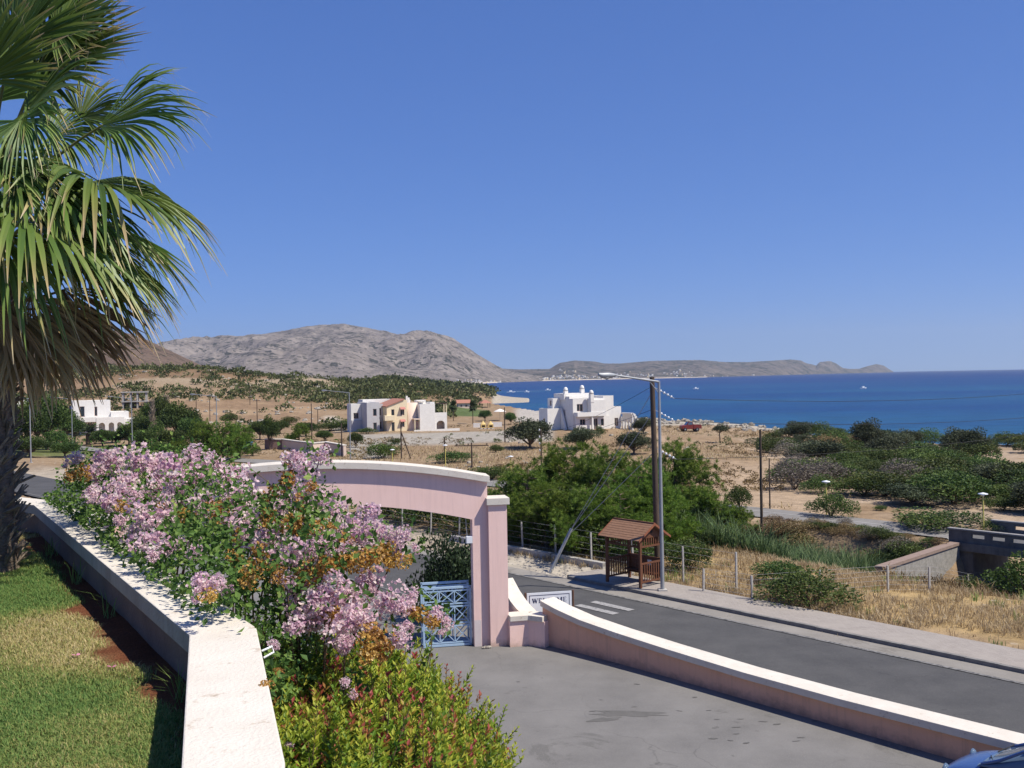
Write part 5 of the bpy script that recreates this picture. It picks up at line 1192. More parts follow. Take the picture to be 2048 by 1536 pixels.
# ------------------------------------------------------------------ houses
def panel(mb, p0, u, L, z0, z1, th, nrm, holes=(), m=0):
    """wall slab with rectangular holes; p0 foot of the outer face, u along, nrm outward"""
    p0 = Vector(p0); u = Vector(u).normalized(); nrm = Vector(nrm).normalized()
    us = sorted(set([0, L] + [h[0] for h in holes] + [h[1] for h in holes]))
    for a, b in zip(us[:-1], us[1:]):
        cuts = sorted([(h[2], h[3]) for h in holes if h[0] <= a + 1e-6 and h[1] >= b - 1e-6]); z = z0
        for c0, c1 in cuts + [(z1, z1)]:
            if c0 - z > 1e-4:
                q = [p0 + u * k + Vector((0, 0, zz)) for k, zz in ((a, z), (b, z), (b, c0), (a, c0))]; mb.prism([v - nrm * th for v in q], nrm * th, m)
            z = max(z, c1)
    return mb
class House:
    def __init__(s, name, loc, rz, label, cat='house'): s.e = empty(name, loc, rz, label, cat)
    def part(s, name, mb, mat, parent=None, **k): return mb.obj(name, mat, parent or s.e, **k)
    def block(s, name, x0, x1, y0, y1, z0, z1, mat, parapet=.0, holes=(), left=(), bevel=.03):
        """flat-roofed volume: front (y0) and left (x0) walls pierced, the rest solid"""
        mb = MB(); th = .25
        panel(mb, (x0, y0, 0), (1, 0, 0), x1 - x0, z0, z1, th, (0, -1, 0), holes)
        panel(mb, (x0, y0 + th, 0), (0, 1, 0), y1 - y0 - th, z0, z1, th, (-1, 0, 0), [(a - th, b - th, c, d) for a, b, c, d in left])
        panel(mb, (x0 + th, y1, 0), (1, 0, 0), x1 - x0 - th, z0, z1, th, (0, 1, 0)); panel(mb, (x1, y0 + th, 0), (0, 1, 0), y1 - y0 - 2 * th, z0, z1, th, (1, 0, 0))
        w_ = mb.obj(name, mat, s.e)
        mb = MB(); mb.box(x0 + .02, x1 - .02, y0 + .02, y1 - .02, z1 - parapet - .15, z1 - parapet + (.02 if not parapet else 0)); s.part('roof', mb, M['white'])
        for a, b, c, d in holes: s.window(x0 + a, x0 + b, y0 + .15, c, d, 'y')
        for a, b, c, d in left: s.window(y0 + a, y0 + b, x0 + .15, c, d, 'x')
        return w_
    def window(s, a, b, at, z0, z1, axis, frame=None, pane=None):
        fw = .09; mb = MB()
        def bx(u0, u1, w0, w1, d0, d1):
            if axis == 'y': mb.box(u0, u1, d0, d1, w0, w1)
            else: mb.box(d0, d1, u0, u1, w0, w1)
        bx(a, a + fw, z0, z1, at - .05, at + .05); bx(b - fw, b, z0, z1, at - .05, at + .05); bx(a + fw, b - fw, z1 - fw, z1, at - .05, at + .05); bx(a + fw, b - fw, z0, z0 + fw, at - .05, at + .05)
        if b - a > .9: bx((a + b) / 2 - .04, (a + b) / 2 + .04, z0 + fw, z1 - fw, at - .045, at + .045)
        f = mb.obj('window', frame or M['winframe'], s.e)
        mb = MB(); bx(a + fw, b - fw, z0 + fw, z1 - fw, at + .0, at + .012); mb.obj('pane', pane or M['glass'], f); return f
    def box(s, name, x0, x1, y0, y1, z0, z1, mat, bevel=0): mb = MB(); mb.box(x0, x1, y0, y1, z0, z1); return s.part(name, mb, mat, bevel=bevel)
M['winframe'] = surf('window_frame', (.50, .36, .32), (.58, .44, .40))
M['bluepaint'] = surf('blue_shutter', (.08, .14, .38), (.10, .17, .42))
M['dark'] = surf('dark_interior', (.015, .013, .012), (.03, .027, .025))

# white villa by the sea
b0 = G(1155, 862, 100); HR = R(25)
vl = House('white_villa', (b0.x, b0.y, b0.z - .3), HR, 'white cubic villa with three domed chimneys by the sea'); vl.e.scale = (.76, .82, .90)
vl.block('wall', -.3, 3.4, 1.3, 8.5, 0, 6.3, M['white'], .15, [(1.0, 2.6, 3.9, 5.3)], [(3.4, 3.9, 3.0, 4.2)])
vl.block('wall', .0, 8.7, .55, 1.29, 0, 2.95, M['white'], 0, [(1.0, 2.4, 1.3, 2.45), (4.6, 5.6, .35, 2.5), (6.4, 7.2, 1.0, 2.4)])
vl.block('wall', 3.42, 7.3, -.25, 4.5, 2.96, 6.0, M['white'], .0)
vl.block('wall', 7.31, 10.0, .9, 7.5, 0, 6.75, M['white'], .15)
vl.block('wall', 10.01, 12.3, 1.4, 6.5, 0, 4.6, M['white'], .15, [(.5, 1.5, .8, 2.4)])
vl.block('wall', -.6, 6.2, 4.6, 9.3, 6.05, 7.3, M['white'], .1)
vl.block('wall', -4.4, -.61, 5.5, 9.5, 0, 4.5, M['white'], .1, (), [(1.2, 2.0, 1.2, 2.6)])
vl.block('wall', -2.4, -.31, 6.6, 9.0, 4.4, 6.4, M['white'], .1, (), [(.6, 1.4, 4.9, 6.0)])
vl.box('balcony_parapet', -.1, 7.35, -.35, -.26, 2.95, 3.75, M['white']); vl.box('balcony_floor', -.1, 3.41, -.25, 1.28, 2.955, 3.05, M['white'])
vl.box('balcony_parapet', -.1, -.01, -.25, 1.28, 3.06, 3.74, M['white'])
vl.box('step_roof', 3.45, 7.25, .3, 4.4, 6.02, 6.35, M['white']); vl.box('step_roof', -.2, 3.2, 3.0, 4.58, 6.3, 6.75, M['white'])
mb = MB(); mb.prism([(-.62, 5.4, 0), (-.62, 3.2, 0), (-.62, 5.4, 4.4)], (-.5, 0, 0)); vl.part('buttress', mb, M['white'])
for cx, cy, z0, zt in ((3.75, .1, 6.0, 7.7), (1.2, 7.0, 7.3, 8.3), (6.0, 7.8, 6.7, 8.6)):
    mb = MB(); mb.box(cx - .42, cx + .42, cy - .42, cy + .42, z0 - .4, zt - .55); ch = vl.part('chimney', mb, M['white'])
    mb = MB(); mb.box(cx - .36, cx + .36, cy - .36, cy + .36, zt - .55, zt - .40); vl.part('vent', mb, M['concrete'], ch)
    mb = MB(); mb.lathe([(.50, zt - .40), (.50, zt - .28), (.44, zt - .05), (.28, zt + .15), (.001, zt + .24)], 14, c=(cx, cy, 0)); vl.part('dome', mb, M['white'], ch)
mb = MB(); panel(mb, (12.6, -2.6, 0), (0, 1, 0), 4.0, 0, 3.4, .3, (-1, 0, 0), [(.45, 1.35, 0, 2.0), (1.75, 2.65, 0, 2.0), (3.0, 3.7, 0, 2.0)])
for a, b_ in ((.45, 1.35), (1.75, 2.65), (3.0, 3.7)):
    c = (a + b_) / 2; r_ = (b_ - a) / 2; n = 10
    for i in range(n):
        t0, t1 = math.pi * i / n, math.pi * (i + 1) / n
        q = [(12.6, -2.6 + c + r_ * math.cos(t0), 2.0 + 0 * r_), (12.6, -2.6 + c + r_ * math.cos(t1), 2.0)]
        # spandrel between arch curve and the head of the opening
        za, zb = 2.0 - r_ + r_ * math.sin(t0), 2.0 - r_ + r_ * math.sin(t1)
        mb.prism([(12.601, q[0][1], za), (12.601, q[1][1], zb), (12.601, q[1][1], 2.001), (12.601, q[0][1], 2.001)], (.298, 0, 0))
vl.part('arcade', mb, M['white'])
mb = MB(); prof = [(12.6, -2.7, 3.4), (13.3, -2.7, 3.2), (13.9, -2.7, 2.5), (14.3, -2.7, 1.4), (14.9, -2.7, 0), (12.9, -2.7, 0), (12.9, -2.7, 3.0)]
mb.prism([prof[0], prof[1], prof[2], prof[3], prof[4], (14.3, -2.7, 0), (13.6, -2.7, 1.7), (12.9, -2.7, 3.0)], (0, .5, 0)); vl.part('curved_buttress', mb, M['white'])
vl.box('porch_column', 3.6, 3.95, -.25, .1, 0, 2.95, M['white']); vl.box('terrace', -.4, 7.4, -2.0, .54, -.5, .25, M['terracotta'])
vl.box('porch_roof', 12.31, 12.59, -2.6, 1.39, 3.1, 3.4, M['white'])

# cream, grey and white apartment house
b0 = G(737, 866, 100)
ah = House('apartment_house', (b0.x, b0.y, b0.z - .35), R(24), 'two storey apartment house in grey, cream and white with red awnings'); ah.e.scale = (.80, .85, .88)
ah.block('wall', 0, 3.1, 1.0, 9, 0, 6.9, M['greyhouse'], .1, [(1.5, 2.4, .9, 2.5), (1.5, 2.4, 3.9, 5.5)])
ah.block('wall', 3.11, 4.6, 3.0, 9, 0, 6.5, M['greyhouse'], .1, [(.3, 1.1, .9, 2.6), (.3, 1.1, 3.9, 5.6)])
ah.block('wall', 1.4, 9.0, 9.01, 13, 0, 7.4, M['white'], .15)
ah.block('wall', -2.6, -.01, 5.5, 9, 0, 6.6, M['white'], .1, [(.6, 1.9, 3.3, 4.6)]); ah.box('side_pier', -2.6, -.02, 5.1, 5.49, 0, 3.0, M['greyhouse'])
wn_ = [(1.1, 1.9, .25, 2.5), (1.1, 1.9, 3.75, 5.3), (3.4, 4.4, 1.3, 2.5), (3.4, 4.4, 3.9, 5.2)]
ah.block('wall', 4.61, 9.7, 0, 8.5, 0, 5.6, M['cream'], 0, wn_)
mb = MB(); mb.prism([(4.61, .0, 5.6), (9.7, 0, 5.6), (9.7, 0, 7.25), (9.0, 0, 7.35), (4.61, 0, 5.9)], (0, 8.5, 0)); ah.part('gable', mb, M['cream'])
mb = MB(); mb.prism([(4.3, -.25, 5.85), (9.0, -.25, 7.38), (9.0, -.25, 7.56), (4.3, -.25, 6.03)], (0, 9.0, 0)); ah.part('roof_tiles', mb, M['terracotta'])
ah.box('balcony', 3.7, 6.2, -1.2, -.01, 2.9, 4.0, M['cream'], bevel=.02)
for z in (2.65, 5.35):
    mb = MB(); mb.prism([(7.85, -.02, z + .35), (9.15, -.02, z + .35), (9.15, -.75, z - .1), (7.85, -.75, z - .1)], (0, 0, .05)); ah.part('awning', mb, surf('faded_red_awning', (.40, .16, .14), (.48, .21, .18)))
mb = MB(); mb.lathe([(1.75, 0), (1.75, 6.6), (1.6, 6.6)], 28, c=(11.2, 1.9, 0)); mb.add([(11.2 + 1.75 * math.cos(i * .2244), 1.9 + 1.75 * math.sin(i * .2244), 6.59) for i in range(28)], [tuple(range(28))]); ah.part('stair_tower', mb, M['peach'])
ah.block('wall', 12.5, 16.4, -1.2, 5.5, 0, 6.3, M['white'], .1)
ah.box('link_wall', 9.71, 12.49, 2.2, 6, 0, 6.4, M['peach']); ah.box('porch_slab', 10.9, 12.49, -1.6, .1, 2.9, 3.15, M['peach']); ah.box('porch_post', 11.0, 11.22, -1.55, -1.3, 0, 2.9, M['cream']); ah.box('porch_door', 11.9, 12.49, .0, .12, 0, 2.6, M['winframe'])
# right terrace with arch
mb = MB(); panel(mb, (16.41, -.8, 0), (1, 0, 0), 3.2, 0, 3.4, .3, (0, -1, 0), [(.5, 2.6, .3, 2.5)])
c, r_, n = 16.41 + 1.55, 1.05, 12
for i in range(n):
    t0, t1 = math.pi * i / n, math.pi * (i + 1) / n; za, zb = 2.5 - r_ * .8 + r_ * .8 * math.sin(t0), 2.5 - r_ * .8 + r_ * .8 * math.sin(t1)
    mb.prism([(c + r_ * math.cos(t0), -.799, za), (c + r_ * math.cos(t1), -.799, zb), (c + r_ * math.cos(t1), -.799, 2.501), (c + r_ * math.cos(t0), -.799, 2.501)], (0, .297, 0))
ah.part('arch_wall', mb, M['white']); ah.box('loggia_back', 16.42, 19.3, 1.0, 1.2, 0, 3.3, M['peach']); ah.box('terrace_floor', 16.41, 19.7, -.49, 4.5, 3.2, 3.39, M['white']); ah.box('side_wall', 19.3, 19.6, -.49, 4.5, 0, 3.19, M['white'])
ah.box('parapet', 16.41, 19.62, -.81, -.62, 3.4, 4.3, M['white']); ah.block('wall', 16.41, 17.6, 2.2, 5.4, 3.4, 6.6, M['white'], .1)
for x_ in (18.9, 19.5): ah.box('pergola_post', x_ - .1, x_ + .1, -.8, -.6, 4.3, 6.2, M['cream'])
mb = MB()
for i in range(6): mb.bar((17.9 + i * .36, -1.0, 6.28), (17.9 + i * .36, 3.0, 6.28), .08, .14)
mb.bar((17.7, -.7, 6.2), (20.0, -.7, 6.2), .1, .12); ah.part('pergola', mb, M['polewood'])
ah.box('chimney', 10.9, 11.3, 4.0, 4.4, 6.3, 8.1, M['white']); ah.box('chimney', 11.6, 12.0, 4.6, 5.0, 6.3, 7.7, M['white']); ah.box('parapet', 9.7, 12.4, 5.2, 5.4, 6.4, 7.2, M['white'])
mb = MB(); mb.lathe([(.001, 0), (.5, .08), (.95, .35), (1.0, .42)], 16, c=(14.2, 2.5, 6.5)); mb.box(13.2, 15.6, 3.0, 4.6, 6.2, 7.1); ah.part('roof_tanks', mb, M['white'])
ah.box('front_wall', 10.2, 19.4, -3.4, -3.1, -.4, .75, M['white']); ah.box('front_wall', 19.41, 22.0, -3.0, -2.7, -.4, .75, M['white'])

# white villa on the left with arches and blue shutters
b0 = G(163, 872, 100)
lv = House('garden_villa', (b0.x, b0.y, b0.z - .2), R(26), 'white villa with arched porch and blue window among garden trees'); lv.e.scale = (1.15, 1.1, 1.15)
s_ = 1.0
lv.block('wall', -1.2, 5.0, 2.5, 8.5, 2.9, 6.3, M['white'], .2, [(1.1, 1.9, 3.4, 5.3), (3.5, 4.0, 3.5, 5.2)], [(3.6, 4.9, 3.8, 5.2)])
lv.block('wall', 0, 7.0, .9, 8.4, 0, 2.89, M['white'], .0, [(1.0, 2.0, .2, 2.2)])
lv.block('wall', 5.01, 8.0, 2.0, 8.2, 2.9, 4.2, M['white'], .2); lv.block('wall', 7.01, 11.4, .5, 7.5, -.2, 2.9, M['white'], .2, [(.7, 1.2, .7, 2.0), (1.7, 3.4, .4, 2.1)])
lv.box('parapet', -.3, 5.2, -.9, -.7, 2.6, 3.4, M['white']); lv.box('balcony_floor', -.3, 6.9, -.69, .89, 2.6, 2.88, M['white'])
mb = MB(); panel(mb, (2.4, -1.0, 0), (1, 0, 0), 4.6, 0, 3.3, .3, (0, -1, 0), [(.4, 1.4, 0, 2.4), (2.0, 2.9, 0, 2.4), (3.4, 4.2, 0, 2.4)])
for a, b_ in ((.4, 1.4), (2.0, 2.9), (3.4, 4.2)):
    c, r_, n = 2.4 + (a + b_) / 2, (b_ - a) / 2, 10
    for i in range(n):
        t0, t1 = math.pi * i / n, math.pi * (i + 1) / n; za, zb = 2.4 - r_ + r_ * math.sin(t0), 2.4 - r_ + r_ * math.sin(t1)
        mb.prism([(c + r_ * math.cos(t0), -.999, za), (c + r_ * math.cos(t1), -.999, zb), (c + r_ * math.cos(t1), -.999, 2.401), (c + r_ * math.cos(t0), -.999, 2.401)], (0, .297, 0))
lv.part('arcade', mb, M['white']); lv.box('porch_roof', 2.4, 7.0, -.69, .88, 2.45, 2.59, M['white'])
mb = MB(); mb.box(-1.62, -1.24, 6.0, 6.6, 3.7, 5.3); lv.part('shutter', mb, M['bluepaint'])
lv.box('garden_wall', 6.0, 12.0, -1.6, -1.4, -.3, .55, M['white'])
wb = G(30, 850, 100); wv = House('white_house', (wb.x, wb.y, wb.z - .2), R(20), 'tall white house half hidden by the palm fronds')
wv.block('wall', -3, 5.0, 0, 8, 0, 6.6, M['white'], .2, [(1.5, 2.6, 3.6, 5.2)], [(2, 3, 3.6, 5)]); wv.block('wall', 1.0, 5.6, -2.0, -.01, 0, 3.2, M['white'], .1, [(1, 2.2, .6, 2.4)])

# unfinished concrete frame
b0 = G(246, 818, 150); uf = empty('unfinished_house', (b0.x, b0.y, b0.z - .3), R(18), 'unfinished grey concrete frame house on the slope behind the villa', 'building'); kk = b0.y / F
W_ = 44 * kk; Hh = 34 * kk; cm = surf('raw_concrete', (.30, .285, .265), (.42, .40, .37), scale=1)
for i, x_ in enumerate((0, .33, .62, 1)):
    for j in (0, 1):
        mb = MB(); mb.box(x_ * W_ - .22, x_ * W_ + .22, j * 5 - .22, j * 5 + .22, 0, Hh); mb.obj('column', cm, uf)
for z in (Hh * .45, Hh): mb = MB(); mb.box(-.5, W_ + .5, -.5, 5.6, z, z + .28); mb.obj('floor_slab', cm, uf)
mb = MB(); mb.box(.2, W_ * .6, 4.9, 5.1, 0, Hh * .45); mb.obj('block_wall', surf('red_brick_infill', (.30, .2, .15), (.38, .26, .2)), uf)

# small buildings towards the beach
def hut(name, px, base, wpx, hpx, mat, label, roof=None, rz=.3, D0=100, depth=.8, gable=False, holes=True):
    g = G(px, base, D0); k = g.y / F; w_, h_ = wpx * k, hpx * k
    h = House(name, (g.x, g.y, g.z - .2), rz, label, 'building')
    hl = [(w_ * .2, w_ * .35, h_ * .3, h_ * .75), (w_ * .6, w_ * .8, h_ * .3, h_ * .75)] if holes else []
    h.block('wall', -w_ / 2, w_ / 2, 0, w_ * depth, 0, h_, mat, 0, hl)
    if gable:
        mb = MB(); mb.prism([(-w_ / 2 - .4, -.4, h_), (-w_ / 2 - .4, w_ * depth + .4, h_), (-w_ / 2 - .4, w_ * depth / 2, h_ + w_ * depth * .35)], (w_ + .8, 0, 0)); h.part('pitched_roof', mb, roof or M['terracotta'])
    return h
hut('stone_house', 928, 816, 24, 11, M['peach'], 'low stone house with shallow tiled roof by the watered lawn', None, .2, gable=True)
hut('beach_store', 942, 816, 9, 10, M['white'], 'small white store beside the stone house', None, .2)
hut('hilltop_house', 822, 776, 22, 10, M['cream'], 'cream house on the scrubby hill, roof of two levels', None, .2, 250)
b0 = G(970, 815, 120); kk = b0.y / F; pv = empty('beach_pavilion', b0, .2, 'open beach pavilion with reddish pitched roof by the bay', 'pavilion')
for sx in (-1, 1):
    for sy in (-1, 1): mb = MB(); mb.box(sx * 8 * kk - .1, sx * 8 * kk + .1, sy * 2 - .1, sy * 2 + .1, 0, 9 * kk); mb.obj('post', M['polewood'], pv)
mb = MB(); a, hh = 11 * kk, 9 * kk; mb.add([(-a, -3, hh), (a, -3, hh), (a, 3, hh), (-a, 3, hh), (-a * .2, 0, hh + 6 * kk), (a * .2, 0, hh + 6 * kk)], [(0, 1, 5, 4), (1, 2, 5), (2, 3, 4, 5), (3, 0, 4), (3, 2, 1, 0)]); mb.obj('roof', M['terracotta'], pv)
ov_m = surf('ochre_oven_render', (.66, .48, .19), (.72, .55, .25))
for px, lab in ((967, 'ochre outdoor oven with pointed chimney, the one nearer the apartment house'), (982, 'ochre outdoor oven with chimney, the one nearer the tall black pole')):
    b0 = G(px, 858, 100); kk = b0.y / F; ov = empty('outdoor_oven', b0, .15, lab, 'oven', 'outdoor ovens')
    mb = MB(); w_ = 5.2 * kk; h_ = 9.5 * kk
    panel(mb, (-w_, 0, 0), (1, 0, 0), 2 * w_, 2 * kk, h_, .3, (0, -1, 0), [(w_ * .35, w_ * 1.65, 3.5 * kk, 7.5 * kk)]); mb.box(-w_, w_, .3, 1.2, 2 * kk, h_)
    mb.obj('body', ov_m, ov); mb = MB(); mb.lathe([(w_ * .98, h_), (w_ * .85, h_ + 1.5 * kk), (w_ * .5, h_ + 3 * kk), (w_ * .28, h_ + 4 * kk), (w_ * .28, h_ + 6 * kk), (.001, h_ + 6.4 * kk)], 12, c=(0, .6, 0)); mb.v = [(x, y * .6 + .25, z) for x, y, z in mb.v]; mb.obj('hood', ov_m, ov)
    mb = MB(); mb.box(-w_ * .65, w_ * .65, .28, .295, 3.5 * kk, 7.5 * kk); mb.obj('firebox', M['dark'], ov)
    for x_ in (-.7, .7): mb = MB(); mb.box(x_ * w_ - .25, x_ * w_ + .25, .02, 1.1, -.3, 2 * kk - .01); mb.obj('leg', M['white'], ov)
b0 = G(974, 856, 100); kk = b0.y / F; ow = empty('oven_yard_wall', b0 + Vector((0, 2.2, 0)), .1, 'low white yard wall behind the ochre ovens', 'wall')
mb = MB(); mb.box(-28 * kk, -9 * kk, 0, .3, -.5, 9 * kk); mb.obj('wall_section', M['white'], ow); mb = MB(); mb.box(10 * kk, 30 * kk, 0, .3, -.5, 10 * kk); mb.obj('wall_section', M['white'], ow)
b0 = G(1000, 842, 100); um = empty('sunshade', b0, 0, 'white beach sunshade behind the ovens', 'umbrella'); mb = MB(); mb.tube([(0, 0, 0), (0, 0, 2.4)], .04, 6); mb.obj('pole', M['galv'], um); mb = MB(); mb.lathe([(1.5, 2.2), (.7, 2.6), (.001, 2.85)], 8, smooth=False); mb.obj('canopy', M['white'], um)

# boundary wall at the junction
b0 = G(530, 900, 60); pts = [G(530, 899, 60), G(566, 899, 60), G(598, 904, 60), G(628, 908, 60), G(652, 906, 60), G(690, 914, 60)]
bwall = empty('junction_wall', (0, 0, 0), 0, 'curved cream boundary wall with brown end panel at the road junction', 'wall')
pp = [(p.x, p.y) for p in pts]; zz = [p.z - .3 for p in pts]
wall_run(MB(), pp[:2], .4, zz[:2], [z + 1.75 for z in zz[:2]]).obj('brown_panel', surf('brown_cladding', (.20, .13, .11), (.27, .18, .15)), bwall)
wall_run(MB(), pp[1:], .38, zz[1:], [z + 1.7 for z in zz[1:]]).obj('wall_body', M['peach'], bwall)
wall_run(MB(), pp, .55, [z + 1.76 for z in zz], [z + 1.9 for z in zz]).obj('coping', M['cap'], bwall)
# far red-roofed houses under the brown hill
for i, px in enumerate((205, 225, 243, 262, 285, 297)):
    D = 980; c = PD(px, 752, D); h = House('hill_house', (c.x, D, c.z - 6), .2, 'tiny pale house with red roof far below the brown hill', 'house'); h.e['group'] = 'far houses under the brown hill'
    h.block('wall', -4, 4, 0, 7, 0, 8.0, M['white']); mb = MB(); mb.prism([(-4.5, -.5, 8.0), (-4.5, 7.5, 8.0), (-4.5, 3.5, 10.0)], (9, 0, 0)); h.part('pitched_roof', mb, M['terracotta'] if i < 4 else M['white'])
# ------------------------------------------------------------------ village across the bay
rv = random.Random(31); vm = [None] * 4
for i in range(4):
    mb = MB(); w_ = rv.uniform(.8, 1.2); mb.box(-w_, w_, -.8, .8, -.6, 1.0); mb.box(-w_ * .4, w_ * .9, -.6, .8, 1.0, 1.6); mb.box(-w_ * .6, -w_ * .25, -.83, -.80, .1, .6, 1); mb.box(w_ * .2, w_ * .6, -.83, -.80, .1, .6, 1)
    vm[i] = mb.mesh('village_house', [M['white'] if i % 4 else M['cream'], M['dark']])
cl = [(1012, .045, 9, 14), (1030, .06, 16, 20), (1062, .07, 22, 36), (1085, .06, 14, 20), (1115, .07, 16, 20), (1140, .10, 14, 12), (1165, .08, 14, 14), (1195, .07, 12, 10), (1243, .17, 10, 8), (1262, .10, 8, 8), (1355, .13, 14, 16), (1375, .06, 10, 8), (1300, .08, 14, 7), (1230, .06, 14, 8), (1450, .05, 30, 6), (1140, .30, 30, 8)]
n_ = 0
for cx, q, sp_, cnt in cl:
    for i in range(cnt):
        px = rv.gauss(cx, sp_); qq = max(.012, rv.gauss(q, q * .35)); p = zf_far(px, qq)
        o = inst('village_house', vm[rv.randrange(4)], None, p + Vector((rv.uniform(-9, 9), rv.uniform(-9, 9), 2)), (0, 0, rv.uniform(-.6, .6)), [(k_ := rv.uniform(2.6, 5.4)), k_, k_ * .62])
        tag(o, 'tiny white house of the village across the bay', 'house', 'village houses across the bay'); n_ += 1
for i in range(38):
    px = rv.uniform(890, 1005); p = zf_mtn(px, rv.choice((.01, .022, .03, .05))); o = inst('village_house', vm[rv.randrange(4)], None, p + Vector((rv.uniform(-9, 9), 0, 2)), (0, 0, rv.uniform(-.6, .6)), [(k_ := rv.uniform(2.0, 3.6)), k_, k_ * .62])
    tag(o, 'tiny white house at the foot of the bare mountain', 'house', 'houses at the mountain foot')

# pale beach along the far bay
for nm, zf, pxs in (('bay_beach', zf_mtn, np.arange(868, 1000, 6)), ('far_beach', zf_far, np.arange(995, 1420, 10))):
    V = []
    for px in pxs:
        p = zf(px, 0.0); d = p.y; V += [(p.x * .985, p.y * .985, SEA + .15), (p.x * 1.012, p.y * 1.012, SEA + 3.5)]
    n = len(pxs); Fq = np.array([(2 * i, 2 * i + 2, 2 * i + 3, 2 * i + 1) for i in range(n - 1)])
    tag(inst(nm, npmesh(nm, np.array(V), Fq, surf(nm + '_sand', (.48, .40, .31), (.56, .48, .38), scale=.02))), kind='structure')

# ------------------------------------------------------------------ boats
def boat(px, py, L, lab, wake=False):
    c = P(px, py, SEA); e = empty('motor_boat', c, .2, lab, 'boat', 'boats on the bay')
    mb = MB(); mb.add([(-L, -.8, .2), (L * .5, -1, .2), (L * 1.2, 0, .5), (L * .5, 1, .2), (-L, .8, .2), (-L, -1, 1.1), (L * .5, -1.3, 1.2), (L * 1.4, 0, 1.6), (L * .5, 1.3, 1.2), (-L, 1, 1.1)], [(0, 1, 6, 5), (1, 2, 7, 6), (2, 3, 8, 7), (3, 4, 9, 8), (4, 0, 5, 9), (5, 6, 7, 8, 9)]); mb.obj('hull', M['signwhite'], e)
    mb = MB(); mb.box(-L * .3, L * .4, -.7, .7, 1.1, 2.4); mb.obj('cabin', M['signwhite'], e)
    if wake:
        mb = MB(); mb.add([(-L, -.8, .1), (-L * 12, -4, .06), (-L * 12, 4, .06), (-L, .8, .1)], [(3, 2, 1, 0)]); mb.obj('wake', surf('white_foam', (.35, .45, .55), (.75, .8, .85), scale=.4), e)
boat(1021, 785.5, 4.0, 'small white boat off the spit, the one nearer the shore'); boat(1053, 785.5, 2.2, 'tiny white boat between the spit and the speeding boat')
e_ = boat(1095, 781.5, 3.0, 'white speedboat with a foaming wake left of the villa chimneys', True)
boat(1391, 779.0, 2.6, 'tiny white boat right of the wooden pole top'); boat(1726, 778.0, 2.6, 'tiny white boat far out over the dune thicket')

# ------------------------------------------------------------------ power poles
def pole(px, top, base, lab, cross=0, brace=0, D0=40, r=.11, ins=0, mat=None, name='utility_pole'):
    g = G(px, base, D0); h = (base - top) / F * g.y; e = empty(name, g, 0, lab, 'pole', 'wooden power poles')
    mb = MB(); mb.tube([(0, 0, -.4), (0, 0, h * .5), (0, 0, h)], [r, r * .9, r * .72], 8); mb.obj('shaft', mat or M['polewood'], e)
    if cross:
        mb = MB(); mb.bar((-cross, .1, h - .35), (cross, -.1, h - .35), .1); mb.obj('crossarm', M['polewood'], e)
        for s in (-.9, -.2, .9):
            mb = MB(); mb.lathe([(.02, 0), (.07, .04), (.05, .12), (.07, .16), (.001, .24)], 8, c=(s * cross, 0, h - .3)); mb.obj('insulator', M['signwhite'] if cross < 1 else M['black'], e)
    if brace: mb = MB(); mb.tube([(0, 0, h * .78), (brace, -.3, -.2)], [r * .8, r * .8], 7); mb.obj('brace', M['polewood'], e)
    for i in range(ins): mb = MB(); mb.lathe([(.02, 0), (.09, .05), (.06, .14), (.09, .18), (.001, .26)], 8, c=(-.16, -.05, h - .25 - i * .75)); mb.obj('insulator', M['signwhite'], e)
    return e, h
for a in [(393, 777, 838, 'dark wooden pole on the bare slope left of the pine lamp', .0, 0), (420, 797, 842, 'thin wooden pole just right of the street lamp arm on the slope', 0, 0), (500, 776, 811, 'wooden pole high on the scrubby hill', 0, 0), (515, 798, 868, 'wooden pole with small crossarm left of the young trees', .7, 0),
          (624, 807, 886, 'wooden pole standing above the cream junction wall', 0, 0), (636, 820, 854, 'short wooden pole by the pale track', 0, 0), (684, 846, 913, 'thin dark pole at the end of the junction wall', 0, 0), (803, 848, 918, 'braced wooden pole in front of the apartment house', 0, 1.3), (890, 875, 928, 'short wooden pole right of the braced one', 0, 0),
          (944, 885, 936, 'wooden pole with wide dark crossarm behind the arch', 1.9, 0), (1010, 815, 885, 'tall black pole right of the ochre ovens', 0, 0), (1083, 858, 933, 'slim pole with white insulators before the round olive', 0, 0), (1524, 860, 1077, 'dark wooden pole standing beside the far road', 0, 0), (1540, 917, 1020, 'thin rusty pole on the sand beyond the far road', 0, 0)]:
    pole(a[0], a[1], a[2], a[3], a[4], a[5], r=.10 if a[0] != 1540 else .06, ins=4 if a[0] == 1083 else 0)
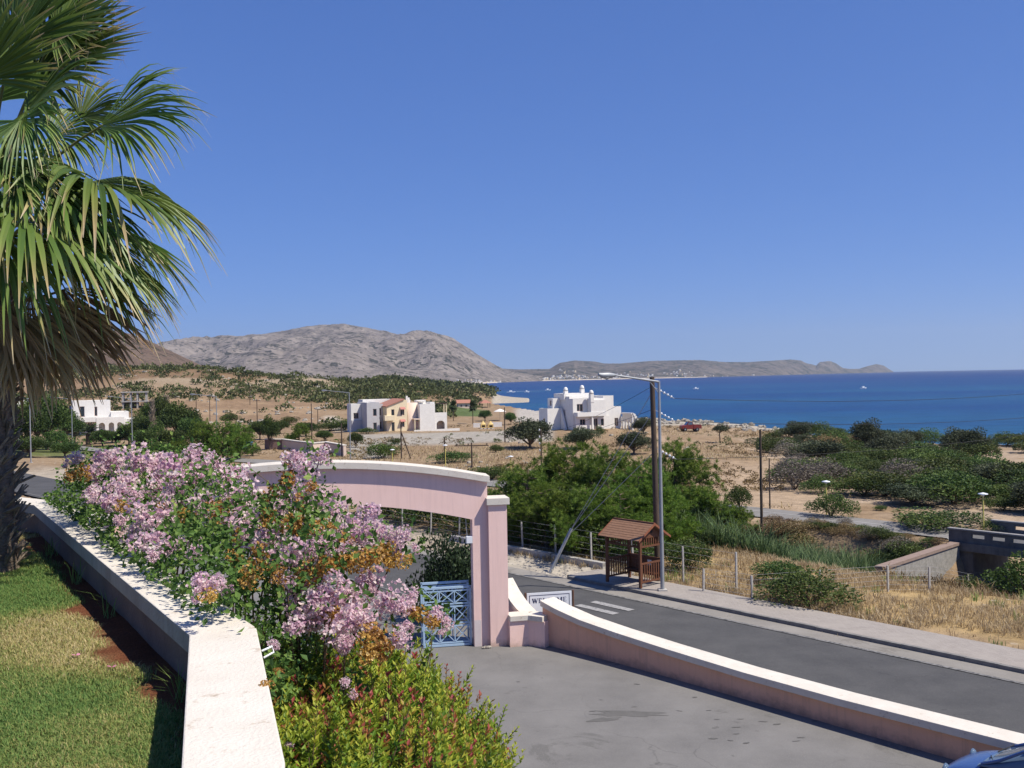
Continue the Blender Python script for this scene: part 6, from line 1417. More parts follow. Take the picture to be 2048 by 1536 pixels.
# the big pole by the bus shelter, with strain insulators and guys
pb = Vector((0, 0, 0)); pb = P(1317, 1168, .0)
tp = PD(1304, 754, pb.y + .1)
up_ = empty('power_pole', pb, 0, 'tall leaning wooden power pole behind the grey lamp by the shelter', 'pole')
mb = MB(); mb.tube([(0, 0, -.5), (tp - pb) * .5, tp - pb], [.135, .12, .10], 10); mb.obj('shaft', M['polewood'], up_)
axp = (tp - pb); WR = []
wd_r = Vector((.86, .50, 0)); wm = surf('dark_wire', (.03, .03, .03), (.05, .05, .05))
for i, (f, py) in enumerate(((.955, 781), (.845, 820), (.66, 856))):
    a = pb + axp * f; b = a + Vector((.92, .12, -.52)); s = a.lerp(b, .25)
    mb = MB(); mb.tube([a - pb, b - pb], .012, 6); st_ = mb.obj('insulator_rod', M['galv'], up_)
    for j in range(4):
        c = a.lerp(b, .38 + .16 * j); mb = MB(); mb.lathe([(.015, -.04), (.05, -.025), (.058, 0), (.02, .04)], 10); d = (b - a).normalized(); rot = d.to_track_quat('Z', 'Y').to_matrix().to_4x4(); mb.v = [tuple(rot @ Vector(v) + c - pb) for v in mb.v]; mb.obj('insulator_disc', M['signwhite'], st_)
    WR.append((a, b))
def wire(p0, p1, sag, r, lab, group, mat=None):
    mb = MB(); p0 = Vector(p0); p1 = Vector(p1); n = 14; mb.tube([p0.lerp(p1, i / n) - Vector((0, 0, sag * 4 * (i / n) * (1 - i / n))) for i in range(n + 1)], r, 5); return mb.obj('power_wire', mat or wm, None, lab, 'wire', group)
for (a, b), py, nm in zip(WR, (780, 828, 857), ('highest', 'middle', 'lowest')):
    e = PD(2130, py, 62); wire(b, e, .35, .011, '%s of the dark power wires crossing the sea to the right' % nm, 'power wires')
    l = G(1083, 933, 40) + Vector((-.2, 0, 7.5 if nm == 'highest' else 6.8 if nm == 'middle' else 6.0)); wire(a, PD(1083, {'highest': 864, 'middle': 872, 'lowest': 880}[nm], l.y), .5, .009, '%s of the dark power wires running to the slim insulator pole' % nm, 'power wires')
stb = G(1096, 1140, 30); stt = PD(1143, 1057, stb.y + .25)
ste = empty('stay_post', stb, 0, 'leaning grey stay post anchoring the guy wires of the power pole', 'post'); mb = MB(); mb.tube([Vector((0, 0, -.3)), stt - stb], .075, 8); mb.obj('post_shaft', M['galv'], ste)
gm_ = surf('galvanised_guy', (.32, .32, .33), (.42, .42, .43), rough=.5)
for i, f in enumerate((.93, .83, .64)): wire(stb.lerp(stt, (1.0, .92, .80)[i]), pb + axp * f, .02, .014, ('upper', 'middle', 'lower')[i] + ' guy wire from the leaning stay post to the power pole', 'guy wires', gm_)

# yellow lamp posts
for px, top, base, lab in ((1653, 962, 1032, 'yellow lamp post beside the tall green bush on the far road'), (1967, 986, 1065, 'yellow lamp post by the bridge parapet'), (1022, 912, 951, 'yellow lamp post among shrubs right of the arch'), (785, 899, 926, 'short yellow lamp post behind the arch coping'), (891, 890, 934, 'yellow lamp post beside the short wooden pole')):
    g = G(px, base, 40); h = (base - top) / F * g.y; e = empty('lamp_post', g, 0, lab, 'lamp post', 'yellow lamp posts')
    mb = MB(); mb.tube([(0, 0, -.1), (0, 0, h - .15)], .05, 8); mb.obj('post', M['yellow'], e)
    mb = MB(); mb.lathe([(.06, h - .2), (.10, h - .12), (.30, h - .08), (.28, h - .03), (.001, h + .04)], 14); mb.obj('lamp_cap', M['signwhite'], e)
    mb = MB(); mb.box(-.25, .25, -.25, .25, -.1, .05); mb.obj('foot', M['concrete'], e)

# ------------------------------------------------------------------ fences
def fence(pts, hgt, lab, seg=None, strands=6):
    e = empty('wire_fence', pts[0], 0, lab, 'fence'); o0 = pts[0]
    pm_ = MB(); pm_.box(-.033, .033, -.033, .033, -.2, hgt); me = pm_.mesh('fence_post', M['concrete']); r_ = random.Random(len(pts))
    for p in pts: inst('fence_post', me, e, p - o0, (r_.uniform(-.04, .04), r_.uniform(-.04, .04), .4), (1, 1, r_.uniform(.93, 1.05)))
    for s in range(strands):
        mb = MB(); z = hgt * (.08 + .9 * s / max(1, strands - 1)); mb.tube([p - o0 + Vector((0, 0, z)) for p in pts], .0045, 4); mb.obj('wire_strand', gm_, e)
def rpt(d, s): x, y = road_xy(d, s); return Vector((x, y, H(x, y)))
fence([rpt(3.0, s) for s in (24.5, 27.2, 30.0, 32.6, 35.0, 37.4, 40.0, 42.6, 45.2, 48, 51, 54, 57)], 1.55, 'wire fence on concrete posts along the roadside hedge')
fence([G(px, py, 25) for px, py in ((1407, 1189), (1505, 1206), (1640, 1196), (1776, 1184), (1859, 1184), (1938, 1184), (2017, 1176), (2110, 1172))], 1.05, 'low wire fence on grey posts across the dry field')
fk = empty('fence_plinth', (0, 0, 0), 0, 'low broken concrete plinth under the roadside fence', 'wall')
for a, b_ in ((31.5, 34.9), (35.0, 38.6), (38.7, 43.0)):
    pa, pb_ = rpt(2.75, a), rpt(2.75, b_); wall_run(MB(), [(pa.x, pa.y), (pb_.x, pb_.y)], .28, [pa.z - .3, pb_.z - .3], [pa.z + .28, pb_.z + .26]).obj('plinth_section', M['concrete'], fk)
mb = MB(); q = rpt(2.4, 29.6); mb.box(-.12, .12, -.1, .1, 0, .55); mb.box(-.16, .16, -.14, .14, .55, .62); o = mb.obj('meter_box', M['signwhite'], None, 'small white meter box between fence and bus shelter', 'meter box'); o.location = q

# ------------------------------------------------------------------ bridge on the far road
bl = P(1888, 1084, -1.5); bs0 = road_s(bl.x, bl.y); S1, S0 = bs0, bs0 - 21; ZD = -1.47
br = empty('road_bridge', (0, 0, 0), 0, 'dark concrete road bridge with slotted parapets over the dry stream', 'bridge')
def r3(d, s, z): x, y = road_xy(d, s); return Vector((x, y, z))
un = Vector((-NX, -NY, 0)); ul = Vector((NY, -NX, 0))
for d, dirn, s1 in ((28.55, 1, S1), (33.25, 1, S1 - .4)):
    mb = MB(); holes = [(1.35 + i * 1.15, 2.10 + i * 1.15, ZD + .27, ZD + .49) for i in range(16)]
    p0 = r3(d, s1, 0); panel(mb, (p0.x, p0.y, 0), ul, 21, ZD - .02, ZD + .68, .22, un, holes); mb.obj('parapet', M['darkconcrete'], br)
    mb = MB(); a = r3(d + .11, s1 + .05, ZD + .72); b_ = r3(d + .11, s1 - 21, ZD + .72); mb.bar(a, b_, .34, .08); mb.obj('parapet_rail', surf('grey_parapet_top', (.22, .21, .2), (.32, .31, .3), scale=2), br)
mb = MB(); v = [r3(d, s, z) for z in (ZD - .5, ZD - .025) for s in (S0, S1) for d in (28.4, 33.4)]; mb.add(v, [(0, 2, 3, 1), (4, 5, 7, 6), (0, 1, 5, 4), (2, 6, 7, 3), (0, 4, 6, 2), (1, 3, 7, 5)]); mb.obj('deck_slab', M['darkconcrete'], br)
mstone = surf('rubble_masonry', (.20, .19, .17), (.34, .32, .29), scale=4, bump=.8, bscale=9, spots=(.12, .11, .10), sscale=6)
for s in (S1 - 1.4, S0 + 2):
    mb = MB(); v = [r3(d, q, z) for z in (-6, ZD - .51) for q in (s, s + 1.2) for d in (28.6, 33.2)]; mb.add(v, [(0, 2, 3, 1), (4, 5, 7, 6), (0, 1, 5, 4), (2, 6, 7, 3), (0, 4, 6, 2), (1, 3, 7, 5)]); mb.obj('abutment', M['darkconcrete'], br)
# wing wall running down from the abutment, with sloped coping
wa = r3(28.4, S1 - .3, ZD - .15); wb_ = PD(1752, 1137, 51.5)
mb = MB(); u_ = (wb_ - wa); nrm = Vector((u_.y, -u_.x, 0)).normalized()
mb.prism([wa, wb_, Vector((wb_.x, wb_.y, -6)), Vector((wa.x, wa.y, -6))], nrm * -.4); ww = mb.obj('wing_wall', mstone, br)
mb = MB(); mb.bar(wa + Vector((0, 0, .06)) - nrm * .2, wb_ + Vector((0, 0, .06)) - nrm * .2, .55, .16); mb.obj('wing_coping', surf('reddish_coping', (.22, .16, .13), (.30, .22, .18)), ww)

# ------------------------------------------------------------------ vehicles
def wheel(par, x, y, r, w_, side):
    mb = MB(); mb.lathe([(r * .55, -w_ / 2), (r * .9, -w_ / 2), (r, -w_ * .3), (r, w_ * .3), (r * .9, w_ / 2), (r * .55, w_ / 2)], 18); mb.v = [(v[0] + x, v[2] + y, v[1] + r) for v in mb.v]; o = mb.obj('wheel', M['black'], par)
    mb = MB(); mb.lathe([(.001, w_ * .42), (r * .3, w_ * .45), (r * .58, w_ * .38), (r * .58, -w_ * .38), (.001, -w_ * .42)], 14); mb.v = [(v[0] + x, v[2] + y, v[1] + r) for v in mb.v]; mb.obj('rim', M['galv'], o)
# red pickup
b0 = G(1381, 863, 120); kk = b0.y / F; tr = empty('pickup_truck', b0, .12, 'dark red pickup truck parked on the shore by the white villa', 'pickup truck'); redp = surf('dark_red_paint', (.16, .022, .02), (.22, .035, .03), scale=2, rough=.4, spec=.5); L = 20 * kk
mb = MB(); prof = [(-L, .45), (-L, 1.0), (-L * .92, 1.08), (-L * .52, 1.15), (-L * .30, 1.72), (L * .10, 1.76), (L * .16, 1.12), (L * .16, .45)]
mb.prism([(x, -.85, z) for x, z in prof], (0, 1.7, 0)); mb.obj('cab', redp, tr, bevel=.05)
mb = MB(); mb.box(L * .18, L, -.88, .88, .5, .62); mb.box(L * .18, L, -.88, -.80, .62, 1.18); mb.box(L * .18, L, .80, .88, .62, 1.18); mb.box(L * .95, L, -.79, .79, .62, 1.18); mb.box(L * .18, L * .22, -.79, .79, .62, 1.3); mb.obj('cargo_bed', redp, tr)
mb = MB(); mb.add([(-L * .42, -.862, 1.22), (-L * .28, -.862, 1.64), (L * .05, -.862, 1.66), (L * .08, -.862, 1.22)], [(0, 3, 2, 1)]); mb.obj('side_window', M['glassblue'], tr)
mb = MB(); mb.add([(-L * .535, -.7, 1.2), (-L * .335, -.7, 1.68), (-L * .335, .7, 1.68), (-L * .535, .7, 1.2)], [(0, 1, 2, 3)]); mb.obj('windscreen', M['glassblue'], tr)
for x in (-L * .68, L * .55):
    for y in (-.78, .78): wheel(tr, x, y, .36, .22, 0)
# blue hatchback in the drive corner
cu = Vector((-.643, .766)); cc = Vector((10.12, 18.85)); car = empty('blue_car', (cc.x, cc.y, .012), math.atan2(cu.y, cu.x), 'metallic blue car parked in the corner of the drive beside the wall', 'car')
cp = surf('metallic_blue_paint', (.06, .12, .30), (.07, .135, .33), scale=2, rough=.22, spec=.7, metal=.35)
def loft(stations, name, mat, closed=True):
    """rounded car shell: stations (x, half width low, half width high, z low, z shoulder, z top)"""
    mb = MB(); n = 14; rows = []
    for x, wl, wh, zl, zs, zt in stations:
        pts = [(wl, zl), (wl * 1.02, zl + (zs - zl) * .5), (wl, zs), (wh, zs + (zt - zs) * .55), (wh * .86, zt - .03), (wh * .4, zt)]
        full = pts + [(-a, b) for a, b in pts[::-1]]; rows.append([(x, a, b) for a, b in full])
    k = len(rows[0]); vs = [p for r_ in rows for p in r_]; fs = [(i * k + j, (i + 1) * k + j, (i + 1) * k + (j + 1) % k, i * k + (j + 1) % k) for i in range(len(rows) - 1) for j in range(k)]
    fs += [tuple(range(k))[::-1], tuple((len(rows) - 1) * k + j for j in range(k))]; mb.add(vs, fs, 0, True); o = mb.obj(name, mat, car); m_ = o.modifiers.new('sub', 'SUBSURF'); m_.levels = 2; m_.render_levels = 2; return o
body = loft([(-1.98, .60, .55, .40, .62, .72), (-1.90, .78, .70, .25, .70, .90), (-1.4, .83, .76, .22, .78, .98), (-.4, .84, .78, .22, .80, .98), (.6, .84, .78, .22, .80, .98), (.95, .84, .76, .22, .78, .96), (1.5, .82, .70, .22, .70, .84), (1.85, .74, .62, .26, .60, .70), (1.98, .58, .50, .36, .50, .56)], 'body', cp)
roof = loft([(-1.86, .58, .50, .92, 1.0, 1.06), (-1.6, .70, .58, .92, 1.18, 1.38), (-1.1, .72, .60, .92, 1.25, 1.49), (-.3, .73, .60, .92, 1.26, 1.52), (.25, .72, .58, .92, 1.20, 1.42), (.75, .71, .60, .92, 1.04, 1.14), (1.15, .66, .58, .90, .93, .95)], 'greenhouse', M['glassblue'])
mb = MB(); mb.add([(.30, -.50, 1.435), (.30, .50, 1.435), (-.3, .54, 1.535), (-1.1, .53, 1.50), (-1.5, .48, 1.42), (-1.5, -.48, 1.42), (-1.1, -.53, 1.50), (-.3, -.54, 1.535)], [(0, 1, 2, 7), (7, 2, 3, 6), (6, 3, 4, 5)]); mb.obj('roof_panel', cp, car)
for s in (-1, 1):
    mb = MB(); mb.tube([(1.08, s * .64, .96), (.72, s * .655, 1.13), (.28, s * .60, 1.41), (-.3, s * .60, 1.49)], .035, 6); mb.obj('pillar', cp, car)
    mb = MB(); mb.tube([(1.12, s * .15, .985), (1.0, s * .5 - .1, 1.035)], .012, 5); mb.obj('wiper', M['black'], car)
    mb = MB(); mb.lathe([(.001, -.06), (.09, -.04), (.10, .04), (.001, .08)], 10); mb.v = [(v[2] * .9 + .70, v[0] * 1.15 + s * .88, v[1] * .55 + .98) for v in mb.v]; mb.obj('mirror', surf('dark_mirror_shell', (.03, .05, .12), (.04, .06, .14), rough=.5), car)
    mb = MB(); mb.lathe([(.001, 0), (.10, .02), (.13, .10), (.05, .16)], 12); mb.v = [(1.78 + v[2] * .6, v[0] + s * .58, v[1] + .62) for v in mb.v]; mb.obj('headlight', M['glassblue'], car)
for x in (-1.25, 1.25):
    for y in (-.74, .74): wheel(car, x, y, .30, .2, 0)
# blue bins by the pines
for px, lab in ((490, 'blue refuse bin under the pines, the paler one'), (497, 'blue refuse bin under the pines, the darker one')):
    b0 = G(px, 901, 60); e = empty('refuse_bin', b0, .2, lab, 'bin', 'refuse bins'); bm_ = surf('blue_bin_plastic', (.04, .10, .30) if px > 493 else (.09, .18, .38), (.05, .13, .36), rough=.5)
    mb = MB(); mb.add([(-.45, -.35, 0), (.45, -.35, 0), (.45, .35, 0), (-.45, .35, 0), (-.6, -.45, 1.1), (.6, -.45, 1.1), (.6, .45, 1.1), (-.6, .45, 1.1)], [(3, 2, 1, 0), (4, 5, 6, 7), (0, 1, 5, 4), (1, 2, 6, 5), (2, 3, 7, 6), (3, 0, 4, 7)]); mb.obj('tub', bm_, e)
    mb = MB(); mb.prism([(-.64, -.5, 1.1), (-.64, .5, 1.1), (-.64, .35, 1.28), (-.64, -.35, 1.28)], (1.28, 0, 0)); mb.obj('lid', bm_, e)
# ------------------------------------------------------------------ trees and shrubs of the middle ground
PN = [(1135, 1062, 175, 190, 0, 'bright pine, the tallest of the clump, left of the guy wires'), (1058, 1085, 150, 170, 1, 'bright pine at the end of the clump nearest the arch'), (1215, 1078, 180, 180, 2, 'bright pine in the middle of the clump behind the guy wires'), (1180, 1112, 140, 170, 1, 'low pine at the front of the clump over the hedge'), (1352, 1062, 175, 170, 0, 'bright pine just right of the wooden power pole'), (1280, 1095, 165, 160, 2, 'pine behind the bus shelter roof'), (1400, 1092, 120, 150, 1, 'pine at the clump end nearest the far road'), (1010, 1050, 70, 110, 2, 'small pine beside the arch pier'), (1450, 1098, 85, 120, 0, 'low bushy pine by the dark roadside pole'), (1095, 1100, 130, 170, 2, 'full pine filling the clump above the roadside hedge'), (1240, 1108, 130, 150, 0, 'low pine between the guy wires and the shelter roof'), (1320, 1100, 130, 140, 1, 'pine filling the gap behind the power pole')]
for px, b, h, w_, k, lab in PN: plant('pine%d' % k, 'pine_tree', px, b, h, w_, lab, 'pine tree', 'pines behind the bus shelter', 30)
plant('darkbush', 'young_conifer', 905, 1170, 232, 150, 'dark young conifer behind the blue gate', 'conifer', None, at=Vector((-2.2, 35.6, 0)))
plant('greenshrub0', 'roadside_shrub', 1022, 1195, 62, 62, 'round green shrub right behind the arch pier', 'shrub', None, at=Vector((.0, 34.4, 0)))
plant('sparsepine', 'sapling', 118, 1010, 150, 100, 'thin dark sapling between road and terrace wall', 'sapling', None, at=Vector((-12.3, 27.0, H(-12.3, 27.0) - .2)))
plant('greenshrub1', 'roadside_shrub', 100, 1000, 60, 110, 'dark bush below the thin sapling by the road', 'shrub', None, at=Vector((-12.8, 26.5, H(-12.8, 26.5))))
TL = [('olive0', 'olive_tree', 1060, 898, 62, 92, 'big round olive tree left of the white villa'), ('olive1', 'olive_tree', 1162, 899, 46, 68, 'round olive tree in front of the white villa terrace'), ('olive0', 'olive_tree', 1268, 908, 46, 74, 'spreading olive tree below the villa arcade'), ('olive1', 'olive_tree', 1287, 868, 34, 46, 'small tree at the villa corner behind the power pole'),
      ('windtree', 'wind_bent_tree', 1440, 886, 38, 44, 'small wind bent tree on the bare slope'), ('greenshrub0', 'cypress_shrub', 1199, 872, 26, 20, 'small dark shrub at the villa door'), ('lentisk1', 'shrub', 765, 917, 40, 66, 'dark round shrub by the gravel track'), ('greenshrub1', 'shrub', 905, 925, 28, 84, 'flat green shrub on the bare bank behind the arch'), ('lentisk2', 'shrub', 985, 960, 36, 80, 'green shrub on the bank right of the arch'),
      ('broad0', 'garden_tree', 95, 900, 118, 105, 'tall leafy tree beside the palm trunk, in the villa garden'), ('broad1', 'garden_tree', 48, 905, 95, 90, 'leafy garden tree partly behind the palm trunk'), ('broad2', 'garden_tree', 132, 888, 72, 50, 'slim leafy garden tree left of the date palm'), ('datepalm', 'date_palm', 176, 892, 62, 74, 'date palm in the villa garden'), ('broad1', 'garden_tree', 360, 892, 84, 76, 'large grey green tree left of the dark pines'),
      ('broad0', 'garden_tree', 292, 890, 60, 60, 'dark tree hiding the corner of the garden villa'), ('broad2', 'garden_tree', 322, 886, 92, 46, 'tree behind the bare poplars'), ('pine1', 'pine_tree', 405, 922, 82, 76, 'dark pine, first of the row by the street lamp'), ('pine0', 'pine_tree', 447, 922, 78, 76, 'dark pine right behind the street lamp'), ('pine2', 'pine_tree', 480, 918, 70, 66, 'dark pine at the row end by the blue bins'), ('poplar', 'bare_poplar', 306, 893, 95, 120, 'bare grey poplar in front of the dark tree'), ('poplar', 'bare_poplar', 334, 870, 80, 100, 'bare grey poplar farther up the slope'),
      ('broad1', 'young_tree', 540, 900, 66, 34, 'young tree on a bare stem left of the junction wall'), ('pine2', 'pine_tree', 598, 888, 40, 44, 'small rounded pine above the junction wall'), ('lentisk0', 'shrub', 460, 846, 28, 36, 'round shrub on the bare slope'), ('lentisk1', 'shrub', 580, 850, 22, 34, 'shrub patch at the foot of the rocky slope'), ('greenshrub0', 'shrub', 690, 860, 26, 60, 'green shrub left of the apartment house'), ('greenshrub1', 'shrub', 735, 868, 16, 40, 'low shrub in front of the grey house wall'), ('lentisk2', 'shrub', 660, 862, 22, 60, 'dark shrub along the pale track'),
      ('fanpalm', 'small_palm', 907, 842, 48, 26, 'fan palm by the stone house'), ('fanpalm', 'small_palm', 946, 848, 56, 30, 'taller fan palm on the watered lawn'), ('broad0', 'garden_tree', 1022, 850, 26, 24, 'small green tree right of the black pole'), ('broad2', 'garden_tree', 970, 842, 22, 26, 'bright tree behind the ovens'), ('broad1', 'garden_tree', 712, 895, 30, 30, 'young tree left of the round shrub by the track'), ('lentisk3', 'shrub', 790, 888, 16, 24, 'small shrub before the cream gable'), ('lentisk0', 'shrub', 992, 905, 22, 30, 'lone small shrub on the bare bank'),
      ('greenshrub0', 'tall_bush', 1662, 1034, 62, 86, 'tall pale green bush around the yellow lamp post'), ('lentisk3', 'shrub', 1880, 1058, 48, 170, 'wide dark shrub hugging the far road'), ('greenshrub1', 'shrub', 1985, 1064, 30, 60, 'green shrub by the far parapet'), ('lentisk1', 'shrub', 1762, 1022, 14, 26, 'small shrub on the sand beyond the far road'), ('grey0', 'shrub', 1690, 1048, 14, 34, 'small dry shrub at the far road edge'), ('lentisk2', 'shrub', 2005, 1022, 36, 70, 'green shrub on the sand above the bridge'), ('greenshrub1', 'tall_bush', 1480, 1018, 58, 60, 'pale green bush right of the pines on the sand'),
      ('greenshrub0', 'field_bush', 1620, 1212, 82, 168, 'big dark bush standing in the dry field'), ('greenshrub1', 'field_bush', 1560, 1170, 60, 120, 'grey green bush behind the big one in the field')]
for key, nm, px, b, h, w_, lab in TL: plant(key, nm, px, b, h, w_, lab, 'shrub' if 'shrub' in nm or 'bush' in nm else 'tree', None, 25)
plant('greenshrub0', 'roadside_bush', 1080, 1120, 70, 120, 'dark roadside hedge bush nearest the arch pier', 'shrub', 'roadside hedge', 30, at=rpt(5.0, 43.5))
HB = [(4.6, 33.2, 1.9, 3.0), (4.8, 35.2, 2.0, 3.2), (4.9, 37.2, 2.1, 3.2), (5.0, 39.2, 2.2, 3.4), (5.2, 41.3, 2.2, 3.4), (5.4, 45.8, 2.1, 3.6), (5.4, 48.4, 2.2, 3.6), (5.6, 51, 2.2, 3.8), (7.2, 34.5, 2.4, 3.8), (7.4, 37.8, 2.6, 3.8), (7.6, 41, 2.6, 3.8), (5.6, 54, 2.2, 3.8), (4.7, 31.0, 1.6, 2.4), (5.0, 28.6, 1.4, 2.2)]
ORD = ['first', 'second', 'third', 'fourth', 'fifth', 'sixth', 'seventh', 'eighth', 'ninth', 'tenth', 'eleventh', 'twelfth']
_fr = sorted(q[1] for q in HB if q[0] < 7); _bk = sorted(q[1] for q in HB if q[0] > 7)
def hedge_lab(i, d, s):
    return 'dark hedge bush behind the roadside fence, %s from the bus shelter' % ORD[_fr.index(s)] if d < 7 else 'taller bush in the back row of the hedge, %s from the bus shelter' % ORD[_bk.index(s)]
for i, (d, s, h, w_) in enumerate(HB):
    q = rpt(d, s); e = empty('hedge_bush', q, i * 1.3, hedge_lab(i, d, s), 'shrub', 'roadside hedge'); e.scale = (w_, w_, h * 1.3)
    for nm, me in TPL[('lentisk%d' % (i % 4)) if i % 3 else 'greenshrub%d' % (i % 2)]: inst(nm, me, e)
# dune thicket: single shrubs
rt = random.Random(8); TP = [(1535, 905), (1545, 862), (1600, 848), (1700, 850), (1850, 858), (1990, 872), (2480, 905), (2480, 1050), (2090, 1030), (1990, 985), (1930, 1012), (1800, 1006), (1690, 988), (1625, 985), (1570, 970), (1580, 935)]
placed = []; tries = 0
while len(placed) < 190 and tries < 14000:
    tries += 1; px, py = rt.uniform(1530, 2480), rt.uniform(852, 1050)
    if not inpoly(np.array([px]), np.array([py]), TP)[0]: continue
    if 1965 < px < 2150 and 905 < py < 955: continue                      # sandy clearing
    k = (py - 800) / 200
    if any((px - a) ** 2 / (30 * (.35 + k)) ** 2 + (py - b) ** 2 / (10.5 * (.35 + k)) ** 2 < 1 for a, b in placed): continue
    placed.append((px, py))
for i, (px, py) in enumerate(sorted(placed, key=lambda q: q[1])):
    k = .45 + (py - 850) / 190; w_ = rt.uniform(56, 124) * k; h = w_ * rt.uniform(.34, .66) * (1.25 if py < 885 else 1)
    if G(px, py + h * .05, 50).z < -6.3: continue
    u_ = rt.random(); key = 'lentisk%d' % rt.randrange(4) if u_ < .62 else ('greenshrub%d' % rt.randrange(2) if u_ < .78 else 'olive%d' % rt.randrange(2) if u_ < .88 else 'grey0' if u_ < .95 else 'dry0')
    plant(key, 'dune_shrub', px, py + h * .05, h, w_, 'dense evergreen shrub of the thicket on the dunes' if key[0] == 'l' else 'lighter green shrub of the thicket on the dunes' if key[:6] == 'greens' else 'dull grey green shrub of the thicket on the dunes' if key[0] == 'o' else 'greyish dry shrub in the thicket on the dunes', 'shrub', 'shrubs of the dune thicket', 50)
for px, py, h, w_, lab in ((1738, 908, 70, 66, 'dark tree rising above the dune thicket against the sea'), (1915, 915, 60, 66, 'dark tree on the seaward edge of the thicket'), (1950, 918, 62, 62, 'dark tree at the seaward edge, the farther one'), (1592, 880, 36, 56, 'wind shaped shrub on the crest of the dune')):
    plant('olive0' if w_ > 50 else 'lentisk0', 'dune_tree', px, py, h, w_, lab, 'tree', 'trees on the dune edge', 50)
# dry and grey shrubs on the stream bank below the far road
for i in range(110):
    s = rt.uniform(28.6, 46) if i < 90 else rt.uniform(48, 66); d = rt.uniform(22.0, 28.4); q = rpt(d, s); key = rt.choice(['dry0', 'dry1', 'grey0', 'dry0', 'lentisk1']); w_ = rt.uniform(1.6, 3.2)
    e = empty('bank_shrub', q, rt.uniform(0, 6), 'dry brown shrub on the bank below the far road', 'shrub', 'dry shrubs on the stream bank'); w_ *= 1 - .55 * float(ss(25.5, 28.0, d)); e.scale = (w_, w_, w_ * rt.uniform(.40, .58))
    for nm, me in TPL[key]: inst(nm, me, e)
for i, (d, s, h, w_) in enumerate(((27.0, S1 - 5, 3.0, 3.4), (26.6, S1 - 9, 3.3, 4.0), (25.5, S1 - 3, 1.6, 2.4), (26.0, S1 - 12.5, 2.6, 3.6), (24.5, S1 - 7, 1.7, 3.0), (22.5, S1 - 1, 1.4, 2.4))):
    q = rpt(d, s); e = empty('stream_bush', q, i, 'green bush before the bridge opening, ' + ('the broad one in the middle', 'the tall one under the slots', 'the low one beside the wing wall', 'the farthest from the wing wall', 'the low one nearer the dry field', 'the one at the foot of the wing wall')[i], 'shrub', 'bushes before the bridge'); e.scale = (w_, w_, h)
    for nm, me in TPL['greenshrub%d' % (i % 2)]: inst(nm, me, e)

# dense garden of the left villa
rt = random.Random(61)
GL = ['right behind the palm trunk, the tallest', 'between the palm trunk and the first lamp', 'behind the thin sapling', 'just left of the date palm', 'directly right of the date palm', 'below the villa arches', 'below the villa end wall', 'right of the lamp before the villa', 'at the foot of the bare poplar', 'low, left of the dark pines', 'tall, right beside the dark pines', 'small, under the villa balcony', 'small, behind the date palm', 'tall, behind the villa end wall', 'tall, behind the bare poplar', 'low, beside the lamp with concrete foot', 'low, before the garden edge', 'low, below the grey green tree', 'low, right of the blue bins', 'left of the young tree on a bare stem', 'on the slope above the junction', 'above the curved wall, left of the wooden pole', 'above the curved wall, near the pale track']
for i, (px, b, h, w_) in enumerate([(20, 905, 90, 80), (75, 890, 70, 70), (112, 905, 60, 70), (150, 886, 50, 52), (205, 893, 34, 46), (232, 892, 30, 44), (258, 892, 44, 50), (280, 902, 44, 46), (318, 896, 60, 56), (345, 905, 46, 60), (384, 900, 66, 60), (225, 886, 24, 40), (190, 888, 26, 40), (270, 880, 66, 44), (300, 876, 70, 40), (60, 915, 40, 70), (130, 915, 30, 60), (325, 912, 30, 50), (505, 912, 30, 40), (520, 880, 40, 44), (560, 868, 26, 40), (612, 872, 28, 46), (650, 884, 24, 36)]):
    plant(rt.choice(['broad0', 'broad1', 'broad2', 'greenshrub0', 'greenshrub1']), 'garden_tree', px, b, h, w_, 'leafy planting ' + GL[i], 'tree', 'garden planting', 60)
# ------------------------------------------------------------------ scrub covering the far hill: one mass
def scrub(name, pts, size, seed, mat, label, nleaf=70, flat=.6):
    rg = np.random.default_rng(seed); parts = []
    for (x, y, z), s in zip(pts, size):
        v = sphere_pts(nleaf, rg, -.1); c = np.array([x, y, z]); rad = rg.uniform(.7, 1.05, (len(v), 1)); lob = 1 + .25 * np.sin(v[:, :1] * 5 + v[:, 1:2] * 4 + x)
        p = c + v * rad * lob * np.array([s, s, s * flat]) + np.array([0, 0, s * .15]); t0 = rg.uniform(.15, .75)
        parts.append(leaf_quads(p, v + rg.normal(size=v.shape) * .6 + [0, 0, .3], v + rg.normal(size=v.shape) * .5, s * .42, s * .30, np.clip(rg.normal(t0, .15, len(v)) + .12 * v[:, 2], 0, 1)))
    V, T, t = join(parts); tag(inst(name, npmesh(name, V, T, M[mat], t)), label, 'scrub', kind='stuff')
rg = np.random.default_rng(91); n = 26000; D = np.exp(rg.uniform(math.log(215), math.log(480), n)); px = rg.uniform(-500, 960, n); x = (px - 1024) / F * D
den = ss(.40, .62, fbm(x * .02, D * .02, 71)) * (.15 + .85 * ss(290, 340, D)) + .42 * ss(640, 720, px) * ss(225, 260, D) * ss(.3, .45, fbm(x * .03, D * .03, 73))
den = np.where((D < 330) & (px > 895) , 0, den) * np.where((px > 330) & (px < 620) & (D < 300), .10, 1)
k = rg.random(n) < den * .20; x, D = x[k], D[k]; z = hf(x, D)
print('hill scrub', len(x)); scrub('hill_scrub', np.stack([x, D, z], -1), rg.uniform(.8, 2.3, len(x)) * (1 + .4 * (rg.random(len(x)) > .85)), 5, 'hillscrub', 'low green scrub covering the far hillside', 44)
n = 500; D = rg.uniform(600, 735, n); px = rg.uniform(760, 985, n); x = (px - 1024) / F * D; k = fbm(x * .015, D * .015, 75) > .46; x, D = x[k], D[k]; z = hf(x, D); k = z > -3.5
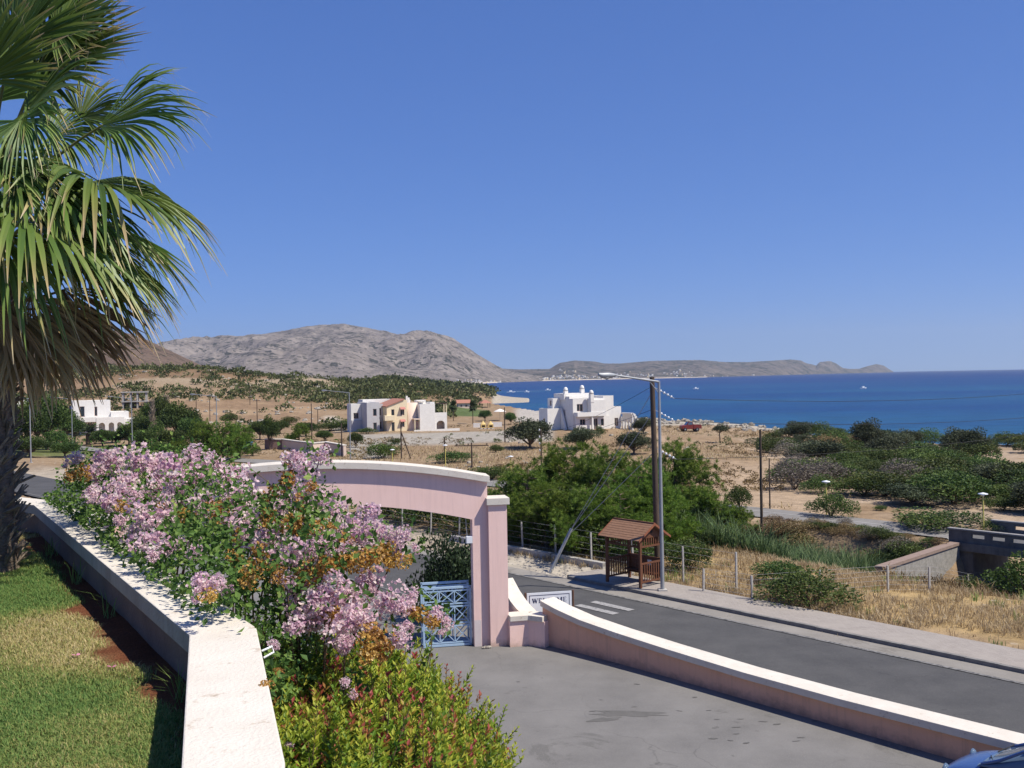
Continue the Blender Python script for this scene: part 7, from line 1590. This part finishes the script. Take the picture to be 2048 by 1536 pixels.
scrub('spit_scrub', np.stack([x, D, z], -1)[k], rg.uniform(2.5, 5, k.sum()), 6, 'hillscrub', 'green scrub on the headland behind the bay', 40)
# low scrub dots on the bare bank and slopes nearer by
n = 3600; D = np.exp(rg.uniform(math.log(85), math.log(215), n)); px = rg.uniform(350, 1560, n); x = (px - 1024) / F * D; k = (fbm(x * .05, D * .05, 78) > .55) & (np.abs(road_d(x, D) - far_road_d(road_s(x, D))) > 4); x, D = x[k], D[k]
scrub('bank_scrub', np.stack([x, D, hf(x, D)], -1), rg.uniform(.15, .5, len(x)), 7, 'dryshrub', 'small dry tussocks scattered over the bare bank', 30)
n = 420; D = np.exp(rg.uniform(math.log(85), math.log(200), n)); px = rg.uniform(500, 1500, n); x = (px - 1024) / F * D; k = (fbm(x * .05, D * .05, 79) > .6) & (np.abs(road_d(x, D) - far_road_d(road_s(x, D))) > 4); x, D = x[k], D[k]
scrub('green_tussocks', np.stack([x, D, hf(x, D)], -1), rg.uniform(.2, .6, len(x)), 8, 'hillscrub', 'small green tussocks scattered over the bare bank', 36)
# rocks on the slopes and shore
def rocks(name, pts, size, seed, label):
    rg = np.random.default_rng(seed); mb = MB()
    for (x, y, z), s in zip(pts, size):
        n = 7; pr = [(.55, -.2), (1.0, .1), (.8, .5), (.001, .7)]; b = len(mb.v); mb.lathe([(r_ * s * rg.uniform(.8, 1.1), zz * s * rg.uniform(.8, 1.2)) for r_, zz in pr], n, c=(x, y, z), smooth=False)
        for i in range(b, len(mb.v)): v = mb.v[i]; mb.v[i] = (v[0] + rg.normal() * s * .15, v[1] + rg.normal() * s * .15, v[2] + rg.normal() * s * .1)
    tag(mb.obj(name, M['stone']), label, 'rocks', kind='stuff')
n = 420; D = np.exp(rg.uniform(math.log(225), math.log(400), n)); px = rg.uniform(60, 660, n); x = (px - 1024) / F * D; k = fbm(x * .05, D * .12, 51) > .52; x, D = x[k], D[k]; rocks('slope_rocks', np.stack([x, D, hf(x, D)], -1), rg.uniform(.3, 1.0, len(x)), 3, 'pale limestone rocks strewn over the slope')
n = 150; px = rg.uniform(1195, 1560, n); D = np.interp(px, SHORE[:, 0], SHORE[:, 1]) - rg.uniform(-4, 22, n); x = (px - 1024) / F * D; rocks('shore_rocks', np.stack([x, D, hf(x, D)], -1), rg.uniform(.2, .8, n), 4, 'pale rocks along the shore edge')
n = 300; px = rg.uniform(700, 1560, n); D = rg.uniform(80, 185, n); x = (px - 1024) / F * D; k = fbm(x * .06, D * .06, 58) > .55; x, D = x[k], D[k]; rocks('bank_stones', np.stack([x, D, hf(x, D)], -1), rg.uniform(.12, .4, len(x)), 9, 'pale stones lying on the bare bank')
n = 260; s = rg.uniform(28, 46, n); d = rg.uniform(.3, 2.6, n); x, y = NX * (d + NC) - NY * s, NY * (d + NC) + NX * s; rocks('shoulder_gravel', np.stack([x, y, hf(x, y)], -1), rg.uniform(.02, .07, n), 11, 'white gravel on the road shoulder')

# ------------------------------------------------------------------ dry field, reeds
def tufts(name, mat, n, dr, sr, hr, wr, seed, label, mask=None, tone=(.45, .22), lean=(.1, .8), clump=6):
    rg = np.random.default_rng(seed); m_ = n // clump; d = rg.uniform(*dr, m_); s = rg.uniform(*sr, m_)
    if mask is not None: k = mask(d, s, rg); d, s = d[k], s[k]
    m_ = len(d); hs = rg.uniform(*hr, m_); tn = rg.normal(tone[0], tone[1] * .7, m_)
    d = np.repeat(d, clump) + rg.normal(0, .10, m_ * clump); s = np.repeat(s, clump) + rg.normal(0, .10, m_ * clump); L = np.repeat(hs, clump) * rg.uniform(.6, 1.15, m_ * clump)
    x, y = NX * (d + NC) - NY * s, NY * (d + NC) + NX * s; V, T, tt = blades(x, y, hf(x, y) - .03, L, rg.uniform(*wr, len(x)), rg.uniform(*lean, len(x)), rg, np.clip(np.repeat(tn, clump) + rg.normal(0, tone[1] * .6, len(x)), 0, 1))
    return tag(inst(name, npmesh(name, V, T, M[mat], tt)), label, 'grass', kind='stuff')
tufts('dry_grass', 'straw', 150000, (2.3, 16), (-6, 38), (.08, .42), (.012, .03), 3, 'dry golden grass covering the field below the fence', lambda d, s, rg: (rg.random(len(d)) < .10 + .9 * ss(.36, .56, fbm(d * .4, s * .4, 17))) & (s < 38 - ss(8, 14, d) * 6), lean=(.1, 1.1))
rg = np.random.default_rng(44); n = 60000; D = np.exp(rg.uniform(math.log(72), math.log(190), n)); px = rg.uniform(560, 1700, n); x = (px - 1024) / F * D
k = (rg.random(n) < ss(.40, .62, fbm(x * .09, D * .09, 81))) & (np.abs(road_d(x, D) - far_road_d(road_s(x, D))) > 3) & (road_d(x, D) > 26); x, D = x[k], D[k]; n = len(x); print('bank grass', n)
V, T, tt = blades(x, D, hf(x, D) - .03, rg.uniform(.12, .5, n), rg.uniform(.03, .09, n), rg.uniform(.3, 1.3, n), rg, np.clip(rg.normal(.35, .2, n), 0, 1))
tag(inst('bank_grass', npmesh('bank_grass', V, T, M['straw'], tt)), 'dry grass over the bare bank beyond the far road', 'grass', kind='stuff')
tufts('green_weeds', 'lawngrass', 16000, (2.4, 15), (-6, 36), (.2, .5), (.015, .03), 4, 'green weeds standing among the dry grass', lambda d, s, rg: fbm(d * .5, s * .5, 19) > .62, tone=(.3, .2), clump=10)
tufts('reeds', 'reed', 90000, (10.5, 23.5), (28, 60), (1.3, 2.7), (.04, .085), 5, 'green reeds filling the stream bed', lambda d, s, rg: (rg.random(len(d)) < .85) & (d > 10.5 + 4 * fbm(s * .2, s * 0, 5)) & (s > 28 + 3 * fbm(d * .5, d * 0, 9)), tone=(.5, .25), lean=(.1, .9))
tufts('field_edge_scrub', 'dryshrub', 26000, (11.5, 17), (2, 40), (.3, .8), (.03, .07), 6, 'brownish weeds at the edge of the stream bed', lambda d, s, rg: fbm(d * .5, s * .35, 23) > .45, tone=(.5, .3), lean=(.2, 1.2))
tufts('verge_weeds', 'straw', 1500, (-.9, 2.3), (-6, 30), (.05, .2), (.008, .016), 8, 'dry weeds along the kerb', lambda d, s, rg: (np.abs(d - .0) < .05) | (np.abs(d - 2.1) < .12) | (rg.random(len(d)) < .02), clump=5)
tufts('wall_weeds', 'lawngrass', 900, (-6.95, -6.6), (6, 24), (.15, .5), (.01, .02), 12, 'weeds growing on the road side of the drive wall', lambda d, s, rg: fbm(s * .8, d, 29) > .55, tone=(.45, .2))
# ------------------------------------------------------------------ air
hz, nt, out = _mat('sea_air')
pvn = nd(nt, 'VolumePrincipled', Color=c4((.72, .84, 1.0)), Density=6.5e-5, Anisotropy=.25)
nt.links.new(pvn.outputs[0], out.inputs['Volume'])
mb = MB(); mb.box(-15500, 15500, -300, 15000, -14, 620)
tag(mb.obj('haze', hz), kind='stuff')
